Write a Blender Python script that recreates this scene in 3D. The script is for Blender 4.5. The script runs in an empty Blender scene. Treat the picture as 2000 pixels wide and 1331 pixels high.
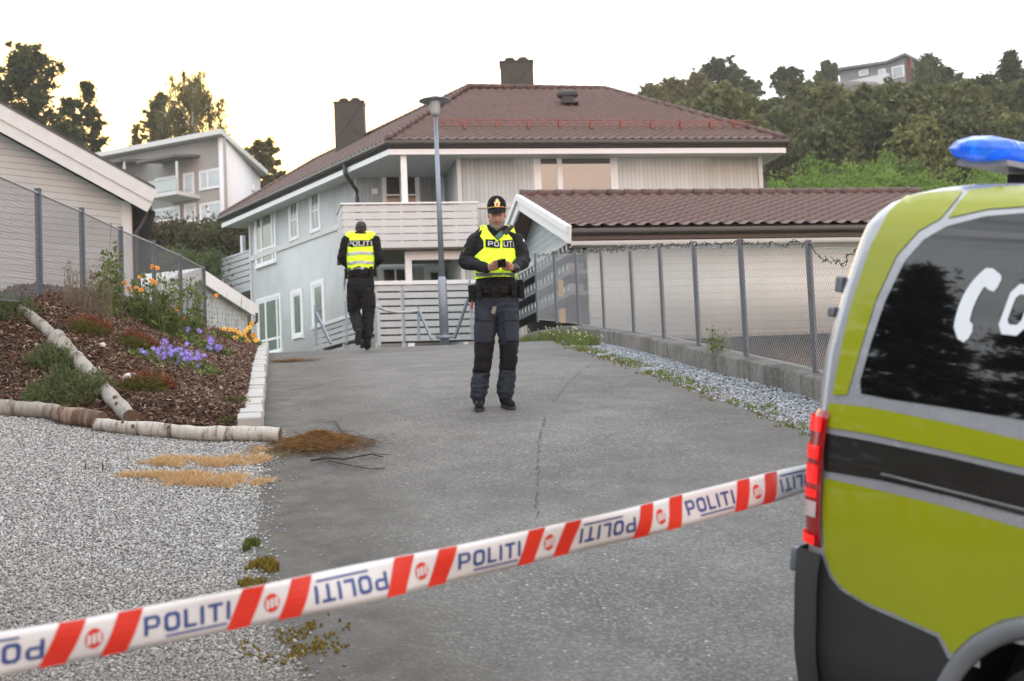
import bpy, bmesh, math, random
import numpy as np
from mathutils import Vector, Matrix, noise as mnoise
from mathutils.bvhtree import BVHTree
S = bpy.context.scene
C = S.collection
rad = math.radians
# ---------------------------------------------------------------- camera
FPX, PITCH, ROLL, CZ = 2778.0, rad(4.5), 0.044, 1.65
EYE = Vector((0, 0, CZ))
_r0 = Vector((1, 0, 0)); _u0 = Vector((0, -math.sin(PITCH), math.cos(PITCH))); _f = Vector((0, math.cos(PITCH), math.sin(PITCH)))
_R = _r0 * math.cos(ROLL) - _u0 * math.sin(ROLL)
_U = _r0 * math.sin(ROLL) + _u0 * math.cos(ROLL)
cam = bpy.data.cameras.new('camera'); cam_o = bpy.data.objects.new('camera', cam); C.objects.link(cam_o)
cam.lens = 50; cam.sensor_width = 36; cam.clip_end = 2000; cam.clip_start = 0.05
m = Matrix((_R, _U, -_f)).transposed().to_4x4(); m.translation = EYE
cam_o.matrix_world = m
cam.dof.use_dof = True; cam.dof.focus_distance = 12.3; cam.dof.aperture_fstop = 3.3
S.camera = cam_o
# ---------------------------------------------------------------- sky, sun, exposure
SUN_EL, SUN_AZ = rad(4.0), rad(-17)      # low behind the trees on the left; azimuth from +Y, clockwise
W = bpy.data.worlds.new('World'); S.world = W; W.use_nodes = True
nt = W.node_tree; N = nt.nodes; L = nt.links; bg = N['Background']
sky = N.new('ShaderNodeTexSky'); sky.sky_type = 'NISHITA'; sky.sun_disc = False
sky.sun_elevation = SUN_EL; sky.sun_rotation = SUN_AZ
sky.air_density = 1.0; sky.dust_density = 3.0; sky.ozone_density = 1.0; sky.altitude = 50
# thin bright evening cloud veil over the clear sky, warm low in the east (behind the camera)
tc = N.new('ShaderNodeTexCoord'); sep = N.new('ShaderNodeSeparateXYZ'); L.new(tc.outputs['Generated'], sep.inputs[0])
mp = N.new('ShaderNodeMapping'); mp.inputs['Scale'].default_value = (1, 1, 2.6); L.new(tc.outputs['Generated'], mp.inputs[0])
cl = N.new('ShaderNodeTexNoise'); cl.inputs['Scale'].default_value = 2.6; cl.inputs['Detail'].default_value = 7; cl.inputs['Roughness'].default_value = .55
L.new(mp.outputs[0], cl.inputs['Vector'])
def wmr(src, a, b, c, d):
    q = N.new('ShaderNodeMapRange'); q.inputs[1].default_value = a; q.inputs[2].default_value = b; q.inputs[3].default_value = c; q.inputs[4].default_value = d; L.new(src, q.inputs[0]); return q.outputs[0]
def wmul(a, b):
    q = N.new('ShaderNodeMath'); q.operation = 'MULTIPLY'; L.new(a, q.inputs[0]); L.new(b, q.inputs[1]); return q.outputs[0]
def wmix(f, a, b):
    q = N.new('ShaderNodeMix'); q.data_type = 'RGBA'; L.new(f, q.inputs[0])
    for k, v in ((6, a), (7, b)):
        if isinstance(v, tuple): q.inputs[k].default_value = (*v, 1)
        else: L.new(v, q.inputs[k])
    return q.outputs[2]
de = N.new('ShaderNodeVectorMath'); de.operation = 'DOT_PRODUCT'; L.new(tc.outputs['Generated'], de.inputs[0]); de.inputs[1].default_value = Vector((.52, -.83, .17)).normalized()
east = wmul(wmr(de.outputs['Value'], .90, .975, 0, 1), wmr(cl.outputs[0], .3, .6, .45, 1))          # sunset-lit cloud bank low in the east
dsun = N.new('ShaderNodeVectorMath'); dsun.operation = 'DOT_PRODUCT'; L.new(tc.outputs['Generated'], dsun.inputs[0]); dsun.inputs[1].default_value = (math.sin(SUN_AZ + .05), math.cos(SUN_AZ + .05), .10)
west = wmr(dsun.outputs['Value'], .93, 1.0, 0, 1)
veil = wmix(east, (8.9, 9.2, 9.6), (17, 8.0, 4.3))
veil = wmix(west, veil, (12, 7.6, 2.0))
cr = N.new('ShaderNodeValToRGB'); cr.color_ramp.elements[0].position = .36; cr.color_ramp.elements[1].position = .62
cr.color_ramp.elements[0].color = (.35, .35, .35, 1); cr.color_ramp.elements[1].color = (.92, .92, .92, 1)
L.new(cl.outputs[0], cr.inputs[0])
mx = N.new('ShaderNodeMix'); mx.data_type = 'RGBA'
L.new(cr.outputs[0], mx.inputs[0]); L.new(sky.outputs[0], mx.inputs[6]); L.new(veil, mx.inputs[7])
L.new(mx.outputs[2], bg.inputs[0]); bg.inputs[1].default_value = 0.12
sun = bpy.data.lights.new('sun', 'SUN'); sun.energy = 1.0; sun.angle = rad(12); sun.color = (1, .74, .45)
sun_o = bpy.data.objects.new('sun', sun); C.objects.link(sun_o)
sd = Vector((math.sin(SUN_AZ) * math.cos(SUN_EL), math.cos(SUN_AZ) * math.cos(SUN_EL), math.sin(SUN_EL)))
sun_o.rotation_euler = sd.to_track_quat('Z', 'Y').to_euler(); sun_o.location = (0, 0, 40)
S.view_settings.view_transform = 'Standard'; S.view_settings.look = 'None'; S.view_settings.gamma = 1
S.view_settings.exposure = 1.52
S.cycles.use_denoising = True; S.cycles.max_bounces = 6; S.cycles.transparent_max_bounces = 8
# ---------------------------------------------------------------- pixel rays of the 2000x1331 photograph
def ray(px, py):
    xc, yc = (px - 1000) / FPX, (665.5 - py) / FPX
    return _R * xc + _U * yc + _f
def P(px, py, d):
    r = ray(px, py); return EYE + r * (d / r.y)
def PZ(px, py, z):
    r = ray(px, py); return EYE + r * ((z - CZ) / r.z)
def PW(px, py, A, B):                      # on the vertical plane through plan points A, B
    n = Vector((-(B.y - A.y), B.x - A.x, 0)); r = ray(px, py)
    return EYE + r * (n.dot(Vector((A.x, A.y, CZ)) - EYE) / n.dot(r))
def hit(px, py, f, d0=3.0, d1=60):
    r = ray(px, py); r = r / r.y; d = d0; prev = d0
    while d < d1:
        p = EYE + r * d
        if p.z <= f(p.x, p.y):
            a, b = prev, d
            for _ in range(25):
                mmm = (a + b) / 2; q = EYE + r * mmm
                if q.z <= f(q.x, q.y): b = mmm
                else: a = mmm
            return EYE + r * b
        prev = d; d += .05
    # fall back to the closest approach
    best = min((abs((EYE + r * t).z - f((EYE + r * t).x, (EYE + r * t).y)), t) for t in np.arange(d0, d1, .1))
    return EYE + r * best[1]
def sm(a, b, x):
    t = min(1, max(0, (x - a) / (b - a))); return t * t * (3 - 2 * t)
def lerp(a, b, t): return a + (b - a) * t
# ---------------------------------------------------------------- mesh helpers
def thing(name, label, cat, loc=(0, 0, 0), group=None):
    o = bpy.data.objects.new(name, None); C.objects.link(o); o.location = loc; o.empty_display_size = .2
    o['label'] = label; o['category'] = cat
    if group: o['group'] = group
    return o
def tag(o, label, cat, group=None):
    o['label'] = label; o['category'] = cat
    if group: o['group'] = group
    return o
def link_mesh(name, me, mat, parent=None, origin=None):
    o = bpy.data.objects.new(name, me); C.objects.link(o)
    mats = mat if isinstance(mat, (list, tuple)) else [mat]
    for q in mats: me.materials.append(q)
    off = None
    if parent is not None:
        off = Vector(parent.location); pp = parent.parent
        while pp is not None: off = off + Vector(pp.location); pp = pp.parent
        if not parent.get('_local'): me.transform(Matrix.Translation(-off))
        o.parent = parent
    elif origin is not None:
        me.transform(Matrix.Translation(-Vector(origin))); o.location = origin
    return o
class MB:
    def __init__(s): s.v = []; s.f = []; s.uv = None; s.mi = []
    def add(s, vs, fs, mi=0):
        k = len(s.v); s.v += [tuple(v) for v in vs]; s.f += [tuple(i + k for i in f) for f in fs]; s.mi += [mi] * len(fs); return s
    def box(s, c, size, R=None, mi=0):
        c = Vector(c); h = Vector(size) / 2; vs = []
        for z in (-1, 1):
            for y in (-1, 1):
                for x in (-1, 1):
                    p = Vector((x * h.x, y * h.y, z * h.z))
                    vs.append(c + (R @ p if R else p))
        return s.add(vs, [(0, 2, 3, 1), (4, 5, 7, 6), (0, 1, 5, 4), (2, 6, 7, 3), (0, 4, 6, 2), (1, 3, 7, 5)], mi)
    def bar(s, a, b, w, h, up=(0, 0, 1), mi=0):   # box beam from a to b, w sideways, h along up
        a, b = Vector(a), Vector(b); d = (b - a); l = d.length
        if l < 1e-6: return s
        d /= l; up = Vector(up); sd_ = d.cross(up)
        if sd_.length < 1e-3: sd_ = d.cross(Vector((1, 0, 0)))
        sd_.normalize(); u = sd_.cross(d)
        return s.box((a + b) / 2, (l, w, h), Matrix((d, sd_, u)).transposed(), mi)
    def tube(s, pts, r, n=10, cap=True, ref=None, mi=0, rnd=False):
        pts = [Vector(p) for p in pts]; m_ = len(pts)
        rr = [r] * m_ if not isinstance(r, (list, tuple)) or (isinstance(r, tuple) and m_ != len(r)) else list(r)
        rr = [(q, q) if not isinstance(q, (tuple, list)) else q for q in rr]
        if rnd:                                 # rounded ends
            d0 = (pts[0] - pts[1]).normalized(); d1 = (pts[-1] - pts[-2]).normalized()
            a, b = rr[0], rr[-1]; pre, prr, post, psr = [], [], [], []
            for t in (1, .92, .75, .45):
                q = math.sqrt(max(0.0025, 1 - t * t)); pre.append(pts[0] + d0 * min(a) * t); prr.append((a[0] * q, a[1] * q))
            for t in (.45, .75, .92, 1):
                q = math.sqrt(max(0.0025, 1 - t * t)); post.append(pts[-1] + d1 * min(b) * t); psr.append((b[0] * q, b[1] * q))
            pts = pre + pts + post; rr = prr + rr + psr; m_ = len(pts)
        k = len(s.v); fs = []
        for i, p in enumerate(pts):
            d = (pts[min(i + 1, m_ - 1)] - pts[max(i - 1, 0)]).normalized()
            rf = Vector(ref) if ref else (Vector((0, 1, 0)) if abs(d.y) < .8 else Vector((1, 0, 0)))
            a = d.cross(rf).normalized(); b = d.cross(a).normalized()
            for j in range(n):
                t = 2 * math.pi * j / n
                s.v.append(tuple(p + a * (rr[i][0] * math.cos(t)) + b * (rr[i][1] * math.sin(t))))
        for i in range(m_ - 1):
            for j in range(n):
                q = (j + 1) % n; fs.append((k + i * n + j, k + i * n + q, k + (i + 1) * n + q, k + (i + 1) * n + j))
        if cap: fs.append(tuple(k + j for j in range(n))[::-1]); fs.append(tuple(k + (m_ - 1) * n + j for j in range(n)))
        s.f += fs; s.mi += [mi] * len(fs); return s
    def ball(s, c, r, n=12, mi=0):
        r = Vector((r, r, r)) if not hasattr(r, '__len__') else Vector(r); c = Vector(c); k = len(s.v); h = n // 2
        s.v.append((c.x, c.y, c.z - r.z))
        for i in range(1, h):
            ph = -math.pi / 2 + math.pi * i / h
            for j in range(n):
                t = 2 * math.pi * j / n; s.v.append((c.x + r.x * math.cos(ph) * math.cos(t), c.y + r.y * math.cos(ph) * math.sin(t), c.z + r.z * math.sin(ph)))
        s.v.append((c.x, c.y, c.z + r.z)); e = len(s.v) - 1; fs = []
        for j in range(n): fs.append((k, k + 1 + (j + 1) % n, k + 1 + j))
        for i in range(h - 2):
            for j in range(n):
                a = k + 1 + i * n; q = (j + 1) % n; fs.append((a + j, a + q, a + n + q, a + n + j))
        a = k + 1 + (h - 2) * n
        for j in range(n): fs.append((a + j, a + (j + 1) % n, e))
        s.f += fs; s.mi += [mi] * len(fs); return s
    def prism(s, poly, d, mi=0):            # poly: 3D points, extruded by vector d
        n = len(poly); d = Vector(d); vs = [Vector(p) for p in poly] + [Vector(p) + d for p in poly]
        return s.add(vs, [tuple(range(n))[::-1], tuple(range(n, 2 * n))] + [(i, (i + 1) % n, n + (i + 1) % n, n + i) for i in range(n)], mi)
    def mesh(s, name, smooth=False, fixn=True):
        me = bpy.data.meshes.new(name); me.from_pydata(s.v, [], s.f)
        if any(s.mi): me.polygons.foreach_set('material_index', s.mi)
        if fixn:
            b = bmesh.new(); b.from_mesh(me); bmesh.ops.recalc_face_normals(b, faces=b.faces); b.to_mesh(me); b.free()
        me.update()
        if smooth: me.shade_smooth()
        return me
    def build(s, name, mat, parent=None, smooth=False, origin=None, fixn=True):
        return link_mesh(name, s.mesh(name, smooth, fixn), mat, parent, origin)
def np_mesh(name, V, F, mat, rnd=None, parent=None, smooth=False, origin=None, uv=None, local=False):
    me = bpy.data.meshes.new(name); V = np.asarray(V, np.float32); F = np.asarray(F, np.int32); k = F.shape[1]
    me.vertices.add(len(V)); me.vertices.foreach_set('co', V.ravel())
    me.loops.add(F.size); me.loops.foreach_set('vertex_index', F.ravel())
    me.polygons.add(len(F)); me.polygons.foreach_set('loop_start', np.arange(0, F.size, k, dtype=np.int32))
    me.polygons.foreach_set('loop_total', np.full(len(F), k, np.int32))
    me.update(calc_edges=True)
    if rnd is not None:
        a = me.attributes.new('rnd', 'FLOAT', 'FACE'); a.data.foreach_set('value', np.asarray(rnd, np.float32))
    if uv is not None:
        u = me.uv_layers.new(name='uv'); u.data.foreach_set('uv', np.asarray(uv, np.float32).ravel())
    if smooth: me.shade_smooth()
    if local:
        me.materials.append(mat); return me
    return link_mesh(name, me, mat, parent, origin)
def kind(o, k='structure'): o['kind'] = k; return o
def grid_mesh(name, nu, nv, fn, mat, parent=None, smooth=True, uvfn=None, **kw):
    V = np.zeros((nu * nv, 3)); UV = np.zeros((nu * nv, 2))
    for i in range(nu):
        for j in range(nv):
            V[i * nv + j] = fn(i / (nu - 1), j / (nv - 1))
    F = [(i * nv + j, (i + 1) * nv + j, (i + 1) * nv + j + 1, i * nv + j + 1) for i in range(nu - 1) for j in range(nv - 1)]
    return np_mesh(name, V, F, mat, parent=parent, smooth=smooth, **kw)
# ---------------------------------------------------------------- materials
def new_mat(name):
    m = bpy.data.materials.new(name); m.use_nodes = True; return m, m.node_tree.nodes, m.node_tree.links, m.node_tree.nodes['Principled BSDF']
def pm(name, col, rough=.6, metal=0, var=.12, scale=6, bump=0, bscale=40, spec=.5, coat=0, trans=0, emis=None, fine=0):
    m, n, l, b = new_mat(name)
    b.inputs['Roughness'].default_value = rough; b.inputs['Metallic'].default_value = metal
    b.inputs['Specular IOR Level'].default_value = spec; b.inputs['Coat Weight'].default_value = coat
    tc = n.new('ShaderNodeTexCoord')
    nz = n.new('ShaderNodeTexNoise'); nz.inputs['Scale'].default_value = scale; nz.inputs['Detail'].default_value = 6; nz.inputs['Roughness'].default_value = .6
    l.new(tc.outputs['Object'], nz.inputs['Vector'])
    r = n.new('ShaderNodeMapRange'); r.inputs[1].default_value = .25; r.inputs[2].default_value = .75
    r.inputs[3].default_value = 1 - var; r.inputs[4].default_value = 1 + var; l.new(nz.outputs[0], r.inputs[0])
    v = n.new('ShaderNodeVectorMath'); v.operation = 'SCALE'; v.inputs[0].default_value = col[:3]; l.new(r.outputs[0], v.inputs[3])
    l.new(v.outputs[0], b.inputs['Base Color'])
    if var:
        r2 = n.new('ShaderNodeMapRange'); r2.inputs[3].default_value = max(0, rough - .1); r2.inputs[4].default_value = min(1, rough + .1); l.new(nz.outputs[0], r2.inputs[0]); l.new(r2.outputs[0], b.inputs['Roughness'])
    if bump:
        bz = n.new('ShaderNodeTexNoise'); bz.inputs['Scale'].default_value = bscale; bz.inputs['Detail'].default_value = 5; l.new(tc.outputs['Object'], bz.inputs['Vector'])
        bp = n.new('ShaderNodeBump'); bp.inputs['Strength'].default_value = bump; bp.inputs['Distance'].default_value = .01
        l.new(bz.outputs[0], bp.inputs['Height']); l.new(bp.outputs[0], b.inputs['Normal'])
    if emis: b.inputs['Emission Color'].default_value = (*emis[:3], 1); b.inputs['Emission Strength'].default_value = emis[3]
    if trans: b.inputs['Transmission Weight'].default_value = trans
    return m
def rmat(name, stops, rough=.7, transl=0, bump=0, attr='rnd', spec=.3):   # colour by a per-face random number
    m, n, l, b = new_mat(name); b.inputs['Roughness'].default_value = rough; b.inputs['Specular IOR Level'].default_value = spec
    a = n.new('ShaderNodeAttribute'); a.attribute_name = attr
    cr = n.new('ShaderNodeValToRGB'); e = cr.color_ramp.elements
    while len(e) < len(stops): e.new(.5)
    for q, (p, c) in zip(e, stops): q.position = p; q.color = (*c, 1)
    l.new(a.outputs['Fac'], cr.inputs[0]); l.new(cr.outputs[0], b.inputs['Base Color'])
    if transl:
        t = n.new('ShaderNodeBsdfTranslucent'); l.new(cr.outputs[0], t.inputs[0]); mxs = n.new('ShaderNodeMixShader'); mxs.inputs[0].default_value = transl
        l.new(b.outputs[0], mxs.inputs[1]); l.new(t.outputs[0], mxs.inputs[2]); l.new(mxs.outputs[0], n['Material Output'].inputs[0])
    return m
def board_mat(name, col, pitch, axis, rough=.6, line=.1, var=.06, dirt=.1):
    """painted boarding: joints every `pitch` metres of the uv map along u (axis 0) or v (axis 1)"""
    m, n, l, b = new_mat(name)
    uv = n.new('ShaderNodeUVMap'); uv.uv_map = 'uv'; sp = n.new('ShaderNodeSeparateXYZ'); l.new(uv.outputs[0], sp.inputs[0])
    d = n.new('ShaderNodeMath'); d.operation = 'DIVIDE'; d.inputs[1].default_value = pitch; l.new(sp.outputs[axis], d.inputs[0])
    fr = n.new('ShaderNodeMath'); fr.operation = 'FRACT'; l.new(d.outputs[0], fr.inputs[0])
    fl = n.new('ShaderNodeMath'); fl.operation = 'FLOOR'; l.new(d.outputs[0], fl.inputs[0])
    wn = n.new('ShaderNodeTexWhiteNoise'); wn.noise_dimensions = '1D'; l.new(fl.outputs[0], wn.inputs['W'])
    cr = n.new('ShaderNodeValToRGB'); cr.color_ramp.elements[0].position = 0; cr.color_ramp.elements[0].color = (.35, .35, .35, 1)
    cr.color_ramp.elements[1].position = line; cr.color_ramp.elements[1].color = (1, 1, 1, 1)
    l.new(fr.outputs[0], cr.inputs[0])
    nz = n.new('ShaderNodeTexNoise'); nz.inputs['Scale'].default_value = 1.3; nz.inputs['Detail'].default_value = 8; tc = n.new('ShaderNodeTexCoord'); l.new(tc.outputs['Object'], nz.inputs['Vector'])
    r = n.new('ShaderNodeMapRange'); r.inputs[1].default_value = .3; r.inputs[2].default_value = .7; r.inputs[3].default_value = 1 - dirt; r.inputs[4].default_value = 1 + dirt * .4; l.new(nz.outputs[0], r.inputs[0])
    r2 = n.new('ShaderNodeMapRange'); r2.inputs[3].default_value = 1 - var; r2.inputs[4].default_value = 1 + var; l.new(wn.outputs[0], r2.inputs[0])
    mu = n.new('ShaderNodeMath'); mu.operation = 'MULTIPLY'; l.new(r.outputs[0], mu.inputs[0]); l.new(r2.outputs[0], mu.inputs[1])
    v = n.new('ShaderNodeVectorMath'); v.operation = 'SCALE'; v.inputs[0].default_value = col; l.new(mu.outputs[0], v.inputs[3])
    v2 = n.new('ShaderNodeVectorMath'); v2.operation = 'MULTIPLY'; l.new(v.outputs[0], v2.inputs[0]); l.new(cr.outputs[0], v2.inputs[1])
    l.new(v2.outputs[0], b.inputs['Base Color']); b.inputs['Roughness'].default_value = rough
    bp = n.new('ShaderNodeBump'); bp.inputs['Strength'].default_value = .6; bp.inputs['Distance'].default_value = .015; l.new(cr.outputs[0], bp.inputs['Height']); l.new(bp.outputs[0], b.inputs['Normal'])
    return m
M = dict(
    white=pm('white_paint', (.72, .74, .76), .45, var=.06, bump=.1),
    offwhite=pm('off_white_paint', (.52, .54, .54), .5, var=.07, bump=.1),
    board=pm('painted_board', (.50, .52, .53), .55, var=.08, scale=3, bump=.2),
    soffit=pm('soffit_paint', (.55, .56, .57), .6, var=.05),
    darkmetal=pm('dark_gutter', (.035, .033, .032), .45, var=.2),
    chim=pm('chimney_cladding', (.035, .028, .022), .6, var=.15, bump=.2, bscale=15),
    glass=pm('window_glass', (.03, .035, .035), .04, var=0, spec=1.0),
    curtain=pm('curtain_glass', (.12, .17, .15), .12, var=.2, scale=3, spec=.8),
    galv=pm('galvanised_steel', (.17, .19, .21), .45, metal=.55, var=.2, scale=20, bump=.15, bscale=80),
    wire=pm('fence_wire', (.40, .42, .44), .4, metal=.3, var=.1),
    postg=pm('grey_post_paint', (.085, .10, .12), .5, metal=.3, var=.2, scale=15),
    lamp=pm('lamp_post_zinc', (.22, .26, .31), .45, metal=.5, var=.12, scale=8),
    black=pm('black_plastic', (.012, .012, .013), .5, var=.2),
    rubber=pm('rubber', (.02, .02, .02), .75, var=.2, bump=.2),
    red=pm('red_snow_guard', (.22, .045, .025), .5, var=.15),
    concrete=None)
for k_ in ('glass', 'curtain'):
    M[k_].node_tree.nodes['Principled BSDF'].inputs['IOR'].default_value = 2.1 if k_ == 'glass' else 1.6
# ================================================================ ground
_py = [-30, 0, 3, 5.1, 6.2, 9, 12.5, 16.5, 20.9, 24, 26, 45, 57]
_pz = [-1.75, -1.66, -1.42, -1.17, -.97, -.385, .35, .99, 1.53, 1.86, 1.95, 3.32, 4.2]
from bisect import bisect_right
def _pchip(xs, ys):
    n = len(xs); h = [xs[i + 1] - xs[i] for i in range(n - 1)]; dl = [(ys[i + 1] - ys[i]) / h[i] for i in range(n - 1)]
    d = [dl[0]] + [0 if dl[i - 1] * dl[i] <= 0 else 2 * dl[i - 1] * dl[i] / (dl[i - 1] + dl[i]) for i in range(1, n - 1)] + [dl[-1]]
    def f(x):
        if x <= xs[0]: return ys[0] + d[0] * (x - xs[0])
        if x >= xs[-1]: return ys[-1] + d[-1] * (x - xs[-1])
        i = min(bisect_right(xs, x) - 1, n - 2); t = (x - xs[i]) / h[i]
        return ((2 * t**3 - 3 * t * t + 1) * ys[i] + (t**3 - 2 * t * t + t) * h[i] * d[i] + (-2 * t**3 + 3 * t * t) * ys[i + 1] + (t**3 - t * t) * h[i] * d[i + 1])
    return f
_prof = _pchip(_py, _pz)
def R0(x, y): return _prof(y) + CZ
def poly_fn(px_pts, ext0, f=None):
    pts = sorted([(h.y, h.x) for h in (hit(a, b, f or R0, 3, 30) for a, b in px_pts)] + ext0)
    ys = [p[0] for p in pts]; xs = [p[1] for p in pts]
    return lambda y: float(np.interp(y, ys, xs))
xl = poly_fn([(524, 690), (518, 760), (512, 850), (503, 900), (497, 960), (487, 1050), (484, 1100), (500, 1180), (530, 1250), (570, 1328)], [(-12, -.2), (2, -.6), (24, -4.15), (30, -5.6)])
xr = poly_fn([(1130, 682), (1207, 704), (1274, 730), (1326, 747), (1403, 778), (1500, 812), (1580, 845)], [(-12, 4.5), (2, 3.6), (7, 2.95), (25, .72), (32, -.3)])
xw = poly_fn([(1200, 678), (1277, 697), (1348, 719), (1433, 741), (1518, 763), (1600, 790)], [(-12, 5.2), (2, 4.3), (7, 3.6), (21.5, 1.25), (23, .93), (24.4, .62), (25.8, .32), (28, 0)])
def R(x, y):
    z = R0(x, y); e = xl(y)
    if x < e: z += .075 * (e - x)
    return z
def far_top(x, y):
    a = x / max(y, 1); return 19.5 + 22 * sm(-.02, .09, a)
def G(x, y):
    if y < 57: z = _prof(y)
    else:
        z = float(np.interp(y, [57, 84, 130, 165, 182], [4.2, 11.9, 24, 40.3, 41.5]))
        z = min(z, far_top(x, y))
    return z + CZ
def ground_z(x, y):
    z = G(x, y)
    near = (1 - sm(24, 28, y)) * (1 - sm(14, 20, abs(x)))
    z -= .25 * near
    if y < 40: z -= 1.6 * sm(xw(y) + .1, xw(y) + 1.4, x) * (1 - sm(30, 40, y))           # yard below the retaining wall
    if y < 40: z -= 1.3 * sm(5.6 + .08 * (y - 15), 7.0 + .08 * (y - 15), -x) * sm(12, 15, y) * (1 - sm(32, 40, y))
    if y > 57: z += 1.5 * mnoise.noise(Vector((x * .05, y * .05, 0)))
    return z
mt, n, l, b = new_mat('rough_grass_ground')
nz = n.new('ShaderNodeTexNoise'); nz.inputs['Scale'].default_value = .4; nz.inputs['Detail'].default_value = 10
tcn = n.new('ShaderNodeTexCoord'); l.new(tcn.outputs['Object'], nz.inputs['Vector'])
cr = n.new('ShaderNodeValToRGB'); cr.color_ramp.elements[0].color = (.03, .035, .012, 1); cr.color_ramp.elements[1].color = (.08, .095, .03, 1)
cr.color_ramp.elements[0].position = .35; cr.color_ramp.elements[1].position = .65
l.new(nz.outputs[0], cr.inputs[0]); l.new(cr.outputs[0], b.inputs['Base Color']); b.inputs['Roughness'].default_value = .95
ys = np.concatenate([np.arange(-30, 30, 1.0), np.arange(30, 80, 2.0), np.arange(80, 220, 4.0), np.array([230, 260, 320, 420, 600, 900])])
xs = np.concatenate([np.array([-700, -400, -250]), np.arange(-160, -20, 7.0), np.arange(-20, 20, 1.0), np.arange(20, 180, 6.0), np.array([200, 280, 420, 700])])
V = [(x, y, ground_z(x, y)) for y in ys for x in xs]; nx = len(xs)
F = [(j * nx + i, j * nx + i + 1, (j + 1) * nx + i + 1, (j + 1) * nx + i) for j in range(len(ys) - 1) for i in range(nx - 1)]
kind(np_mesh('ground', V, F, mt, smooth=True))
# ---- asphalt
mt, n, l, b = new_mat('worn_asphalt')
tcn = n.new('ShaderNodeTexCoord'); OB = tcn.outputs['Object']
def NZ(sc, det=6, rough=.6, vec=None):
    q = n.new('ShaderNodeTexNoise'); q.inputs['Scale'].default_value = sc; q.inputs['Detail'].default_value = det; q.inputs['Roughness'].default_value = rough; l.new(vec or OB, q.inputs['Vector']); return q.outputs[0]
def RMP(src, a, bb, c0, c1):
    q = n.new('ShaderNodeMapRange'); q.inputs[1].default_value = a; q.inputs[2].default_value = bb; q.inputs[3].default_value = c0; q.inputs[4].default_value = c1; l.new(src, q.inputs[0]); return q.outputs[0]
def MUL(a, bb, op='MULTIPLY'):
    q = n.new('ShaderNodeMath'); q.operation = op; l.new(a, q.inputs[0])
    if isinstance(bb, (int, float)): q.inputs[1].default_value = bb
    else: l.new(bb, q.inputs[1])
    return q.outputs[0]
def MIX(f, a, bb):
    q = n.new('ShaderNodeMix'); q.data_type = 'RGBA'
    if isinstance(f, (int, float)): q.inputs[0].default_value = f
    else: l.new(f, q.inputs[0])
    for k, s_ in ((6, a), (7, bb)):
        if isinstance(s_, tuple): q.inputs[k].default_value = (*s_, 1)
        else: l.new(s_, q.inputs[k])
    return q.outputs[2]
vo = n.new('ShaderNodeTexVoronoi'); vo.inputs['Scale'].default_value = 72; l.new(OB, vo.inputs['Vector'])
vo2 = n.new('ShaderNodeTexVoronoi'); vo2.inputs['Scale'].default_value = 28; l.new(OB, vo2.inputs['Vector'])
sepc = n.new('ShaderNodeSeparateColor'); l.new(vo.outputs['Color'], sepc.inputs[0])
base = MIX(RMP(NZ(.55, 5), .35, .65, 0, 1), (.060, .056, .052), (.112, .107, .100))
base = MIX(RMP(sepc.outputs[0], .5, 1, 0, .6), base, (.235, .23, .22)); base = MIX(RMP(sepc.outputs[1], .6, 1, 0, .6), base, (.035, .034, .033))
sepd = n.new('ShaderNodeSeparateColor'); l.new(vo2.outputs['Color'], sepd.inputs[0])
spk = MUL(RMP(sepd.outputs[1], .93, .97, 0, 1), RMP(vo2.outputs['Distance'], .18, .3, 1, 0))
base = MIX(spk, base, (.34, .33, .31))
uvn = n.new('ShaderNodeUVMap'); uvn.uv_map = 'uv'; su = n.new('ShaderNodeSeparateXYZ'); l.new(uvn.outputs[0], su.inputs[0])   # u = metres from the left edge, v = metres from the right edge
wob = RMP(NZ(1.5, 4), .2, .8, -.35, .35)
eL = MUL(su.outputs[0], wob, 'ADD'); eR = MUL(su.outputs[1], wob, 'ADD')
dk = MUL(RMP(eL, .6, 1.2, .85, 0), RMP(NZ(6, 8), .3, .7, .7, 1.1))
base = MIX(dk, base, (.036, .032, .027))
dk = MUL(RMP(eR, .2, 1.1, .55, 0), RMP(NZ(5, 8), .3, .7, .7, 1.1))
base = MIX(dk, base, (.05, .046, .042))
ms = MUL(RMP(eL, .0, .42, 1, 0), RMP(NZ(9, 8, .7), .5, .6, 0, .9))
ms = MUL(ms, RMP(NZ(.8, 2), .48, .6, 0, 1))
base = MIX(ms, base, (.09, .085, .02))
st = MUL(RMP(NZ(.5, 5, .7), .48, .62, 0, .6), 1.0)
base = MIX(st, base, (.06, .058, .055))
l.new(base, b.inputs['Base Color']); l.new(RMP(NZ(3, 5), .3, .7, .62, .85), b.inputs['Roughness'])
bp = n.new('ShaderNodeBump'); bp.inputs['Strength'].default_value = .8; bp.inputs['Distance'].default_value = .006; l.new(vo.outputs['Distance'], bp.inputs['Height']); l.new(bp.outputs[0], b.inputs['Normal'])
def strip(name, fa, fb, y0, y1, dy, nxs, mat, zf, uv=True):
    ys_ = np.arange(y0, y1 + 1e-6, dy); V, UV = [], []
    for y in ys_:
        a, bb = fa(y), fb(y)
        for i in range(nxs): x = lerp(a, bb, i / (nxs - 1)); V.append((x, y, zf(x, y))); UV.append((x - xl(y), xr(y) - x))
    F = [(j * nxs + i, j * nxs + i + 1, (j + 1) * nxs + i + 1, (j + 1) * nxs + i) for j in range(len(ys_) - 1) for i in range(nxs - 1)]
    uvs = [UV[k] for f in F for k in f]
    return np_mesh(name, V, F, mat, smooth=True, uv=uvs)
rg = random.Random(3)
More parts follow.
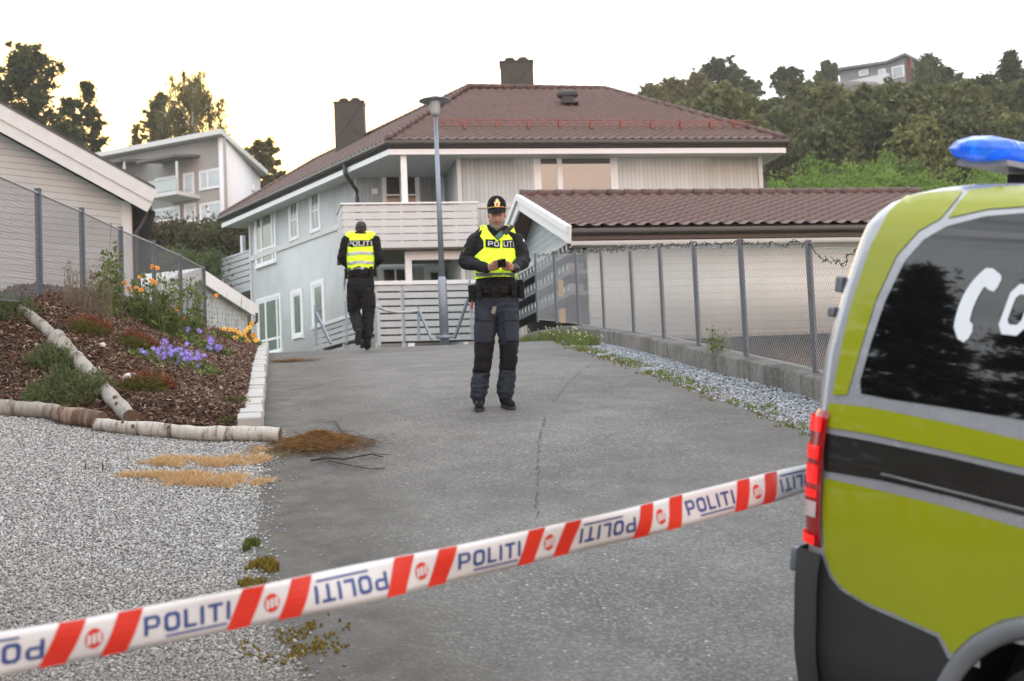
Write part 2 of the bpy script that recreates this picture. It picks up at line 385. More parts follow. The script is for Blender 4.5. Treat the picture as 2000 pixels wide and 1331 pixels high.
kind(strip('road', lambda y: xl(y) - .05, lambda y: xr(y) + .1 + 9 * sm(24.5, 30, y), -14, 31, .25, 16, mt, lambda x, y: R0(x, y) + .006 * mnoise.noise(Vector((x * 1.2, y * .7, 0)))))
ASPH = mt
# ---- gravel beds
gb = pm('gravel_underlay', (.22, .22, .21), .9, var=.4, scale=60, bump=1, bscale=90)
kind(strip('gravel_path', lambda y: -14, lambda y: xl(y) + .03, -14, 15.5, .35, 30, gb, lambda x, y: R(x, y) - .02))
kind(strip('gravel_strip', lambda y: xr(y) - .02, lambda y: xw(y) + .06, -14, 25, .35, 4, gb, lambda x, y: R0(x, y) - .01))
def cam_px(p):
    v = Vector(p) - EYE; f_ = v.dot(_f); return 1000 + FPX * v.dot(_R) / f_, 665.5 - FPX * v.dot(_U) / f_
ICO = None
def ico():
    global ICO
    if ICO is None:
        bm_ = bmesh.new(); bmesh.ops.create_icosphere(bm_, subdivisions=1, radius=1); bm_.verts.ensure_lookup_table()
        ICO = (np.array([v.co[:] for v in bm_.verts]), np.array([[v.index for v in f.verts] for f in bm_.faces])); bm_.free()
    return ICO
def stones(name, pts, sizes, mat, seed=0, flat=.6):
    rs = np.random.RandomState(seed); V0, F0 = ico(); n_ = len(pts); pts = np.asarray(pts); nv = len(V0)
    jit = 1 + rs.uniform(-.28, .28, (n_, nv, 1))
    sc = np.stack([rs.uniform(.7, 1.3, n_), rs.uniform(.6, 1.1, n_), rs.uniform(.45, .85, n_) * flat / .6], 1)[:, None, :] * np.asarray(sizes)[:, None, None]
    an = rs.uniform(0, 6.28, n_); c, s_ = np.cos(an), np.sin(an); v = V0[None] * jit * sc
    x = v[..., 0] * c[:, None] - v[..., 1] * s_[:, None]; y = v[..., 0] * s_[:, None] + v[..., 1] * c[:, None]
    tilt = rs.uniform(-.5, .5, n_)[:, None]; z = v[..., 2] + x * tilt
    V = np.stack([x, y, z], -1) + pts[:, None, :]
    F = (F0[None] + (np.arange(n_) * nv)[:, None, None]).reshape(-1, 3)
    return np_mesh(name, V.reshape(-1, 3), F, mat, rnd=np.repeat(rs.uniform(0, 1, n_), len(F0)))
gm = rmat('gravel_stone', [(0, (.16, .165, .165)), (.25, (.24, .245, .245)), (.5, (.30, .305, .30)), (.8, (.38, .385, .38)), (1, (.50, .505, .50))], .75)
def soil(m):
    global n, l
    n, l = m.node_tree.nodes, m.node_tree.links; b_ = n['Principled BSDF']; src = b_.inputs['Base Color'].links[0].from_socket
    t_ = n.new('ShaderNodeTexCoord'); sx = n.new('ShaderNodeSeparateXYZ'); l.new(t_.outputs['Object'], sx.inputs[0])
    f = MUL(RMP(sx.outputs[1], 4.8, 8.5, .8, .0), RMP(NZ(1.1, 6, .6, t_.outputs['Object']), .35, .65, .35, 1.1))
    l.new(MIX(f, src, (.15, .13, .095)), b_.inputs['Base Color'])
soil(gm)
def log_front(x):    # y of the garden's lower border (log line) at plan x
    return float(np.interp(x, [-9, -4.75, -3.4, -2.1, -1.9], [13.1, 12.7, 12.15, 11.75, 11.7]))
rs = np.random.RandomState(5); pts, sz = [], []
y = 4.6
while y < 13.0:
    s0 = .0056 + .00042 * y; x = -7.5
    e = xl(y) + .04
    while x < e:
        xx = x + rs.uniform(-.5, .5) * s0 * 1.6; yy = y + rs.uniform(-.5, .5) * s0 * 1.6
        if yy < log_front(xx) + .05:
            px_, py_ = cam_px((xx, yy, R(xx, yy)))
            if (-40 < px_ < 700 or (px_ > -650 and rs.rand() < .55)) and py_ < 1420: pts.append((xx, yy, R(xx, yy) - .004 + rs.uniform(-.004, .006))); sz.append(s0 * rs.choice([.8, 1, 1.2, 1.6], p=[.35, .4, .2, .05]))
        x += s0 * 1.75
    y += s0 * 1.6
for _ in range(900):    # strays kicked on to the asphalt edge
    yy = rs.uniform(5, 12); xx = xl(yy) + abs(rs.normal(0, .09)); pts.append((xx, yy, R0(xx, yy) + .004)); sz.append(rs.uniform(.005, .012))
for _ in range(260):
    yy = rs.uniform(5, 22); xx = xl(yy) + abs(rs.normal(0, .8)); pts.append((xx, yy, R0(xx, yy) + .003)); sz.append(rs.uniform(.003, .008))
go = stones('gravel', pts, sz, gm, 1); kind(go, 'stuff'); tag(go, 'pale grey gravel covering the yard left of the driveway', 'gravel')
print('gravel stones', len(pts))
pts, sz = [], []
for _ in range(34000):
    yy = 9 + (23.5 - 9) * rs.rand() ** 1.3; a, b_ = xr(yy), xw(yy); xx = lerp(a, b_, rs.rand()) - abs(rs.normal(0, .03)); pts.append((xx, yy, R0(xx, yy) + rs.uniform(-.005, .025 * (.3 + (xx - a) / (b_ - a + .01))))); sz.append(rs.uniform(.008, .018))
gm2 = rmat('strip_stone', [(0, (.12, .13, .145)), (.5, (.27, .29, .32)), (1, (.42, .45, .48))], .75)
go = stones('gravel', pts, sz, gm2, 2); kind(go, 'stuff'); tag(go, 'bluish crushed stone strip along the foot of the low concrete wall', 'gravel')
# ---- moss on the left asphalt edge
def moss_patch(px, py, rx, ry, seed, label, cols, h=.012, dens=420, nm='moss'):
    c = hit(px, py, R); r_ = np.random.RandomState(seed); V, F = [], []
    for k in range(dens):
        a, q = r_.uniform(0, 6.28), math.sqrt(r_.rand()); 
        x, y_ = c.x + rx * q * math.cos(a), c.y + ry * q * math.sin(a); z = R(x, y_)
        if mnoise.noise(Vector((x * 7 + seed, y_ * 5, 0))) + .7 * mnoise.noise(Vector((x * 23, y_ * 16, seed))) < .08 + .45 * (q - .6): continue
        if nm == 'dry_grass':
            for s_ in range(7):
                t = r_.uniform(0, 6.28); i = len(V); bx_, by_ = x + r_.normal(0, .02), y_ + r_.normal(0, .02); ln = h * r_.uniform(.4, 1.3); V += [(bx_ - .0018, by_, z), (bx_ + .0018, by_, z), (bx_ + math.cos(t) * ln * .9, by_ + math.sin(t) * ln * .9, z + ln * r_.uniform(.25, .8))]; F.append((i, i + 1, i + 2))
            continue
        for s_ in range(6):
            t = r_.uniform(0, 6.28); w = r_.uniform(.003, .010); hh = h * r_.uniform(.5, 1.6); dx, dy = math.cos(t) * w, math.sin(t) * w; i = len(V)
            V += [(x - dx, y_ - dy, z), (x + dx, y_ + dy, z), (x + dx * .4 + r_.uniform(-.01, .01), y_ + dy * .4, z + hh)]; F.append((i, i + 1, i + 2))
    V = np.array(V); o = np_mesh(nm, V, np.array(F), cols, rnd=r_.rand(len(F)), origin=(c.x, c.y, c.z)); kind(o, 'stuff'); tag(o, label, nm.replace('_', ' ')); return o
mossy = rmat('moss', [(0, (.07, .055, .012)), (.5, (.18, .14, .02)), (1, (.27, .20, .035))], .95, .2)
mossg = rmat('moss_green', [(0, (.04, .06, .012)), (1, (.12, .17, .03))], .95, .2)
straw = rmat('dry_grass', [(0, (.26, .16, .08)), (.5, (.55, .37, .19)), (1, (.80, .62, .38))], .9, .3)
moss_patch(505, 1125, .10, .28, 1, 'yellow moss cushion at the gravel edge above the tape', mossy, .03, 380)
moss_patch(487, 1068, .06, .12, 2, 'small green weed tuft at the edge of the gravel', mossg, .04, 120)
moss_patch(580, 1255, .26, .42, 3, 'brown and yellow moss spread over the asphalt edge below the tape', mossy, .012, 900)
moss_patch(186, 917, .07, .06, 4, 'little green weed alone in the gravel', mossg, .05, 60, 'weed')
for k, (px, py, rx, ry, lb) in enumerate([(370, 905, .45, .14, 'upper straggling patch of straw coloured grass in the gravel'), (480, 900, .16, .16, 'small straw coloured grass tuft nearest the log end'),
        (390, 940, .5, .22, 'widest patch of dried straw grass in the gravel'), (290, 932, .22, .06, 'thin leftmost streak of dried grass in the gravel'), (505, 882, .06, .1, 'upright dry grass tuft at the sawn log end')]):
    moss_patch(px, py, rx, ry, 10 + k, lb, straw, .06, int(3000 * rx * ry / .07), 'dry_grass')
# ---- crack in the asphalt, a filled thin groove
cp = [hit(a, b_, R0) for a, b_ in [(1172, 698), (1150, 715), (1128, 732), (1112, 748), (1100, 760), (1090, 775), (1076, 792), (1066, 812), (1060, 838), (1054, 862), (1050, 890), (1050, 915), (1052, 935), (1050, 962), (1048, 985), (1050, 1012)]]
mb = MB(); rg = random.Random(8)
fine = []
for a, b_ in zip(cp[:-1], cp[1:]):
    for k in range(10):
        q = a.lerp(b_, k / 10); q = Vector((q.x + rg.uniform(-.016, .016), q.y, 0)); q.z = R0(q.x, q.y) + .006 * mnoise.noise(Vector((q.x * 1.2, q.y * .7, 0))) + .0035; fine.append(q)
for i in range(len(fine) - 1):
    if rg.random() < .45: continue
    w = rg.uniform(.001, .006) * (1.3 if i > 70 else .8); mb.add([fine[i] - Vector((w, 0, 0)), fine[i] + Vector((w, 0, 0)), fine[i + 1] + Vector((w * .8, 0, 0)), fine[i + 1] - Vector((w * .8, 0, 0))], [(0, 1, 2, 3)])
kind(mb.build('road_crack', pm('crack_fill', (.04, .039, .037), .9)))
# ================================================================ garden bed
def rise(x, y):
    e = xl(y) - .12; t = e - x
    front = y - log_front(x)
    a = sm(-.1, 3.2, t); b_ = sm(-.4, 3.4, front)
    return .07 + 1.0 * a * b_ * 1.02 + .10 * sm(0, .5, front)
def BED(x, y):
    return R0(x, y) + .03 * max(0, xl(y) - x) + rise(x, y) + .035 * mnoise.noise(Vector((x * 1.3, y * 1.3, 5))) + .012 * mnoise.noise(Vector((x * 6, y * 6, 5)))
fenceL = [P(78, 597, 15.8), P(163, 604, 18.3), P(239, 611, 20.8), P(303, 623, 23.3), P(355, 634, 26.0), P(401, 643, 28.7)]
def xfl(y): return float(np.interp(y, [p.y for p in fenceL], [p.x for p in fenceL]))
mt, n, l, b = new_mat('bark_soil')
tcn = n.new('ShaderNodeTexCoord'); OB = tcn.outputs['Object']
l.new(MIX(RMP(NZ(30, 8), .35, .65, 0, 1), (.028, .016, .010), (.09, .05, .03)), b.inputs['Base Color']); b.inputs['Roughness'].default_value = .95
bp = n.new('ShaderNodeBump'); bp.inputs['Distance'].default_value = .03; l.new(NZ(40, 6), bp.inputs['Height']); l.new(bp.outputs[0], b.inputs['Normal'])
def bedv(u, v):
    y = lerp(11.5, 30, v); x0 = -9.5; x1 = xl(y) - .14; x = lerp(x0, x1, u)
    y = max(y, log_front(x) + .02); z = BED(x, y)
    if y > 14 and x < xfl(y) - .25: z -= 1.6 * sm(0, 1.3, xfl(y) - .25 - x)
    return x, y, z
kind(grid_mesh('bark_bed', 70, 140, bedv, mt))
def chips(name, pts, mat, seed, lab, L0=.03, W0=.011):
    r_ = np.random.RandomState(seed); n_ = len(pts); pts = np.asarray(pts)
    ln = r_.uniform(.5, 1.5, n_) * L0; w = r_.uniform(.5, 1.4, n_) * W0; an = r_.uniform(0, 6.28, n_); el = r_.normal(0, .45, n_); tw = r_.normal(0, .6, n_)
    d = np.stack([np.cos(an) * np.cos(el), np.sin(an) * np.cos(el), np.sin(el)], 1); s0 = np.stack([-np.sin(an), np.cos(an), 0 * an], 1); up = np.cross(d, s0)
    s_ = s0 * np.cos(tw)[:, None] + up * np.sin(tw)[:, None]; nn = np.cross(d, s_)
    q = lambda a, b_, c=0: pts + d * (ln * a)[:, None] + s_ * (w * b_)[:, None] + nn * (.003 * c)
    V = np.stack([q(-1, -.8), q(-.9, .9), q(1, .6), q(.85, -1), q(-1, -.8, 1), q(-.9, .9, 1), q(1, .6, 1), q(.85, -1, 1)], 1)
    F0 = np.array([(0, 1, 2, 3), (7, 6, 5, 4), (0, 4, 5, 1), (1, 5, 6, 2), (2, 6, 7, 3), (3, 7, 4, 0)])
    F = (F0[None] + (np.arange(n_) * 8)[:, None, None]).reshape(-1, 4)
    o = np_mesh(name, V.reshape(-1, 3), F, mat, rnd=np.repeat(r_.rand(n_), 6)); kind(o, 'stuff'); tag(o, lab, 'bark mulch'); return o
barkm = rmat('bark_chip', [(0, (.025, .014, .010)), (.35, (.07, .038, .024)), (.7, (.14, .078, .05)), (.92, (.21, .14, .10)), (1, (.38, .31, .25))], .8)
pts = []
for _ in range(52000):
    y = 11.6 + 13 * rs.rand() ** 1.7; x1 = xl(y) - .16; x = lerp(max(-7.2, xfl(y) - .3) if y > 14 else -7.2, x1, rs.rand())
    if y > log_front(x) + .04: pts.append((x, y, BED(x, y) + rs.uniform(0, .02)))
chips('bark_mulch', pts, barkm, 4, 'reddish brown bark chips covering the sloping flower bed')
# ================================================================ buildings
M['siding_v'] = board_mat('vertical_siding', (.57, .57, .545), .14, 0, line=.12)
M['siding_left'] = board_mat('cool_light_siding', (.475, .505, .51), .14, 0, line=.05, var=.03)  # bluish cast of the light on this side is painted into the colour
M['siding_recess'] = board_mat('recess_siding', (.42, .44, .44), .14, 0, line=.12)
M['siding_h'] = board_mat('horizontal_siding', (.42, .435, .43), .148, 1, line=.09)
M['siding_garage'] = board_mat('garage_siding', (.63, .62, .57), .15, 1, line=.06)
M['siding_gable'] = board_mat('gable_siding', (.46, .52, .55), .15, 1, line=.08)
M['tile'] = pm('roof_tile', (.088, .047, .038), .62, var=.3, scale=2.2, bump=.3, bscale=30)
M['tile2'] = pm('garage_roof_tile', (.088, .047, .039), .62, var=.28, scale=3, bump=.3, bscale=30)
def wall_quad(name, A, B, z0, z1, mat, parent, th=.12, z1b=None, z0b=None):
    """vertical wall sheet with thickness; uv in metres. z1/z1b top at A and B"""
    A, B = Vector((A.x, A.y, 0)), Vector((B.x, B.y, 0)); L_ = (B - A).length
    d = (B - A) / L_; nrm = Vector((d.y, -d.x, 0))                   # faces the camera when A is left of B
    z1b = z1 if z1b is None else z1b; z0b = z0 if z0b is None else z0b
    f = [A + Vector((0, 0, z0)), B + Vector((0, 0, z0b)), B + Vector((0, 0, z1b)), A + Vector((0, 0, z1))]
    V = f + [p - nrm * th for p in f]
    F = [(0, 1, 2, 3), (7, 6, 5, 4), (0, 4, 5, 1), (1, 5, 6, 2), (2, 6, 7, 3), (3, 7, 4, 0)]
    uvd = [(0, z0), (L_, z0b), (L_, z1b), (0, z1)] * 2
    return np_mesh(name, [v[:] for v in V], F, mat, parent=parent, uv=[uvd[k] for f_ in F for k in f_])
class Plane:
    """a vertical facade through plan points A (left) and B (right)"""
    def __init__(s, A, B):
        s.A = Vector((A.x, A.y, 0)); s.B = Vector((B.x, B.y, 0)); s.L = (s.B - s.A).length; s.d = (s.B - s.A) / s.L; s.n = Vector((s.d.y, -s.d.x, 0))
        s.R = Matrix((s.d, s.n, Vector((0, 0, 1)))).transposed()
    def sz(s, px, py): p = PW(px, py, s.A, s.B); return (Vector((p.x, p.y, 0)) - s.A).dot(s.d), p.z
    def pt(s, a, z, o=0): p = s.A + s.d * a + s.n * o; return Vector((p.x, p.y, z))
    def box(s, mb, a0, a1, z0, z1, o0, o1, mi=0): mb.box(s.pt((a0 + a1) / 2, (z0 + z1) / 2, (o0 + o1) / 2), (a1 - a0, abs(o1 - o0), z1 - z0), s.R, mi); return mb
def window(pl, a0, a1, z0, z1, root, divs=(), hdivs=(), fw=.09, trim=.11, glass=None, nm='window', label=None, bars=()):
    """frame with casing; mullions at the fractions divs, transoms at hdivs; bars are thin glazing bars"""
    f = MB(); t = trim
    pl.box(f, a0 - t, a0, z0 - t, z1 + t, 0, .05); pl.box(f, a1, a1 + t, z0 - t, z1 + t, 0, .05)
    pl.box(f, a0, a1, z1, z1 + t, 0, .05); pl.box(f, a0 - t * .3, a1 + t * .3, z0 - t * .8, z0, 0, .09)
    w = fw
    pl.box(f, a0, a0 + w, z0, z1, -.01, .03); pl.box(f, a1 - w, a1, z0, z1, -.01, .03)
    pl.box(f, a0 + w, a1 - w, z0, z0 + w, -.01, .03); pl.box(f, a0 + w, a1 - w, z1 - w, z1, -.01, .03)
    for q in divs: c = lerp(a0, a1, q); pl.box(f, c - w * .7, c + w * .7, z0 + w, z1 - w, -.01, .035)
    for q in hdivs: c = lerp(z0, z1, q); pl.box(f, a0 + w, a1 - w, c - w * .5, c + w * .5, -.012, .028)
    for q in bars: c = lerp(a0, a1, q); pl.box(f, c - .018, c + .018, z0 + w, z1 - w, 0, .02)
    fr = f.build(nm, M['white'], root)
    if label: fr['label'] = label
    g = MB(); pl.box(g, a0 + w * .5, a1 - w * .5, z0 + w * .5, z1 - w * .5, .001, .012); g.build('pane', glass or M['glass'], fr)
    return fr
def winpx(pl, x0, x1, y0, y1, root, **k):
    xm, ym = (x0 + x1) / 2, (y0 + y1) / 2
    a0 = pl.sz(x0, ym)[0]; a1 = pl.sz(x1, ym)[0]; z1 = pl.sz(xm, y0)[1]; z0 = pl.sz(xm, y1)[1]
    return window(pl, a0, a1, z0, z1, root, **k)
def roof_slope(name, e0, e1, r1, r0, mat, parent, tw=.30, tl=.35, amp=.035, th=.10):
    """profiled tile sheet on the planar polygon eave e0->e1, ridge r1, r0"""
    e0, e1, r0, r1 = map(Vector, (e0, e1, r0, r1)); u = (e1 - e0).normalized(); n_ = u.cross(((r0 + r1) / 2 - e0)).normalized()
    if n_.z < 0: n_ = -n_
    v = n_.cross(u)
    if v.z < 0: v = -v
    P2 = [((p - e0).dot(u), (p - e0).dot(v)) for p in (e0, e1, r1, r0)]
    u0, u1 = min(p[0] for p in P2), max(p[0] for p in P2); v1 = max(p[1] for p in P2)
    us = np.arange(u0 - .05, u1 + .1, tw / 6); vs = []
    k = 0
    while k * tl < v1 + .01: vs += [(k * tl, 1.0), (k * tl + tl * .93, .12), (k * tl + tl * .97, .9)]; k += 1
    uu = ((us / tw) % 1); prof = np.where(uu < .55, np.sin(uu / .55 * math.pi), -.12 * np.sin((uu - .55) / .45 * math.pi))
    bmv = [e0 + u * a + v * b_[0] + n_ * (amp * prof[i] + .03 * (1 - ((b_[0] / tl) % 1) if b_[1] < .95 else 1.0) * 1.0) for b_ in vs for i, a in enumerate(us)]
    nx_ = len(us); F = [(j * nx_ + i, j * nx_ + i + 1, (j + 1) * nx_ + i + 1, (j + 1) * nx_ + i) for j in range(len(vs) - 1) for i in range(nx_ - 1)]
    me = bpy.data.meshes.new(name); me.from_pydata([q[:] for q in bmv], [], F); b = bmesh.new(); b.from_mesh(me)
    pts = [e0, e1, r1, r0]; cen = sum(pts, Vector()) / 4
    for i in range(4):
        a, c = pts[i], pts[(i + 1) % 4]
        if (c - a).length < .05: continue
        pn = (c - a).cross(n_).normalized()
        if pn.dot(cen - a) > 0: pn = -pn
        bmesh.ops.bisect_plane(b, geom=b.verts[:] + b.edges[:] + b.faces[:], plane_co=a, plane_no=pn, clear_outer=True)
    # board underneath
    vs_ = [b.verts.new(p - n_ * .03) for p in pts] + [b.verts.new(p - n_ * (.03 + th)) for p in pts]
    for f_ in [(0, 1, 2, 3), (7, 6, 5, 4)] + [(i, 4 + i, 4 + (i + 1) % 4, (i + 1) % 4) for i in range(4)]:
        try: b.faces.new([vs_[q] for q in f_])
        except Exception: pass
    bmesh.ops.remove_doubles(b, verts=vs_, dist=1e-4)
    b.to_mesh(me); b.free(); me.update(); me.shade_smooth()
    return link_mesh(name, me, mat, parent), n_
def ridge_cap(mb, a, b_, r=.095, step=.4):
    a, b_ = Vector(a), Vector(b_); L_ = (b_ - a).length; k = max(1, int(L_ / step)); d = (b_ - a) / k
    for i in range(k): mb.tube([a + d * i + Vector((0, 0, .02)), a + d * (i + .97) + Vector((0, 0, .02))], [(r * 1.08, r * .9), (r * .92, r * .75)], n=10)
def downpipe(root, pts, r=.05, name='downpipe'):
    return MB().tube(pts, r, n=8).build(name, M['darkmetal'], root, smooth=True)
# ---------------------------------------------------------------- main house
H = thing('house', 'large pale two storey house with brown hipped tile roof, two dark chimneys and a balcony', 'house', tuple(P(900, 660, 48)))
ZE = 9.86 + CZ
E1, E2, E4 = PZ(757, 274, ZE), PZ(430, 424, ZE), PZ(1534, 272, ZE)
fl = Plane(E2, E1); ff = Plane(E1, E4)
ZR = ZE + 3.45
A_ = PZ(915, 172, ZR); B_ = PZ(1182, 176, ZR)
bk = Vector((-fl.d.x, -fl.d.y, 0))                      # along the left eave, away from the camera
A2 = A_ + bk * (fl.L * .93)
E5 = E4 + Vector((bk.x * .35, bk.y, 0)) * 14
E3 = E2 + Vector((-fl.n.x, -fl.n.y, 0)) * 11.5
I_ = B_ + (B_ - E4) * .9; I_.z = ZE
slopes = [('e', E1, E4, B_, A_), ('l', E2, E1, A_, A2), ('r', E4, E5, B_, B_), ('x', E3, E2, A2, A2)]
rf = None
for k, a, b_, c, d in slopes:
    o, nn = roof_slope('roof', a, b_, c, d, M['tile'], H)
    if k == 'e': o['label'] = 'front slope of the brown tile roof with the red snow guard'; rfront = o; NF = nn
    elif k == 'l': o['label'] = 'long left slope of the brown tile roof'; rleft = o; NL = nn
    elif k == 'r': o['label'] = 'right hip of the brown tile roof'
    else: o['label'] = 'far end hip of the brown tile roof'
bb = MB(); bb.add([E5, E3, A2, A_, B_], [(0, 1, 2, 3, 4)]); bb.build('back_roof', M['tile'], H)
c_ = MB()
for a, b_ in ((E1, A_), (A_, B_), (B_, E4), (A_, A2), (A2, E2)): ridge_cap(c_, a + Vector((0, 0, .05)), b_ + Vector((0, 0, .05)))
c_.build('ridge_tiles', M['tile'], rfront, smooth=True)
# eaves: gutter, fascia, soffit
g, fa, so = MB(), MB(), MB()
for pl in (ff, fl):
    s0, s1 = -.08, pl.L + .08
    g.tube([pl.pt(s0, ZE - .10, .06), pl.pt(s1, ZE - .10, .06)], (.085, .085), n=10)
    g.bar(pl.pt(0, ZE - .1, -.03), pl.pt(pl.L, ZE - .1, -.03), .03, .26)
    fa.bar(pl.pt(0.02, ZE - .36, -.06), pl.pt(pl.L - .02, ZE - .36, -.06), .04, .17)
g.bar(E4 + Vector((.1, 0, -.1)), E5 + Vector((.1, 0, -.1)), .1, .2); fa.bar(E4 + Vector((0, .1, -.36)), E5 + Vector((0, 0, -.36)), .04, .17)
g.build('gutter', M['darkmetal'], H, smooth=False); fa.build('fascia', M['white'], H)
zs = ZE - .42
so.prism([Vector((p.x, p.y, zs)) for p in (E1 + Vector((0, .12, 0)), E4 + Vector((-.05, .12, 0)), E5, E3, E2 + Vector((.1, 0, 0)))], (0, 0, .02)); so.build('soffit', M['soffit'], H)
# walls
ov = .75
wl = Plane(fl.pt(0, 0, -ov), fl.pt(fl.L, 0, -ov)); wf = Plane(ff.pt(0, 0, -ov - .1), ff.pt(ff.L, 0, -ov - .1))
aL0, aL1 = wl.sz(487, 450)[0], wl.sz(697, 360)[0]; aF0, aF1 = wf.sz(893, 340)[0], wf.sz(1488, 330)[0]
ZG = 4.0 + CZ - 2.2
L0, L1, F0, F1 = wl.pt(aL0, 0), wl.pt(aL1, 0), wf.pt(aF0, 0), wf.pt(aF1, 0)
wall_quad('wall', L0, L1, ZG, zs, M['siding_left'], H)['label'] = 'long left wall with cool bluish light painted into its siding colour'
wall_quad('wall', F0, F1, ZG, zs, M['siding_v'], H)['label'] = 'front wall with vertical boards'
def line_x(p, d, q, e):   # intersection of two plan lines
    den = d.x * e.y - d.y * e.x; t = ((q.x - p.x) * e.y - (q.y - p.y) * e.x) / den; return p + d * t
back = Vector((-wf.n.x, -wf.n.y, 0))
Rb = Plane(L1 + wf.d * 0, L1 + wf.d * 5)                     # recess back wall, parallel to the front
F0b = line_x(F0, back, L1, wf.d)
dep = (F0b - F0).length
rec = Plane(L1, F0b)
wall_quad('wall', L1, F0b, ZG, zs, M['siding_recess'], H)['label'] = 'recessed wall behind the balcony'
wall_quad('wall', F0b, F0, ZG, zs, M['siding_left'], H)['label'] = 'narrow return wall at the right end of the balcony'
bw = MB(); e5 = F1 + (E5 - E4); e3 = L0 - Vector((fl.n.x, fl.n.y, 0)) * 10
bw.add([(F1.x, F1.y, ZG), (e5.x, e5.y, ZG), (e5.x, e5.y, zs), (F1.x, F1.y, zs)], [(0, 1, 2, 3)]); bw.add([(L0.x, L0.y, ZG), (e3.x, e3.y, ZG), (e3.x, e3.y, zs), (L0.x, L0.y, zs)], [(0, 1, 2, 3)])
bw.add([(e5.x, e5.y, ZG), (e3.x, e3.y, ZG), (e3.x, e3.y, zs), (e5.x, e5.y, zs)], [(0, 1, 2, 3)]); bw.build('rear_wall', M['offwhite'], H)
# white corner boards
cb = MB()
for pl, a in ((wf, aF0 + .06), (wf, aF1 - .06), (wl, aL0 + .08), (wl, aL1 - .08)): pl.box(cb, a - .07, a + .07, ZG, zs, .001, .035)
z_s = wl.sz(600, 466)[1]; wl.box(cb, aL0, aL1 - .2, z_s - .1, z_s + .1, .002, .05)
z_f = wf.sz(960, 402)[1]; wf.box(cb, aF0, aF1, z_f - .08, z_f + .08, .002, .04)
cb.build('trim_board', M['offwhite'], H)
curt = M['curtain']
dkw = pm('dark_room_glass', (.03, .03, .028), .08, var=.2, spec=.8)
# left wall windows (photo pixels)
winpx(wl, 501, 538, 416, 516, H, divs=(.3, .86), hdivs=(.3,), glass=curt, label='tall upper french window at the far end of the left wall')
winpx(wl, 568, 582, 394, 466, H, hdivs=(.5,), bars=(.5,), fw=.06, glass=curt, label='upper left wall window, second from the near end')
winpx(wl, 609, 624, 374, 450, H, hdivs=(.5,), bars=(.5,), fw=.06, glass=curt, label='upper left wall window nearest the balcony')
winpx(wl, 506, 549, 584, 690, H, divs=(.35, .86), hdivs=(.25,), glass=curt, label='lower glazed door at the far end of the left wall')
winpx(wl, 574, 590, 574, 655, H, fw=.08, trim=.16, glass=curt, label='middle lower window of the left wall')
winpx(wl, 614, 632, 556, 636, H, fw=.08, trim=.16, glass=curt, label='lower window of the left wall nearest the crest of the drive')
# front window
winpx(wf, 1050, 1200, 303, 402, H, divs=(.29,), fw=.12, trim=.12, label='wide front window reflecting an orange evening cloud')
# recess door & window
winpx(rec, 752, 814, 328, 425, H, divs=(.5,), hdivs=(.45,), fw=.05, trim=.10, glass=dkw, nm='balcony_door')
winpx(rec, 866, 883, 316, 410, H, fw=.06, trim=.08, glass=dkw, nm='balcony_door', label='narrow dark balcony door at the right end')
lm = MB(); p_ = rec.sz(732, 375); rec.box(lm, p_[0] - .1, p_[0] + .1, p_[1] - .09, p_[1] + .09, 0, .1); lm.build('wall_lamp', M['white'], H)
winpx(rec, 748, 800, 524, 640, H, divs=(.5,), fw=.05, trim=.12, glass=dkw, label='ground floor window under the balcony')
winpx(rec, 838, 862, 528, 640, H, fw=.08, trim=.12, glass=dkw, nm='door', label='ground floor door under the balcony')
# balcony in front of the recess
bal = Plane(PW(670, 440, E1, E4) * 1, PW(933, 430, E1, E4) * 1)
bp_ = Plane(ff.pt(ff.sz(670, 440)[0], 0, -.15), ff.pt(ff.sz(934, 430)[0], 0, -.15))
zt, zb = bp_.sz(800, 396)[1], bp_.sz(800, 484)[1]
B0 = thing  # keep name short
bt = MB(); hgt = zt - zb
for i in range(6):
    z0 = zb + hgt * (.0 + i * .16); bp_.box(bt, 0, bp_.L, z0, z0 + hgt * .138, 0, .03)
bo = bt.build('balcony_railing', M['board'], H)
bt = MB(); bp_.box(bt, -.05, bp_.L + .05, zt - .05, zt, -.06, .08)
for i in range(8): a = .1 + i * (bp_.L - .2) / 7; bp_.box(bt, a - .04, a + .04, zb, zt - .05, -.08, 0)
bt.build('handrail', M['white'], bo)
bt = MB()   # left return of the railing
sl = Plane(bp_.pt(0, 0) + Vector((-wf.n.x, -wf.n.y, 0)) * 2.0, bp_.pt(0, 0))
for i in range(6):
    z0 = zb + hgt * (.0 + i * .16); sl.box(bt, 0, sl.L - .02, z0, z0 + hgt * .138, 0, .03)
sl.box(bt, 0, sl.L, zt - .05, zt - .001, -.06, .06); bt.build('side_railing', M['board'], bo)
fl_ = MB(); q0, q1 = bp_.pt(0, 0), bp_.pt(bp_.L, 0); q2 = q1 + back * 3.4; q3 = q0 + back * 3.4
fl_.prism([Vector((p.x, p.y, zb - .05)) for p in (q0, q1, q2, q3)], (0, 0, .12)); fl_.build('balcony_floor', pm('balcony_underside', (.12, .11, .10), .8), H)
def post_at(px, y0, y1, pl, w=.14, nm='post'):
    a, z1 = pl.sz(px, y0); z0 = pl.sz(px, y1)[1]; q = MB(); pl.box(q, a - w / 2, a + w / 2, z0, z1, -w, 0); return q.build(nm, M['white'], H)
pa = bp_.sz(790, 350)[0]
q = MB(); bp_.box(q, pa - .09, pa + .09, zt - .06, zs, -.2, -.03); q.build('post', M['white'], H)['label'] = 'white balcony post under the eave'
pl2 = Plane(bp_.pt(0, 0, -.4), bp_.pt(bp_.L, 0, -.4))
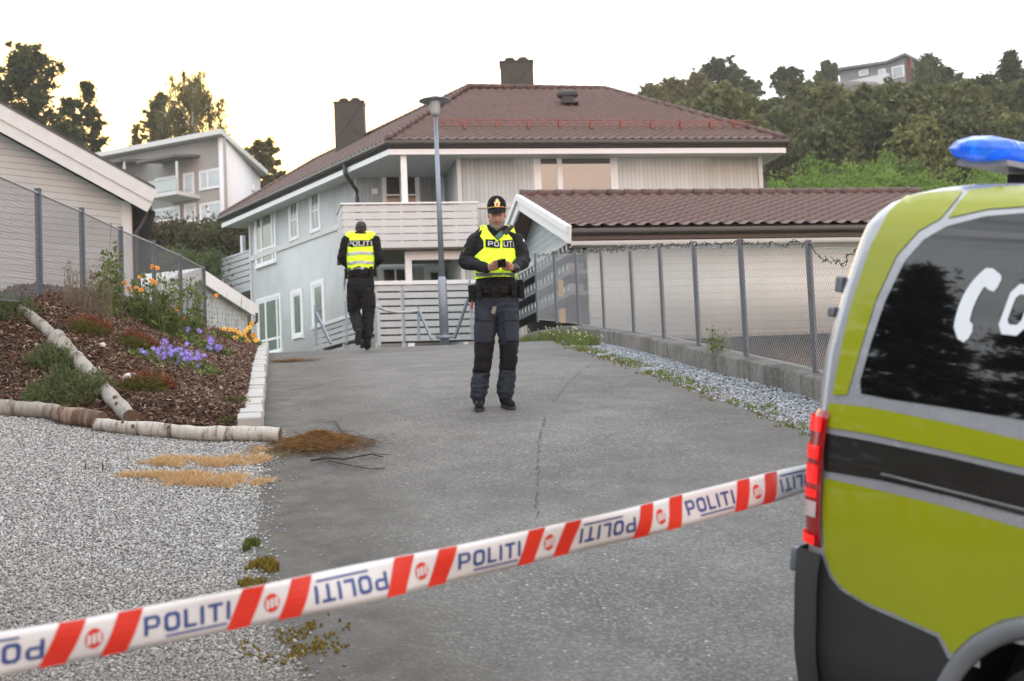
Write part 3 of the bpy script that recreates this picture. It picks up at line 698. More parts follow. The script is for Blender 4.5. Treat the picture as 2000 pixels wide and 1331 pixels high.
pa = pl2.sz(798, 520)[0]; q = MB(); zz = pl2.sz(798, 508)[1]; pl2.box(q, pa - .1, pa + .1, ZG, zz, -.2, 0); pl2.box(q, pa - .1, pl2.L + .3, zz, zb - .06, -.2, 0)
q.build('carport_beam', M['white'], H)
# left balcony at the far end
pb = Plane(P(433, 500, 60) * 1, P(490, 500, 57.6) * 1)
q = MB(); z0, z1 = pb.sz(460, 568)[1], pb.sz(460, 500)[1]; hh = z1 - z0
for i in range(6): pb.box(q, 0, pb.L, z0 + hh * i / 6, z0 + hh * (i + .82) / 6, 0, .03)
pb.box(q, -.04, pb.L, z1 - .03, z1 + .05, -.06, .06); pb.box(q, 0, pb.L, z0 - .15, z0 - .01, -2.2, .02)
q.build('side_balcony', M['board'], H)
q = MB()
a = pb.sz(471, 470)[0]; pb.box(q, a - .09, a + .09, z1, zs, -.15, 0); a = pb.sz(483, 470)[0]; pb.box(q, a - .08, a + .08, z1, zs, -1.2, -1.05)
q.build('post', M['white'], H)['label'] = 'white posts of the far side balcony'
# chimneys with caps
def chimney(x0, x1, yt, base, par, lab):
    D = base.y; zt_ = P((x0 + x1) / 2, yt, D).z; w = (x1 - x0) / FPX * D; q = MB(); c = P((x0 + x1) / 2 + .02 * 40, (yt + base_py(base)) / 2, D)
    cx = P((x0 + x1) / 2, yt, D).x + .02; h0 = ZR - 2.2; sy = .85
    q.box((cx, D, (h0 + zt_) / 2), (w, sy, zt_ - h0))
    o = q.build('chimney', M['chim'], par); o['label'] = lab
    q = MB(); q.box((cx, D, zt_ + .025), (w + .06, sy + .06, .06))
    for s_ in (-1, 1):                    # pressed diagonal creases of the metal cladding
        q.bar((cx - s_ * w * .48, D - sy / 2 - .004, zt_ - .05), (cx + s_ * w * .48, D - sy / 2 - .004, zt_ - min(w * 1.3, (zt_ - h0) * .9)), .014, .03, up=(0, 1, 0))
    q.build('cladding_trim', M['chim'], o)
    for s_ in (-1, 1):
        q = MB(); x_ = cx + s_ * w * .2; q.tube([(x_, D, zt_ + .05), (x_, D, zt_ + .16)], (w * .14, w * .14), n=14); q.tube([(x_, D, zt_ + .16), (x_, D, zt_ + .19), (x_, D, zt_ + .26)], [w * .17, w * .17, w * .12], n=14)
        q.build('chimney_pot', M['chim'], o, smooth=False)
def base_py(v): return cam_px(v)[1]
chimney(975, 1040, 127, Vector((0, (A_.y + B_.y) / 2 + .7, 0)), H, 'chimney standing on the main ridge')
mid = A_ + bk * (fl.L * .50)
chimney(653, 711, 205, Vector((0, mid.y + .3, 0)), H, 'chimney on the left wing of the roof')
# roof vent
def on_plane(px, py, p0, nrm):
    r = ray(px, py); return EYE + r * ((p0 - EYE).dot(nrm) / r.dot(nrm))
vp = on_plane(1109, 204, E1, NF); q = MB(); q.box(vp + Vector((0, 0, .12)), (.42, .4, .25)); q.tube([vp + Vector((-.25, -.1, .32)), vp + Vector((.25, -.1, .32))], (.14, .14), n=10, rnd=True); q.box(vp + Vector((.05, -.1, -.02)), (.6, .6, .04))
q.build('roof_vent', M['black'], rfront)
# snow guard
a0 = on_plane(843, 250, E1, NF); a1 = on_plane(1468, 252, E1, NF); q = MB(); nf = NF * .22
up_ = ((A_ + B_) / 2 - (E1 + E4) / 2); up_ = (up_ - NF * up_.dot(NF)).normalized()
dd = a1 - a0; a0l = a0; 
for k in (.05, .14, .23): q.tube([a0l + NF * (k + .04), a1 + NF * (k + .04)], .014, n=6)
sg = q.build('snow_guard', M['red'], rfront)
for px in (905, 969, 1030, 1091, 1152, 1211, 1270, 1327, 1385, 1432):
    c = on_plane(px, 250, E1, NF); q = MB(); q.bar(c + NF * .02, c + NF * .30, .05, .02, up=up_); q.bar(c + NF * .05 - up_ * .22, c + NF * .28, .05, .02, up=NF); q.box(c - up_ * .25 + NF * .07, (.07, .05, .05)); q.build('bracket', M['red'], sg)
# downpipes
za = ZE - .14
e = fl.pt(fl.sz(676, 318)[0], 0, .05); w1 = wl.pt(wl.sz(703, 345)[0] - .12, 0, .08)
downpipe(H, [Vector((e.x, e.y, za)), Vector((e.x, e.y, za - .35)), Vector((w1.x, w1.y, za - .75)), Vector((w1.x, w1.y, za - 1.0)), Vector((w1.x, w1.y, ZG))], .075)
ce = wf.pt(aF1 + .08, 0, -.08); q_ = E4 + Vector((.02, .35, -.25))
downpipe(H, [q_, q_ + Vector((-.02, .1, -.25)), Vector((ce.x, ce.y, ZE - .95)), Vector((ce.x, ce.y, ZE - 1.3)), Vector((ce.x, ce.y, ZG))], .055)
# ---------------------------------------------------------------- garage
GA = thing('garage', 'low garage with brown tile roof and white gable behind the right chain link fence', 'garage', tuple(P(1400, 640, 28)))
zge = 4.30 + CZ; ge0 = PZ(1112, 444, zge); ge1 = PZ(1722, 437, zge); ge1 = ge0 + (ge1 - ge0) * 1.5
gp = Plane(ge0, ge1); gb_ = Vector((-gp.n.x, -gp.n.y, 0))
zgr = zge + 1.42
gr0 = PZ(1047, 384, zgr); rr_ = (gr0 - ge0); run = rr_.dot(gb_); gr0 = ge0 + gb_ * run + Vector((0, 0, 1.42)) ; gr0.z = zgr
sh = PZ(1052, 384, zgr); off_ = (Vector((sh.x, sh.y, 0)) - Vector((gr0.x, gr0.y, 0))).dot(gp.d)
print('garage run', run, 'offset', off_)
gr1 = gr0 + gp.d * gp.L; ge2 = ge0 + gb_ * 2 * run; ge3 = ge1 + gb_ * 2 * run
ro, GN = roof_slope('roof', ge0, ge1, gr1, gr0, M['tile2'], GA, amp=.045); ro['label'] = 'near slope of the garage roof'
ro2, _n = roof_slope('roof', ge3, ge2, gr0, gr1, M['tile2'], GA)
q = MB(); ridge_cap(q, gr0 + Vector((0, 0, .04)), gr1 + Vector((0, 0, .04))); q.build('ridge_tiles', M['tile2'], ro, smooth=True)
q = MB(); q.tube([gp.pt(.02, zge - .10, .05), gp.pt(gp.L, zge - .10, .05)], .065, n=10); q.bar(gp.pt(0.02, zge - .14, -.02), gp.pt(gp.L, zge - .14, -.02), .03, .22); q.build('gutter', M['darkmetal'], GA)
q = MB(); q.bar(gp.pt(.02, zge - .31, -.04), gp.pt(gp.L, zge - .31, -.04), .04, .08); q.prism([gp.pt(.1, zge - .34, -.02), gp.pt(gp.L, zge - .34, -.02), gp.pt(gp.L, zge - .34, -.5), gp.pt(.1, zge - .34, -.5)], (0, 0, .02)); q.build('fascia', M['offwhite'], GA)
gw = Plane(gp.pt(.45, 0, -.4), gp.pt(gp.L - .4, 0, -.4)); zg0 = gw.sz(1500, 650)[1]
wall_quad('wall', gw.A, gw.B, zg0, zge - .32, M['siding_garage'], GA)['label'] = 'long white garage wall'
wall_quad('foundation', gw.pt(-.02, 0, .01), gw.pt(gw.L, 0, .01), zg0 - 1.3, zg0 - .003, pm('foundation_render', (.16, .13, .11), .85, var=.3, bump=.4), GA)
# gable end (faces left)
Ag = gw.A; Bg = gw.A + gb_ * (2 * run - .8); gg = Plane(Bg, Ag); zgb = gg.sz(1060, 500)[1]
V = [gg.pt(0, zgb), gg.pt(gg.L, zgb), gg.pt(gg.L, zge - .3), gg.pt(gg.L / 2, zgr - .12), gg.pt(0, zge - .3)]
uvs = [(0, zgb), (gg.L, zgb), (gg.L, zge - .3), (gg.L / 2, zgr - .12), (0, zge - .3)]
np_mesh('gable_wall', [v[:] for v in V], [(0, 1, 2, 3, 4)], M['siding_gable'], parent=GA, uv=uvs)
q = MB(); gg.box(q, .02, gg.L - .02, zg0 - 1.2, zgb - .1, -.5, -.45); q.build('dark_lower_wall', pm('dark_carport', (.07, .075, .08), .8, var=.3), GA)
q = MB(); gg.box(q, 0, gg.L, zgb - .12, zgb, -.1, .05); q.build('lower_beam', M['offwhite'], GA)
RK = thing('storage_rack', 'grey rack with pale block ends under the gable, behind the fence', 'rack', tuple(gg.pt(gg.L * .5, zg0 - 1, .2)))
for j, yy in enumerate((540, 575, 612)):
    z = gg.sz(1060, yy)[1]; q = MB(); gg.box(q, .1, gg.L - .1, z - .06, z + .02, -.1, .35); q.build('shelf', M['postg'], RK)
    for i in range(22): a = .25 + i * (gg.L - .5) / 22; q = MB(); gg.box(q, a, a + .17, z + .021, z + .2, 0, .3); gg.box(q, a + .04, a + .13, z + .07, z + .15, .3, .305, 1); q.build('block', [M['board'] if False else M['galv'], M['offwhite']], RK)
q = MB(); wv = gp.d * -.02
for a, b_ in ((ge0, gr0), (ge2, gr0)):
    s_ = (b_ - a).normalized(); q.bar(a - s_ * .12 + wv + Vector((0, 0, -.13)), b_ + wv + Vector((0, 0, -.13)), .05, .34, up=(0, 0, 1)); q.bar(a - s_ * .1 + wv * 3 + Vector((0, 0, -.02)), b_ + wv * 3 + Vector((0, 0, -.02)), .07, .13, up=(0, 0, 1))
q.build('barge_board', M['white'], GA)
# ---------------------------------------------------------------- neighbouring house on the left
NH = thing('house', 'grey timber house with white barge boards at the left edge, gable towards the camera', 'house', tuple(P(150, 520, 26)))
dirn = Vector((.957, .29, 0)); cA = P(259, 460, 27); np0 = Plane(cA - dirn * 12, cA); a1, zc = np0.sz(259, 420)
def ngz(px, py): return np0.sz(px, py)
s0, zt0 = ngz(0, 262); s1, zt1 = ngz(262, 405)
slope = (zt0 - zt1) / (s1 - s0); zl = lambda s_: zt1 + (s1 - s_) * slope
apex = max(0.5, np0.L - 7.2)
V = [np0.pt(apex - 7, 1.2), np0.pt(np0.L, 1.2), np0.pt(np0.L, zl(np0.L)), np0.pt(apex, zl(apex)), np0.pt(apex - 7, zl(np0.L))]
uvs = [(apex - 7, 0), (np0.L, 0), (np0.L, V[2].z), (apex, V[3].z), (apex - 7, V[4].z)]
np_mesh('gable_wall', [v[:] for v in V], [(0, 1, 2, 3, 4)], M['siding_h'], parent=NH, uv=uvs)
q = MB(); np0.box(q, np0.L - .2, np0.L - .02, 1.2, zl(np0.L - .2) - .02, .002, .03); q.build('corner_board', M['siding_h'] if False else M['offwhite'], NH)
q = MB(); se = np0.L + .42
oh = .35
for (o_, zz0, hh_) in ((oh, .10, .22), (oh + .03, .36, .26)):
    for s_a, s_b in ((se - (0.1 if zz0 < .2 else 0), apex), (2 * apex - se, apex)):
        a = np0.pt(s_a, zl(s_a if s_a > apex else 2 * apex - s_a) + zz0, o_); b_ = np0.pt(s_b, zl(apex) + zz0, o_); q.bar(a, b_, .03, hh_, up=(0, 0, 1))
q.build('barge_board', M['offwhite'], NH)
rt = []
for s_a in (se, 2 * apex - se):
    sa = s_a if s_a > apex else 2 * apex - s_a
    e_a = np0.pt(s_a, zl(sa) + .50, oh + .06); e_b = np0.pt(s_a, zl(sa) + .50, -11); ra = np0.pt(apex, zl(apex) + .50, oh + .06); rb = np0.pt(apex, zl(apex) + .50, -11)
    q = MB(); q.prism([e_a, e_b, rb, ra], (0, 0, .05)); q.prism([p - Vector((0, 0, .45)) for p in (np0.pt(s_a, zl(sa) + .5, oh), np0.pt(s_a, zl(sa) + .5, -11), np0.pt(apex, zl(apex) + .5, -11), np0.pt(apex, zl(apex) + .5, oh))], (0, 0, .02)); q.build('roof', pm('dark_roofing', (.06, .06, .06), .7), NH)
q = MB(); np0.box(q, np0.L - .06, np0.L, 1.2, zl(np0.L), -11, -.001); q.build('side_wall', M['offwhite'], NH)
c0 = np0.pt(se - .1, zl(np0.L) - .12, .1); c1 = np0.pt(np0.L + .08, zl(np0.L) - .5, .02)
downpipe(NH, [c0 + Vector((0, 0, .25)), c0, c1 + Vector((.08, 0, .08)), c1, Vector((c1.x, c1.y, 1.0))], .05)
# ---------------------------------------------------------------- little shed between the fence and the house
SH = thing('shed', 'small pale shed with white edged roof below the far left balcony', 'shed', tuple(P(440, 640, 41)))
sp_ = Plane(P(400, 600, 40), P(484, 600, 42)); s0, zt0 = sp_.sz(402, 562); s1, zt1 = sp_.sz(480, 612); sl_ = (zt0 - zt1) / (s1 - s0); ap = s0 - .5
zf_ = lambda s_: zt1 + (s1 - s_) * sl_
V = [sp_.pt(2 * ap - s1, 1.5), sp_.pt(s1, 1.5), sp_.pt(s1, zf_(s1)), sp_.pt(ap, zf_(ap)), sp_.pt(2 * ap - s1, zf_(s1))]
np_mesh('gable_wall', [v[:] for v in V], [(0, 1, 2, 3, 4)], M['siding_gable'], parent=SH, uv=[(v.dot(sp_.d), v.z) for v in V])
q = MB()
for s_b in (s1 + .25, 2 * ap - s1 - .25):
    sb = s_b if s_b > ap else 2 * ap - s_b; q.bar(sp_.pt(s_b, zf_(sb) + .12, .2), sp_.pt(ap, zf_(ap) + .12, .2), .05, .34, up=(0, 0, 1))
    q.prism([sp_.pt(s_b, zf_(sb) + .3, .22), sp_.pt(s_b, zf_(sb) + .3, -5), sp_.pt(ap, zf_(ap) + .3, -5), sp_.pt(ap, zf_(ap) + .3, .22)], (0, 0, .04))
q.build('roof', M['white'], SH); q = MB(); sp_.box(q, s1 - .05, s1, 1.5, zf_(s1), -5, 0); sp_.box(q, s1 - .1, s1 + .02, 1.5, zf_(s1), .001, .03); q.build('side_wall', M['offwhite'], SH)
q = MB(); q.tube([sp_.pt(s1 + .2, zf_(s1), .25), sp_.pt(s1 + .2, zf_(s1) - .25, .25), sp_.pt(s1 + .05, zf_(s1) - .45, .05), sp_.pt(s1 + .05, 1.6, .05)], .045, n=8); q.build('downpipe', M['darkmetal'], SH)
# ---------------------------------------------------------------- apartment block
AB = thing('apartment_building', 'grey three storey apartment block with covered balconies and a white end wall on the slope', 'building', tuple(P(400, 430, 90)))
stucco = pm('grey_render', (.27, .27, .26), .8, var=.08, scale=.5); wren = pm('white_render', (.62, .63, .65), .8, var=.05, scale=.5)
k1 = P(437, 350, 90); k0 = P(120, 350, 97); k2 = P(508, 350, 103)
ap_ = Plane(k0, k1); zt = ap_.sz(437, 268)[1]; zb_ = 12.5
wall_quad('wall', k0, k1, zb_, zt, stucco, AB, .3)['label'] = 'grey front wall'
zr2 = PW(508, 352, k1, k2).z + .3
wall_quad('wall', k1, k2, zb_, zt, wren, AB, .3, z1b=zr2)['label'] = 'white end wall'
q = MB(); q.prism([ap_.pt(-1, zt + .05, .7), ap_.pt(ap_.L + .5, zt + .05, .7), Vector((k2.x + .6, k2.y, zr2 + .05)), Vector((k0.x, k0.y + 14, zr2 + .05))], (0, 0, .32)); q.build('roof', M['offwhite'], AB)
cg = pm('pale_curtain_window', (.42, .47, .5), .15, var=.2, scale=.8, spec=.7)
for (x0, x1, y0, y1) in ((305, 347, 348, 376), (360, 378, 340, 378), (391, 433, 333, 368), (303, 350, 408, 431), (362, 381, 400, 432), (392, 435, 397, 432)):
    winpx(ap_, x0, x1, y0, y1, AB, divs=(.35,) if x1 - x0 > 30 else (), fw=.1, trim=.08, glass=cg)
pe = Plane(k1, k2); winpx(pe, 493, 497, 358, 373, AB, fw=.05, trim=.05)
apo = Plane(ap_.pt(0, 0, 2.2), ap_.pt(ap_.L, 0, 2.2))
def abalc(x0, x1, yt, yf, roof):
    a0, a1 = apo.sz(x0, yf)[0], apo.sz(x1, yf)[0]; z0 = apo.sz((x0 + x1) / 2, yf)[1]; z1 = apo.sz((x0 + x1) / 2, yt)[1]
    q = MB(); ap_.box(q, a0, a1, z0 - .2, z0 + .05, 0, 2.2); o = q.build('balcony', M['offwhite'], AB)
    q = MB(); ap_.box(q, a0, a1, z0 + .1, z1, 2.12, 2.16); ap_.box(q, a0, a0 + .04, z0 + .1, z1, .05, 2.12); q.build('glass_panel', pm('balcony_glass', (.35, .42, .42), .12, var=.1), o)
    q = MB(); ap_.box(q, a1 - .12, a1, z0 + .05, apo.sz(x0, roof + 8)[1], 2.0, 2.12); ap_.box(q, a0, a1, z1, z1 + .05, 2.1, 2.2); q.build('rail', M['offwhite'], o)
abalc(290, 345, 352, 378, 316); abalc(170, 242, 352, 378, 320)
for (x0, x1, y) in ((270, 345, 316), (185, 242, 322)):
    a0, a1 = apo.sz(x0, y)[0], apo.sz(x1, y)[0]; z = apo.sz(x0, y)[1]; q = MB(); q.prism([ap_.pt(a0, z + .2, 0), ap_.pt(a1, z + .2, 0), ap_.pt(a1, z - .15, 2.4), ap_.pt(a0, z - .15, 2.4)], (0, 0, .16)); q.build('awning_roof', M['darkmetal'] if False else pm('canopy_slab', (.10, .10, .10), .6), AB)
# ---------------------------------------------------------------- hilltop house
TB = thing('hilltop_house', 'modern grey house with slanting roof and red end wall on top of the hill', 'house', tuple(P(1710, 160, 168)))
D_ = 168; q0, q1, q2 = P(1640, 150, D_ + 3), P(1740, 150, D_), P(1768, 150, D_ - 2); tp = Plane(q0, q2); zb_ = tp.sz(1700, 175)[1]
za_, zbb, zc_ = tp.sz(1638, 139)[1], tp.sz(1738, 125)[1], tp.sz(1770, 112)[1]
V = [tp.pt(0, zb_), tp.pt(tp.L, zb_), tp.pt(tp.L, zc_), tp.pt(tp.sz(1738, 125)[0], zbb), tp.pt(0, za_)]
q = MB(); q.prism(V, -tp.n * 9); q.build('wall', pm('grey_cladding', (.20, .215, .22), .7, var=.05, scale=.2), TB)
q = MB(); q.prism([tp.pt(-.8, za_, .8), tp.pt(tp.L * .77, zbb, .8), tp.pt(tp.L + .5, zc_ + .1, .8), tp.pt(tp.L + .5, zc_ + .1, -9), tp.pt(-.8, za_, -9)], (0, 0, .3)); q.build('roof', pm('zinc_roof', (.13, .14, .15), .5), TB)
q = MB(); q.box(tp.pt(tp.L + .45, (zb_ + zc_) / 2 - .2, -.6), (.5, .6, zc_ - zb_), tp.R); q.build('red_end_wall', pm('red_cladding', (.12, .018, .014), .6), TB)
q = MB(); tp.box(q, tp.sz(1652, 150)[0], tp.L * .8, zb_ - .1, tp.sz(1700, 155)[1], .5, 1.2); q.build('terrace_rail', M['offwhite'], TB)
for (x0, x1, y0, y1) in ((1678, 1696, 139, 150), (1716, 1730, 137, 152), (1742, 1766, 132, 155)):
    a0, a1 = tp.sz(x0, y0)[0], tp.sz(x1, y0)[0]; q = MB(); tp.box(q, a0, a1, tp.sz(x0, y1)[1], tp.sz(x0, y0)[1], .01, .12); o = q.build('window', M['white'], TB); q = MB(); tp.box(q, a0 + .15, a1 - .15, tp.sz(x0, y1)[1] + .15, tp.sz(x0, y0)[1] - .15, .1, .16); q.build('pane', cg if x0 < 1740 else M['glass'], o)
# ---------------------------------------------------------------- board fences at the crest
def board_fence(pl, z0, z1, nb, root, seams):
    q = MB(); h = (z1 - z0) / nb
    for i in range(nb):
        for a, b_ in zip(seams[:-1], seams[1:]): pl.box(q, a + .012, b_ - .012, z0 + h * i + h * .14, z0 + h * (i + 1) - h * .10, 0, .03)
    q.build('boards', M['board'], root); q = MB(); pl.box(q, 0, pl.L, z0, z1 - .02, -.30, -.28); q.build('gap_shade_panel', M['chim'], root); q = MB(); pl.box(q, -.05, pl.L + .05, z1, z1 + .10, -.06, .07); q.build('top_rail', M['white'], root)  # dark panel added behind the boards so their gaps look shaded
    for a in seams: q = MB(); pl.box(q, a - .05, a + .05, z0 - .3, z1 - .001, -.1, -.002); q.build('post', M['board'], root)
BF = thing('board_fence', 'white horizontal board fence under the balcony behind the crest', 'fence', tuple(P(830, 655, 36)))
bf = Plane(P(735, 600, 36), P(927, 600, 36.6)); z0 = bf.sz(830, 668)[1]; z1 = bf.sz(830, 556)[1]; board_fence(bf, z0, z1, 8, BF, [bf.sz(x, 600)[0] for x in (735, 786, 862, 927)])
BF2 = thing('board_fence', 'low white board fence stepping away left of the walking officer', 'fence', tuple(P(645, 665, 38)))
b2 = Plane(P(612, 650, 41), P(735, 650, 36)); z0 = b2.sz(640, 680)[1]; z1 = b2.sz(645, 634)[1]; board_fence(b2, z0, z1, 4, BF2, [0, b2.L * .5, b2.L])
# ---------------------------------------------------------------- street lamp
lp = P(868, 659, 26.0); SL = thing('street_lamp', 'tall grey steel lamp post with flat disc hood at the crest of the drive', 'street lamp', tuple(lp))
zt = P(851, 198, 26.0).z; q = MB(); q.tube([lp + Vector((0, 0, -.3)), lp + Vector((0, 0, 1.05)), lp + Vector((0, 0, 1.12))], [.085, .08, .055], n=16); q.tube([lp + Vector((0, 0, 1.1)), Vector((lp.x, lp.y, zt - .25))], [.055, .036], n=14)
q.build('pole', M['lamp'], SL, smooth=True); q = MB(); q.tube([lp + Vector((0, 0, -.02)), lp + Vector((0, 0, .03))], .16, n=16); q.build('base_plate', M['lamp'], SL)
q = MB(); q.tube([(lp.x, lp.y, zt - .28), (lp.x, lp.y, zt - .22), (lp.x, lp.y, zt - .02), (lp.x, lp.y, zt)], [.06, .085, .10, .105], n=18); q.build('lantern', pm('lamp_body', (.40, .42, .44), .35, metal=.3, var=.1), SL, smooth=True)
q = MB(); q.tube([(lp.x, lp.y, zt), (lp.x, lp.y, zt + .015), (lp.x, lp.y, zt + .07), (lp.x, lp.y, zt + .11)], [.30, .30, .12, .02], n=28); q.build('hood', M['lamp'], SL, smooth=True)
# ================================================================ low concrete wall and chain link fences
mt, n, l, b = new_mat('old_concrete')
tcn = n.new('ShaderNodeTexCoord'); OB = tcn.outputs['Object']
c = MIX(RMP(NZ(2.5, 8), .35, .68, 0, 1), (.06, .055, .048), (.16, .15, .14)); c = MIX(RMP(NZ(25, 8), .4, .7, 0, .4), c, (.22, .21, .20))
mpn = n.new('ShaderNodeMapping'); mpn.inputs['Scale'].default_value = (6, 6, .8); l.new(OB, mpn.inputs[0])
c = MIX(RMP(NZ(1.6, 6, .6, mpn.outputs[0]), .5, .62, 0, .6), c, (.045, .04, .034))
l.new(c, b.inputs['Base Color']); b.inputs['Roughness'].default_value = .9
bp = n.new('ShaderNodeBump'); bp.inputs['Distance'].default_value = .02; l.new(NZ(18, 8), bp.inputs['Height']); l.new(bp.outputs[0], b.inputs['Normal'])
CONC = mt
def wz(y): return R0(0, y) + .215 + .02 * mnoise.noise(Vector((y * .8, 1, 0)))
ys_ = list(np.arange(4, 26.6, .2)); sec = []
for y in ys_:
    x = xw(y) + .02 * mnoise.noise(Vector((y * 1.1, 7, 0))); z = wz(y)
    sec.append([(x, y, z - 1.6), (x, y, z - .02), (x + .025, y, z), (x + .27, y, z + .004), (x + .30, y, z - .03), (x + .32, y, z - 2.2)])
V = [p for s_ in sec for p in s_]; F = [(j * 6 + i, (j + 1) * 6 + i, (j + 1) * 6 + i + 1, j * 6 + i + 1) for j in range(len(ys_) - 1) for i in range(5)]
o = np_mesh('retaining_wall', V, F, CONC, origin=sec[40][0]); tag(o, 'low weathered concrete wall carrying the right hand fence', 'low wall')
def chainlink(name, label, posts_b, hts, root_loc, cell=.05, top_rail=True, post_w=.05, wire=.0013, mesh_from=0, extend=None, pm_=None, strands=()):
    T = thing(name, label, 'fence', tuple(root_loc))
    n_ = len(posts_b)
    for i, (p, h) in enumerate(zip(posts_b, hts)):
        q = MB(); q.box(Vector(p) + Vector((0, 0, h / 2 + .01)), (post_w, post_w, h + .06)); q.box(Vector(p) + Vector((0, 0, h + .045)), (post_w * 1.1, post_w * 1.1, .012)); q.build('post', pm_ or M['postg'], T)
    V, F = [], []
    def seg(a, b_, r):
        a, b_ = np.array(a), np.array(b_); d = b_ - a; ln = np.linalg.norm(d)
        if ln < 1e-6: return
        d = d / ln; s_ = np.cross(d, [0.3, .9, .2]); s_ /= np.linalg.norm(s_); t = np.cross(d, s_); k = len(V)
        for e in (a, b_):
            for j in range(3): an = j * 2.094; V.append(e + r * (s_ * math.cos(an) + t * math.sin(an)))
        for j in range(3): F.append((k + j, k + (j + 1) % 3, k + 3 + (j + 1) % 3, k + 3 + j))
    for i in range(n_ - 1):
        A, B = np.array(posts_b[i]), np.array(posts_b[i + 1]); L_ = np.linalg.norm(B - A); nc = max(2, int(round(L_ / cell))); nr = int(round((hts[i] + hts[i + 1]) / 2 / cell / .62)) // 2 * 2
        def pt(u, v): b0 = A + (B - A) * u; h_ = lerp(hts[i], hts[i + 1], u); return b0 + np.array([0, 0, .02 + (h_ - .03) * v])
        for c_ in range(nc):
            for r_ in range(nr):
                e_, o_ = (0, .5) if r_ % 2 == 0 else (.5, 0)
                seg(pt((c_ + e_) / nc, r_ / nr), pt((c_ + o_) / nc, (r_ + 1) / nr), wire)
                e_, o_ = (1, .5) if r_ % 2 == 0 else (.5, 1)
                seg(pt((c_ + e_) / nc, r_ / nr), pt((c_ + o_) / nc, (r_ + 1) / nr), wire)
        tw = 40
        for v in (0.0, 1.0):
            for k in range(nc * 2): seg(pt(k / nc / 2, v) + np.array([0, 0, .006 * (k % 2)]), pt((k + 1) / nc / 2, v) + np.array([0, 0, .006 * ((k + 1) % 2)]), wire * 1.9)
        for v in strands: seg(pt(0, v), pt(1, v), wire * 1.2)
    np_mesh('wire_mesh', np.array(V), np.array(F), M['wire'], parent=T)
    return T
# right fence
rp = [(1562, 730, 483, 1550), (1454, 697, 478, 1445), (1367, 676, 481, 1360), (1295, 661, 484, 1287), (1235, 651, 489, 1228), (1181, 643, 492, 1173), (1131, 636, 495, 1125), (1088, 630, 497, 1084), (1051, 627, 501, 1047)]
pb_ = []
for (bx, by, ty, tx) in rp:                            # posts stand on the wall
    pb_.append(hit(bx, by, lambda x, y: wz(y) if x > xw(y) - .3 else -9, 8, 27))
for i, d_ in ((5, 21.5), (6, 23.0), (7, 24.4), (8, 25.8)): pb_[i] = P(rp[i][0], rp[i][1], d_)
for i, p in enumerate(pb_):
    if i < 5: p.x = xw(p.y) + .15; p.z = wz(p.y)
pn = Vector((xw(9.6) + .15, 9.6, 0)); pn.z = wz(9.6); pn2 = Vector((xw(11.6) + .15, 11.5, 0)); pn2.z = wz(11.5)
posts = [pn, pn2] + pb_
hts = []
for i, p in enumerate(posts):
    if i < 2: hts.append(1.17)
    else:
        k = i - 2; h = P(rp[k][3], rp[k][2], p.y).z - p.z; hts.append(h)
print('right fence posts', [(round(p.x, 2), round(p.y, 2), round(p.z, 2)) for p in posts], [round(h, 2) for h in hts])
RF = chainlink('chain_link_fence', 'chain link fence with grey posts on the low wall along the right of the drive', posts, hts, pb_[3], cell=.052, wire=.0020)
# left fence
hl = [P(a, b_, p.y).z - p.z for (a, b_), p in zip([(68, 378), (157, 414), (235, 450), (300, 476), (352, 500), (398, 524)], fenceL)]
f0 = fenceL[0] + (fenceL[0] - fenceL[1]) * 1.0
print('left fence h', [round(h, 2) for h in hl])
topl = MB()
LF = chainlink('chain_link_fence', 'chain link fence with top rail falling away behind the flower bed on the left', [f0] + fenceL, [hl[0] * 1.0] + hl, fenceL[2], cell=.055, post_w=.06, wire=.0018)
LW = pm('weathered_wire', (.15, .16, .17), .5, metal=.3)
for ch in LF.children:
    if ch.name.startswith('wire_mesh'): ch.data.materials.clear(); ch.data.materials.append(LW)
q = MB(); pts_ = [p + Vector((0, 0, h + .0)) for p, h in zip([f0] + fenceL, [hl[0]] + hl)]; q.tube(pts_, .014, n=6)
q.build('top_rail', M['wire'], LF)
# fence at the crest with braces
fm = []
FC_ = [(618, 672, 602), (678, 668, 594), (735, 668, 578), (790, 664, 570), (862, 661, 556), (922, 660, 552)]
pc = [P(a, b_, 28.5) for a, b_, c_ in FC_]; hc = [P(a, c_, 28.5).z - p.z for (a, b_, c_), p in zip(FC_, pc)]
CF = chainlink('chain_link_fence', 'low wire fence with slanting braces across the crest behind the walking officer', pc, hc, pc[2], cell=.11, wire=.0016, pm_=M['lamp'], post_w=.045)
for (x0, y0, x1, y1) in ((618, 612, 646, 671), (817, 604, 843, 663), (914, 585, 888, 661)):
    q = MB(); q.bar(P(x0, y0, 28.4), P(x1, y1, 28.0), .045, .045); q.build('brace', M['lamp'] if x0 < 900 else M['postg'], CF)
q = MB(); q.bar(P(817, 600, 28.4), P(818, 665, 28.4), .05, .05); q.build('post', M['lamp'], CF)
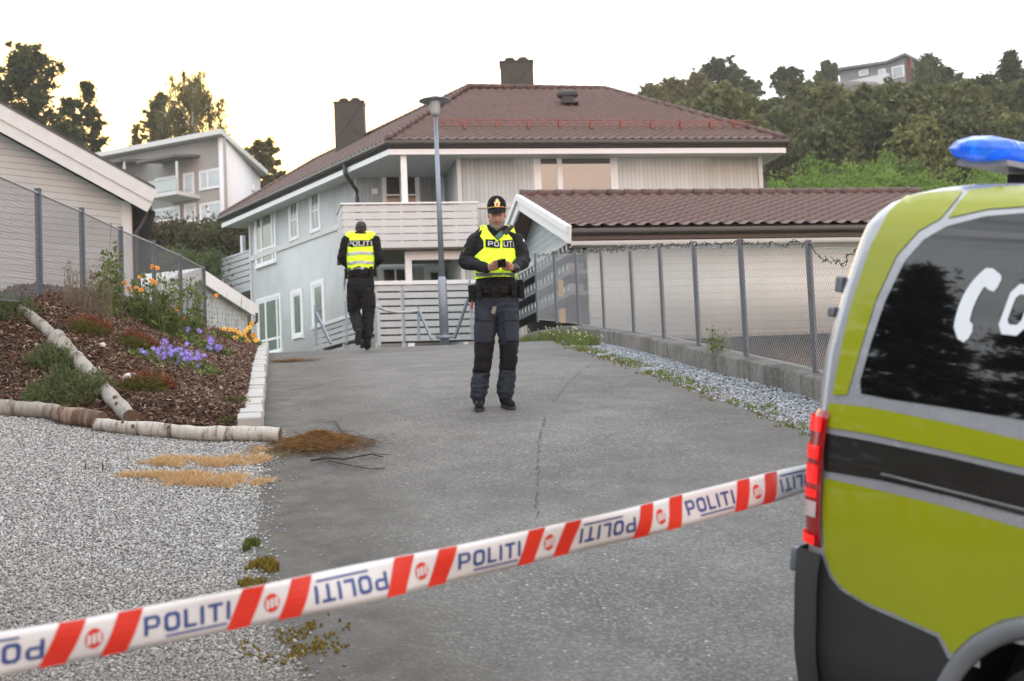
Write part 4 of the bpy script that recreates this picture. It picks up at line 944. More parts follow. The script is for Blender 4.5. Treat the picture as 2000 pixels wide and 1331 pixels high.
# light string wound along the fence top
q = MB(); bulbs = MB(); rg = random.Random(11); pts_ = []
tops = [p + Vector((0, 0, h)) for p, h in zip(posts, hts)]
for i in range(1, len(tops) - 1):
    a, b_ = tops[i], tops[i + 1]; L_ = (b_ - a).length; k = int(L_ / .05); sag = .16 if i == 1 else .02
    for j in range(k):
        t = j / k; p = a.lerp(b_, t) + Vector((rg.uniform(-.02, .02), rg.uniform(-.01, .01), .03 - sag * 4 * t * (1 - t) + rg.uniform(-.03, .03))); pts_.append(p)
q.tube(pts_, .005, n=5)
for p in pts_[::2]:
    for _ in range(2):
        d = Vector((rg.uniform(-1, 1), rg.uniform(-1, 1), rg.uniform(-1, .8))).normalized(); q.tube([p, p + d * .035], .0035, n=4); bulbs.tube([p + d * .035, p + d * .055], [.006, .002], n=5)
GL = q.mesh('light_string', True); o = link_mesh('light_string', GL, M['black'], origin=tuple(tops[3])); tag(o, 'dark fairy light string draped along the top of the right fence', 'string lights')
ob = bulbs.build('bulbs', pm('clear_bulb', (.5, .5, .48), .15), o); ob['kind'] = 'stuff'
# white wisp of plastic on the fence top, tape end on the crest fence
q = MB(); a = P(1145, 489, pb_[6].y - .3); q.add([a, a + Vector((.09, 0, .02)), a + Vector((.12, .01, .10)), a + Vector((.06, .02, .06))], [(0, 1, 2, 3)])
q2 = [(735, 598), (752, 606), (775, 611), (800, 610), (818, 607)]; V = []; 
for i, (x, y) in enumerate(q2): w = .06 * (1.5 if i == 0 else .7); p = P(x, y, 28.3); V += [p + Vector((0, 0, w / 2)), p + Vector((0, .05, -w / 2))]
o = np_mesh('barrier_tape', [v[:] for v in V], [(2 * i, 2 * i + 1, 2 * i + 3, 2 * i + 2) for i in range(4)], M['white'], origin=tuple(V[4])); o.modifiers.new('t', 'SOLIDIFY').thickness = .004
tag(o, 'limp white tape tied across the crest fence beside the walking officer', 'barrier tape')
# yellow posts and stacked blocks behind the fence near the standing officer
for k, (x0, x1, y0, y1, lb) in enumerate(((1091, 1101, 548, 580, 'upper short yellow post behind the fence beside the standing officer'), (1093, 1105, 604, 632, 'lower short ochre post behind the fence near the ground'))):
    D = 26.8; a = P((x0 + x1) / 2, y1, D); h = P((x0 + x1) / 2, y0, D).z - a.z; w = (x1 - x0) / FPX * D; q = MB(); q.box(a + Vector((0, 0, h / 2)), (w, w, h)); q.box(a + Vector((0, 0, h * .15)), (w * 1.1, w * 1.1, .03)); q.box(a + Vector((0, 0, h * .85)), (w * 1.1, w * 1.1, .03))
    o = q.build('marker_post', pm('ochre_paint', (.35, .19, .05), .6), origin=tuple(a)); tag(o, lb, 'post')
# ================================================================ vegetation
leafD = rmat('leaf_dark', [(0, (.025, .034, .014)), (.5, (.05, .065, .024)), (1, (.10, .115, .04))], .6, .5)
leafM = rmat('leaf_mid', [(0, (.045, .065, .024)), (.5, (.085, .115, .04)), (1, (.14, .18, .06))], .6, .4)
leafB = rmat('leaf_birch', [(0, (.08, .08, .03)), (.5, (.15, .14, .05)), (1, (.26, .22, .08))], .6, .6)
leafG = rmat('leaf_bright', [(0, (.06, .11, .02)), (.5, (.13, .22, .035)), (1, (.22, .34, .06))], .55, .45)
hedgeM = rmat('hedge_leaf', [(0, (.028, .022, .012)), (.5, (.05, .045, .02)), (1, (.09, .08, .03))], .7, .25)
barkb = pm('tree_bark', (.05, .04, .03), .9, var=.4, scale=8, bump=.6)
birchb = pm('birch_bark', (.42, .41, .38), .75, var=.5, scale=6, bump=.4)
def leaves(cent, rads, per, size, rs_, droop=0):
    """leaf-sized quads round clump centres -> V, F, rnd"""
    n_ = len(cent); k = per; c = np.repeat(cent, k, 0); r = np.repeat(rads, k)[:, None]
    d = rs_.normal(0, 1, (n_ * k, 3)); d /= np.linalg.norm(d, axis=1)[:, None]; rr = np.abs(rs_.normal(0, .62, (n_ * k, 1)))
    p = c + d * r * rr * np.array([1, 1, .75]); 
    if droop: p[:, 2] -= droop * rs_.rand(n_ * k) ** 2
    a = rs_.normal(0, 1, (n_ * k, 3)); a /= np.linalg.norm(a, axis=1)[:, None]; b = np.cross(a, rs_.normal(0, 1, (n_ * k, 3))); b /= np.linalg.norm(b, axis=1)[:, None] + 1e-9
    if droop: a = a * .5 + np.array([0, 0, -1.0]); a /= np.linalg.norm(a, axis=1)[:, None]
    s_ = size * rs_.uniform(.6, 1.4, (n_ * k, 1))
    V = np.stack([p - a * s_, p + b * s_ * .45, p + a * s_, p - b * s_ * .45], 1).reshape(-1, 3)
    F = np.arange(n_ * k * 4).reshape(-1, 4); rnd = np.clip(np.repeat(rs_.rand(n_), k) * .6 + rs_.rand(n_ * k) * .4, 0, 1)
    return V, F, rnd
def tree_meshes(kindn, h, w, seed, size=.16, dens=1.0):
    rs_ = np.random.RandomState(seed); tr = MB(); cent, rads = [], []
    tr.tube([(0, 0, -.6), (rs_.normal(0, .02) * h, 0, h * .45), (rs_.normal(0, .03) * h, rs_.normal(0, .02) * h, h * .97)], [h * .022, h * .014, h * .003], n=8)
    if kindn in ('birch', 'broad', 'bush'):
        nb = {'birch': 46, 'broad': 52, 'bush': 30}[kindn]; z0 = {'birch': .22, 'broad': .18, 'bush': .05}[kindn]
        for i in range(nb):
            t = z0 + (1 - z0) * ((i + .5) / nb) ** .9; prof = math.sin(math.pi * min(1, (t - z0) / (1 - z0) * .86 + .12)) ** .7
            a = rs_.uniform(0, 6.28); ln = w * prof * rs_.uniform(.45, 1.08); e = np.array([math.cos(a) * ln, math.sin(a) * ln, h * min(.98, t + .05 * rs_.rand())])
            s_ = Vector((0, 0, h * max(.08, t - .12))); tr.tube([s_, s_.lerp(Vector(e), .55) + Vector((0, 0, .02 * h)), Vector(e)], [h * .006 * (1.3 - t), h * .004, h * .0012], n=5)
            for q in (1.05, .85, .68, .5, .33):
                for _ in range(2): cent.append(np.array(s_) * (1 - q) + e * q + rs_.normal(0, .07 * w, 3)); rads.append(w * rs_.uniform(.07, .19))
        per = int(30 * dens); V, F, rnd = leaves(np.array(cent), np.array(rads), per, size, rs_, droop=.10 * h if kindn == 'birch' else 0)
    elif kindn == 'pine':
        nb = 44
        for i in range(nb):
            t = .30 + .70 * (i + .5) / nb; prof = (1 - ((t - .62) / .45) ** 2) ** .5 if abs(t - .62) < .44 else .2
            a = rs_.uniform(0, 6.28); ln = w * prof * rs_.uniform(.5, 1.1); e = np.array([math.cos(a) * ln, math.sin(a) * ln, h * t + .12 * ln])
            s_ = Vector((0, 0, h * (t - .02))); tr.tube([s_, Vector(e)], [h * .005, h * .0015], n=5)
            for q in (1.0, .8, .6): 
                for _ in range(2): cent.append(np.array(s_) * (1 - q) + e * q + rs_.normal(0, .08 * w, 3)); rads.append(w * rs_.uniform(.09, .20))
        V, F, rnd = leaves(np.array(cent), np.array(rads), int(55 * dens), size, rs_)
    else:   # spruce
        nb = 90
        for i in range(nb):
            t = .08 + .92 * (i + .5) / nb; a = i * 2.4 + rs_.uniform(-.4, .4); ln = w * (1.03 - t) ** .85 * rs_.uniform(.75, 1.1); e = np.array([math.cos(a) * ln, math.sin(a) * ln, h * t - .25 * ln])
            for q in (1.0, .75, .5, .25): cent.append(np.array([0, 0, h * t]) * (1 - q) + e * q); rads.append(.10 * w + .07 * ln)
        V, F, rnd = leaves(np.array(cent), np.array(rads), int(38 * dens), size, rs_)
    return tr.mesh('trunk', True), (V, F, rnd)
PROTO = {}
def tree(nm, label, cat, base, kindn, h, w, seed, mat, tm=None, size=.16, dens=1.0, group=None):
    key = (kindn, seed, mat.name, size, dens)
    T = thing(nm, label, cat, tuple(base), group)
    if key not in PROTO:
        tr, (V, F, rnd) = tree_meshes(kindn, 10.0, 10.0 * w / h, seed, size * 10 / h, dens)
        cr_ = np_mesh('crown', V, F, mat, rnd=rnd, local=True); tr.materials.append(tm or barkb); PROTO[key] = (tr, cr_)
    tr, cr_ = PROTO[key]
    for n_, me in (('trunk', tr), ('crown', cr_)):
        o = bpy.data.objects.new(n_, me); C.objects.link(o); o.parent = T; o.scale = (h / 10,) * 3
    return T
def tpx(px, top, D, **k):
    """tree whose top sits at (px, top) at distance D, standing on the ground"""
    p = P(px, top, D); g = ground_z(p.x, p.y); return (p.x, p.y, g - .2), p.z - g + .2
def put(nm, label, cat, px, top, D, kindn, wpx, seed, mat, **k):
    b_, h = tpx(px, top, D); w = wpx / FPX * D / 2; return tree(nm, label, cat, b_, kindn, h, w, seed, mat, **k)
put('pine_tree', 'large dark tree at the left edge of the photo behind the grey timber house', 'tree', 55, 92, 104, 'broad', 215, 1, leafD, size=.15, dens=3.0)
put('pine_tree', 'dark tree top cut by the left edge of the photo', 'tree', -15, 112, 100, 'spruce', 120, 31, leafD, size=.2)
put('pine_tree', 'thin dark pine standing right of the big dark tree', 'tree', 160, 165, 106, 'pine', 84, 2, leafD, size=.15, dens=1.8)
put('bush', 'dark bush between the big dark tree and the roof of the apartment block', 'bush', 120, 238, 98, 'bush', 170, 3, leafD, size=.2)
put('birch_tree', 'tall golden rimmed birch above the apartment block roof', 'tree', 372, 145, 118, 'birch', 170, 4, leafB, tm=birchb, size=.13, dens=1.9)
put('tree', 'rounded tree just left of the tall birch', 'tree', 315, 185, 120, 'broad', 90, 5, leafB, size=.18, dens=.9)
put('tree', 'small pale tree low on the skyline left of the birch', 'tree', 262, 246, 122, 'bush', 60, 6, leafB, size=.16)
put('pine_tree', 'small pine seen between the apartment block and the main roof', 'tree', 515, 276, 112, 'pine', 64, 7, leafB, size=.17)
put('bush', 'golden bush right of the apartment block end wall', 'bush', 480, 290, 113, 'bush', 66, 8, leafB, size=.16)
put('tree', 'low tree behind the far end of the main roof', 'tree', 545, 335, 116, 'bush', 60, 9, leafB, size=.16)
# hedge and slope planting below the apartment block
def mass(nm, label, boxes, mat, per, size, k_='stuff', cat='hedge', seed=0):
    rs_ = np.random.RandomState(seed); cent = np.array(boxes)[:, :3]; rd = np.array(boxes)[:, 3]; V, F, rnd = leaves(cent, rd, per, size, rs_)
    o = np_mesh(nm, V, F, mat, rnd=rnd); 
    if k_: o['kind'] = k_
    return tag(o, label, cat)
bx = []; rg = random.Random(2)
for i in range(240):
    u = rg.random(); v = rg.random(); px = lerp(255, 492, u); D = lerp(66, 72, rg.random()); py = lerp(440, 548, v); p = P(px, py, D); bx.append((p.x, p.y, p.z, .75))
mass('hedge', 'tall brown and green clipped hedge below the apartment block', bx, hedgeM, 130, .10, None, 'hedge', 3)
bx = []
for i in range(170):
    px = rg.uniform(330, 428); py = lerp(500, 640, rg.random()) ; D = lerp(58, 66, rg.random())
    p = P(px, py, D); bx.append((p.x, p.y, p.z, .7))
for i in range(60): p = P(rg.uniform(405, 478), rg.uniform(440, 600), 68); bx.append((p.x, p.y, p.z, .7))
mass('undergrowth', 'loose green shrubbery on the slope under the hedge', bx, leafM, 120, .09, 'stuff', 'undergrowth', 4)
# bright shrubs at the foot of the wooded hill
bx = []
for i in range(420):
    px = rg.uniform(1490, 2300); top = 352 - 22 * mnoise.noise(Vector((px * .02, 0, 0))) - (20 if 1560 < px < 1800 else 0) - 12 * mnoise.noise(Vector((px * .06, 3, 0))); v = rg.random() ** .7; py = lerp(top - 14, 400, v); D = 66 + 14 * (1 - v) ; p = P(px, py, D); bx.append((p.x, p.y, p.z, rg.uniform(.35, .8)))
mass('undergrowth', 'bright green shrubs along the foot of the wooded hill', bx, leafG, 170, .10, 'stuff', 'undergrowth', 5)
# wooded hill: one mass behind, single trees in front and on the skyline
rs_ = np.random.RandomState(9); VV, FF, RR = [], [], []; k = 0
prot = [tree_meshes('broad', 7, 2.6, 40 + i, .20, .40)[1] for i in range(3)] + [tree_meshes('pine', 9, 2.2, 50, .2, .4)[1], tree_meshes('spruce', 9, 2.3, 51, .22, .4)[1]]
cnt = 0
for t in range(3000):
    y = rs_.uniform(84, 176); a = rs_.uniform(-.02, .47) ; x = a * y
    if cnt > 330: break
    z = ground_z(x, y); sc = rs_.uniform(.7, 1.25)
    px, py = cam_px((x, y, z)); sky_ = float(np.interp(px, [1150, 1300, 1450, 1560, 1640, 1790, 1830, 2000], [225, 192, 180, 172, 166, 165, 158, 165])) + rs_.uniform(-15, 18)
    room = (py - sky_) / FPX * y / 9.0
    if room < .25: continue
    sc = min(sc, room)
    if 1600 < px < 1720 and 165 < py < 235 and rs_.rand() < .6: continue
    V, F, rnd = prot[rs_.choice([0, 1, 2, 3, 4], p=[.28, .28, .16, .18, .10])]; an = rs_.uniform(0, 6.28); c, s_ = math.cos(an), math.sin(an); R_ = np.array([[c, s_, 0], [-s_, c, 0], [0, 0, 1]])
    VV.append((V @ R_) * sc + np.array([x, y, z])); FF.append(F + k); k += len(V); RR.append(np.clip(rnd * .5 + rs_.rand() * .8 - .15, 0, 1)); cnt += 1
leafH = rmat('leaf_hill', [(0, (.045, .052, .024)), (.45, (.095, .11, .045)), (.8, (.15, .165, .06)), (1, (.21, .22, .08))], .65, .3)
o = np_mesh('forest', np.concatenate(VV), np.concatenate(FF), leafH, rnd=np.concatenate(RR)); kind(o, 'stuff'); tag(o, 'dense mixed wood covering the hillside on the right', 'forest'); print('forest trees', cnt, len(o.data.polygons))
crag = pm('grey_rock', (.13, .125, .12), .9, var=.4, scale=.6, bump=1, bscale=2)
for (px, py, D, w, h, lb) in ((1668, 196, 160, 5.5, 1.7, 'grey rock face under the hilltop house'), (1745, 238, 150, 3.0, 1.5, 'small grey crag among the trees below the rock face'), (1600, 206, 160, 3, 1.2, 'low grey outcrop left of the rock face')):
    p = P(px, py, D); q = MB(); q.ball((0, 0, 0), 1, 20); me = q.mesh('rock')
    for v in me.vertices: nn = 1 + .35 * mnoise.noise(v.co * 1.7 + Vector((px, 0, 0))) + .12 * mnoise.noise(v.co * 5); v.co = Vector((v.co.x * w * nn, v.co.y * 4 * nn, v.co.z * h * nn))
    o = bpy.data.objects.new('rock', me); C.objects.link(o); me.materials.append(crag); o.location = p; tag(o, lb, 'rock')
for a in [('pine_tree', 'broad dark pine, tallest on the ridge right of the main roof', 1412, 122, 165, 'pine', 62, 11, leafD), ('pine_tree', 'dark pine left of the hilltop house on the ridge', 1535, 137, 168, 'pine', 46, 12, leafD),
          ('tree', 'thin airy tree directly left of the hilltop house', 1612, 120, 166, 'birch', 34, 13, leafM), ('tree', 'yellowish tree where the ridge meets the main roof', 1270, 170, 150, 'broad', 58, 14, leafB),
          ('tree', 'second yellow green tree along the ridge from the main roof', 1315, 158, 155, 'broad', 56, 15, leafB), ('tree', 'yellow green tree left of the broad ridge pine', 1362, 146, 160, 'broad', 50, 16, leafB),
          ('tree', 'small tree in the dip right of the broad ridge pine', 1462, 156, 165, 'bush', 44, 17, leafM), ('birch_tree', 'tall birch right of the red end wall of the hilltop house', 1812, 108, 150, 'birch', 60, 18, leafM),
          ('tree', 'dark tree right of the hilltop birch', 1850, 134, 150, 'broad', 60, 19, leafD), ('spruce_tree', 'tall dark spruce on the ridge near the right edge', 1972, 104, 135, 'spruce', 150, 20, leafD),
          ('spruce_tree', 'dark spruce mass below the tall ridge spruce', 1925, 150, 132, 'spruce', 170, 21, leafD), ('spruce_tree', 'dark spruce cut by the right edge of the photo', 2030, 150, 128, 'spruce', 190, 22, leafD),
          ('tree', 'round dark tree above the blue light bar', 1880, 160, 128, 'broad', 100, 23, leafD), ('tree', 'pale green tree standing in front of the dark wood, left', 1640, 215, 104, 'broad', 90, 24, leafM),
          ('tree', 'pale green tree in the middle of the hillside under the crag', 1755, 195, 106, 'broad', 110, 25, leafM), ('birch_tree', 'slim birch on the hillside right of the main house', 1560, 238, 100, 'birch', 70, 26, leafM),
          ('tree', 'bushy tree on the hillside left of the light bar', 1830, 225, 96, 'broad', 100, 27, leafM), ('tree', 'darker tree close to the right corner of the main house', 1530, 262, 92, 'broad', 80, 28, leafD),
          ('tree', 'olive tree on the hillside behind the front hip of the roof', 1440, 190, 110, 'broad', 90, 29, leafD), ('tree', 'mid green tree low on the hillside above the shrubs', 1690, 262, 90, 'broad', 86, 30, leafM)]:
    put(a[0], a[1], 'tree', a[2], a[3], a[4], a[5], a[6] * (1.5 if a[3] < 180 else 1.1), a[7], a[8], size=.17, dens=1.3, tm=birchb if 'birch' in a[0] else None)
# conifers bounding the gravel yard left of the camera (outside the photo, seen mirrored in the van)
for i, (x, y, h) in enumerate(((-9.5, -1.5, 7.6), (-10.5, 1.0, 8.6), (-9.2, 3.0, 7.0), (-10.8, 5.0, 9.0), (-9.8, 7.2, 7.2), (-11.5, 9.2, 8.0), (-10, -4.5, 8.2))):
    tree('conifer', 'tall conifer of the row bounding the gravel yard', 'tree', (x, y, R(x, y) - .1), 'spruce', h, 2.3, 60 + i % 2, leafD, size=.07, dens=2.2, group='conifers along the gravel yard')
# ---------------------------------------------------------------- garden: logs
def log(px_pts, r, mat, label, f=R, lift=.6, endmat=None, nm='log', knots=0, seed=0):
    pts_ = []
    for a in px_pts: p = hit(a[0], a[1], f, 8, 24); pts_.append(p + Vector((0, 0, (r if not isinstance(r, list) else r[0]) * lift)))
    rr = r if isinstance(r, list) else [r] * len(pts_); fine, fr = [], []
    for i in range(len(pts_) - 1):
        for k in range(10): t = k / 10; fine.append(pts_[i].lerp(pts_[i + 1], t)); fr.append(lerp(rr[i], rr[i + 1], t))
    fine.append(pts_[-1]); fr.append(rr[-1]); rgl = random.Random(seed)
    fine = [p + Vector((0, mnoise.noise(p * 1.5) * .02, mnoise.noise(p * 1.7) * .02)) for p in fine]; fr = [q * (1 + .12 * mnoise.noise(p * 5)) for p, q in zip(fine, fr)]
    mb_ = MB(); mb_.tube(fine, fr, n=18); me = mb_.mesh('log', True)
    for v in me.vertices: v.co += Vector((mnoise.noise(v.co * 9), mnoise.noise(v.co * 9 + Vector((5, 0, 0))), mnoise.noise(v.co * 9 + Vector((0, 5, 0))))) * .012
    org = pts_[len(pts_) // 2]; T = thing(nm, label, 'log', tuple(org)); link_mesh('trunk', me, mat, T)
    for e, d, q in ((fine[-1], fine[-1] - fine[-3], fr[-1]), (fine[0], fine[0] - fine[2], fr[0])):
        d = d.normalized(); m2 = MB(); m2.tube([e - d * .01, e + d * .012], q * .97, n=18); link_mesh('cut_end', m2.mesh('cut_end'), M['cutwood'], T)
    if knots:
        for _ in range(knots):
            kk = MB()
            i = rgl.randrange(3, len(fine) - 3); d = Vector((rgl.uniform(-.3, .3), -rgl.random(), rgl.random())).normalized(); kk.tube([fine[i] + d * fr[i] * .7, fine[i] + d * fr[i] * 1.25], [fr[i] * .35, fr[i] * .22], n=8)
            kk.build('knot', M['cutwood'], T)
    return T
M['cutwood'] = pm('cut_wood', (.10, .065, .04), .85, var=.4, scale=30, bump=.3)
def birch_log_mat(name, white, dark, amt):
    mt, n_, l_, b_ = new_mat(name); global n, l
    n, l = n_, l_; tcn = n.new('ShaderNodeTexCoord'); O_ = tcn.outputs['Object']
    mp_ = n.new('ShaderNodeMapping'); mp_.inputs['Scale'].default_value = (5, 1.2, 1.2); l.new(O_, mp_.inputs[0])
    c_ = MIX(RMP(NZ(1.6, 6, .7, mp_.outputs[0]), amt - .05, amt + .05, 0, 1), white, dark)
    mp2 = n.new('ShaderNodeMapping'); mp2.inputs['Scale'].default_value = (30, 4, 4); l.new(O_, mp2.inputs[0])
    c_ = MIX(RMP(NZ(1.5, 4, .6, mp2.outputs[0]), .55, .7, 0, .7), c_, tuple(q * .35 for q in white)); l.new(c_, b_.inputs['Base Color']); b_.inputs['Roughness'].default_value = .8
    bp_1 = n.new('ShaderNodeBump'); bp_1.inputs['Distance'].default_value = .01; l.new(NZ(40, 5), bp_1.inputs['Height']); l.new(bp_1.outputs[0], b_.inputs['Normal']); return mt
bl1 = birch_log_mat('birch_log_bark', (.44, .42, .38), (.12, .09, .065), .58); bl2 = birch_log_mat('weathered_log_bark', (.29, .27, .24), (.16, .13, .10), .57)
log([(545, 862), (480, 862), (400, 862), (300, 852), (188, 842)], [.062, .066, .064, .060, .055], bl1, 'long birch log along the lower edge of the flower bed, ending at the asphalt', f=R, lift=.85, knots=3)
log([(-60, 802), (20, 812), (90, 818), (120, 822)], [.07, .075, .075, .065], bl2, 'weathered log with grey bark at the far left between gravel and bed', f=R, lift=.9, seed=2)
log([(110, 826), (150, 832), (198, 838)], [.065, .08, .075], birch_log_mat('split_log', (.28, .2, .15), (.10, .06, .04), .5), 'short split brown log between the left log and the long birch log', f=R, lift=1.1, seed=3)
log([(255, 826), (225, 795), (180, 745), (140, 705), (110, 672)], [.07, .068, .07, .078, .095], bl2, 'bleached forked trunk lying up the slope of the bed, lower half', f=BED, lift=.8, knots=3, seed=4)
log([(105, 668), (85, 648), (62, 630), (40, 612)], [.05, .055, .055, .048], bl2, 'upper thinner length of bleached trunk near the fence', f=BED, lift=.9, seed=5)
# stone edging between bed and asphalt
ED = thing('stone_edging', 'curving row of pale grey paving stones between the bark bed and the asphalt', 'edging', (xl(14), 14, R0(0, 14)))
y = 11.85; rg = random.Random(4); stn = pm('edging_stone', (.36, .36, .35), .8, var=.12, scale=6, bump=.3, bscale=60)
while y < 23.6:
    ln = .235; yc = y + ln / 2; x = xl(yc) - .10; dx = (xl(yc + .1) - xl(yc - .1)) / .2; z = R0(x, yc); dz = (R0(x, yc + .1) - R0(x, yc - .1)) / .2
    d = Vector((dx, 1, dz)).normalized(); s_ = d.cross(Vector((0, 0, 1))).normalized(); u_ = s_.cross(d); Rm = Matrix((d, s_, u_)).transposed() @ Matrix.Rotation(rg.uniform(-.04, .04), 3, 'Z') @ Matrix.Rotation(rg.uniform(-.03, .03), 3, 'Y')
    mb_ = MB(); mb_.box((x + rg.uniform(-.012, .012), yc, z + .085 + rg.uniform(-.008, .008)), (ln - .014, .20, .17), Rm)
    o = mb_.build('edging_stone', stn, ED); bv = o.modifiers.new('bevel', 'BEVEL'); bv.width = .012; bv.segments = 2
    y += ln
# white stones in the bed
wst = pm('white_rock', (.50, .50, .48), .7, var=.2, scale=20, bump=.5)
for (px, py, r_, lb) in ((152, 632, .055, 'white rock on the bark near the fence'), (255, 752, .085, 'white rock beside the low red heather'), (312, 605 + 40, .03, 'tiny white stone on the bark below the orange flowers'), (200, 678, .035, 'small pale stone in the middle of the bark slope')):
    p = hit(px, py, BED, 10, 24); V0, F0 = ico(); bm_ = bmesh.new(); bmesh.ops.create_icosphere(bm_, subdivisions=3, radius=r_)
    for v in bm_.verts: v.co *= 1 + .3 * mnoise.noise(v.co / r_ * 1.2 + Vector((px, 0, 0)))
    me = bpy.data.meshes.new('rock'); bm_.to_mesh(me); bm_.free(); me.shade_smooth(); o = bpy.data.objects.new('rock', me); me.materials.append(wst); C.objects.link(o); o.location = p + Vector((0, 0, r_ * .5)); o.scale = (1, .8, .8); tag(o, lb, 'rock')
# low plants
def sprig_bush(nm, label, px, py, w, h, mat, seed, n_=260, tuft=.05, cat='shrub', f=None):
    """low shrub of many short needle sprays"""
    c_ = hit(px, py, f or BED, 9, 26); r_ = np.random.RandomState(seed); V, F, RN = [], [], []
    for i in range(n_):
        a = r_.uniform(0, 6.28); q = math.sqrt(r_.rand()); x, y_ = c_.x + w * q * math.cos(a), c_.y + w * .7 * q * math.sin(a)
        zt = h * (1 - q * q * .8) * r_.uniform(.6, 1.05) * (.9 + .9 * mnoise.noise(Vector((x * 7, y_ * 7, seed)))); base = np.array([x, y_, BED(x, y_) + zt * .55 if f is None else f(x, y_) + zt * .55]); d = np.array([math.cos(a) * q * .7, math.sin(a) * q * .7, .8]) + r_.normal(0, .35, 3); d /= np.linalg.norm(d); rnd = r_.rand()
        L_ = tuft * r_.uniform(.7, 1.5)
        for k in range(16):
            t = k / 16; p = base + d * L_ * t * 1.6; e = d * .5 + r_.normal(0, .7, 3); e /= np.linalg.norm(e); e *= L_ * .33; s_ = np.cross(e, r_.normal(0, 1, 3)); s_ = s_ / (np.linalg.norm(s_) + 1e-9) * .0045; j = len(V); V += [p - s_, p + s_, p + e]; F.append((j, j + 1, j + 2)); RN.append(min(1, max(0, rnd * .6 + r_.rand() * .4)))
    o = np_mesh(nm, np.array(V), np.array(F), mat, rnd=np.array(RN), origin=tuple(c_)); tag(o, label, cat); return o
jun = rmat('juniper', [(0, (.04, .06, .03)), (.5, (.09, .125, .05)), (.82, (.15, .18, .065)), (1, (.32, .26, .06))], .7, .25)
hea = rmat('heather_red', [(0, (.09, .03, .012)), (.5, (.17, .06, .025)), (1, (.24, .10, .04))], .8, .25)
heag = rmat('heather_green', [(0, (.05, .06, .012)), (1, (.14, .14, .03))], .8, .25)
heb = rmat('heather_brown', [(0, (.05, .035, .02)), (1, (.14, .09, .06))], .8, .25)
sprig_bush('juniper', 'spreading green juniper with yellow tips between the logs', 132, 782, .36, .34, jun, 1, 800, .06)
sprig_bush('juniper', 'upright green juniper against the bleached trunk', 103, 718, .22, .30, jun, 2, 420, .06)
sprig_bush('juniper', 'dark green juniper at the left edge under the fence', 5, 612, .35, .24, jun, 3, 500, .06)
for i, (px, py, w, lb, lb2) in enumerate(((180, 646, .19, 'reddish heather below the fence, left', ''), (292, 758, .22, 'reddish heather beside the white rock in the bed', ''), (272, 676, .14, 'small heather left of the purple flowers', ''))):
    T_ = sprig_bush('heather', lb, px, py, w, .16, hea, 10 + i, 340, .05); g_ = sprig_bush('green_shoots', lb, px - 8, py + 7, w * .8, .12, heag, 20 + i, 240, .045)
    del g_['label'], g_['category']; g_.parent = T_; g_.location = g_.location - T_.location
sprig_bush('heather', 'wide brown heather under the tall weeds', 250, 618, .5, .25, heb, 15, 600, .06)
sprig_bush('heather', 'rust coloured heather behind the orange flowers at the top of the bed', 450, 648, .4, .18, hea, 16, 260, .05)
sprig_bush('weed', 'little lime green weed on the bark near the edging stones', 465, 789, .09, .05, mossg if False else heag, 17, 60, .03, 'weed')
sprig_bush('weed', 'tiny weed on the bark just above the birch log', 443, 826, .06, .05, heag, 18, 40, .03, 'weed')
# flowering plants: stems with leaves and flower heads
def flower_plant(nm, label, px, py, heads, petal, centre, leafm, seed, leafn=260, spread=.35, lh=.25, D=None, hr=.022, group=None, lsize=.03):
    base = hit(px, py, BED, 9, 28) if D is None else P(px, py, D); r_ = np.random.RandomState(seed); T = thing(nm, label, 'flower', tuple(base), group)
    st = MB()
    for (hx, hy) in heads:
        fl_ = MB()
        p = P(hx, hy, base.y + r_.uniform(-.25, .35)); g = base + Vector((r_.uniform(-.3, .3) * spread + (p.x - base.x) * .35, r_.uniform(-.2, .2), 0)); g.z = BED(g.x, g.y) if D is None else base.z; mid_ = g.lerp(p, .55) + Vector((r_.uniform(-.04, .04), 0, .03)); st.tube([g, mid_, p], .0028, n=4)
        nrm = Vector((r_.uniform(-.5, .5), -1, r_.uniform(-.1, .8))).normalized(); a = nrm.cross(Vector((0, 0, 1))).normalized(); b_ = nrm.cross(a); k = r_.randint(7, 10)
        for j in range(k):
            t = j / k * 6.283; d = a * math.cos(t) + b_ * math.sin(t); s_ = a * -math.sin(t) + b_ * math.cos(t); r1 = hr * r_.uniform(.85, 1.2)
            fl_.add([p + d * r1 * .2, p + d * r1 * .75 + s_ * r1 * .36 + nrm * .003, p + d * r1 * 1.05 + nrm * r_.uniform(-.002, .006), p + d * r1 * .75 - s_ * r1 * .36 + nrm * .003], [(0, 1, 2, 3)])
        fl_.ball(p + nrm * .003, (hr * .3,) * 3, 8, mi=1); fl_.build('flower_head', [petal, centre], T, fixn=False)
    st.build('stem', M['stem'], T)
    cent = []
    for i in range(max(8, leafn // 14)):
        a = r_.uniform(0, 6.28); q = math.sqrt(r_.rand()); x, y_ = base.x + spread * q * math.cos(a), base.y + spread * .7 * q * math.sin(a); cent.append((x, y_, (BED(x, y_) if D is None else base.z) + lh * r_.rand() * (1 - q * .5)))
    V, F, rnd = leaves(np.array(cent), np.full(len(cent), .07), 14, lsize, r_); np_mesh('leaf', V, F, leafm, rnd=rnd, parent=T)['kind'] = 'stuff'; return T
M['stem'] = pm('stem', (.09, .13, .04), .7, var=.3)
orange = pm('orange_petal', (.75, .27, .02), .6, var=.15); orc = pm('orange_centre', (.45, .16, .02), .8); purple = pm('violet_petal', (.20, .145, .56), .6, var=.2, scale=20); puc = pm('violet_centre', (.5, .45, .6), .8)
yel = pm('yellow_petal', (.78, .40, .03), .6, var=.15)
gl = rmat('garden_leaf', [(0, (.06, .085, .025)), (.5, (.12, .16, .045)), (1, (.24, .29, .08))], .6, .35)
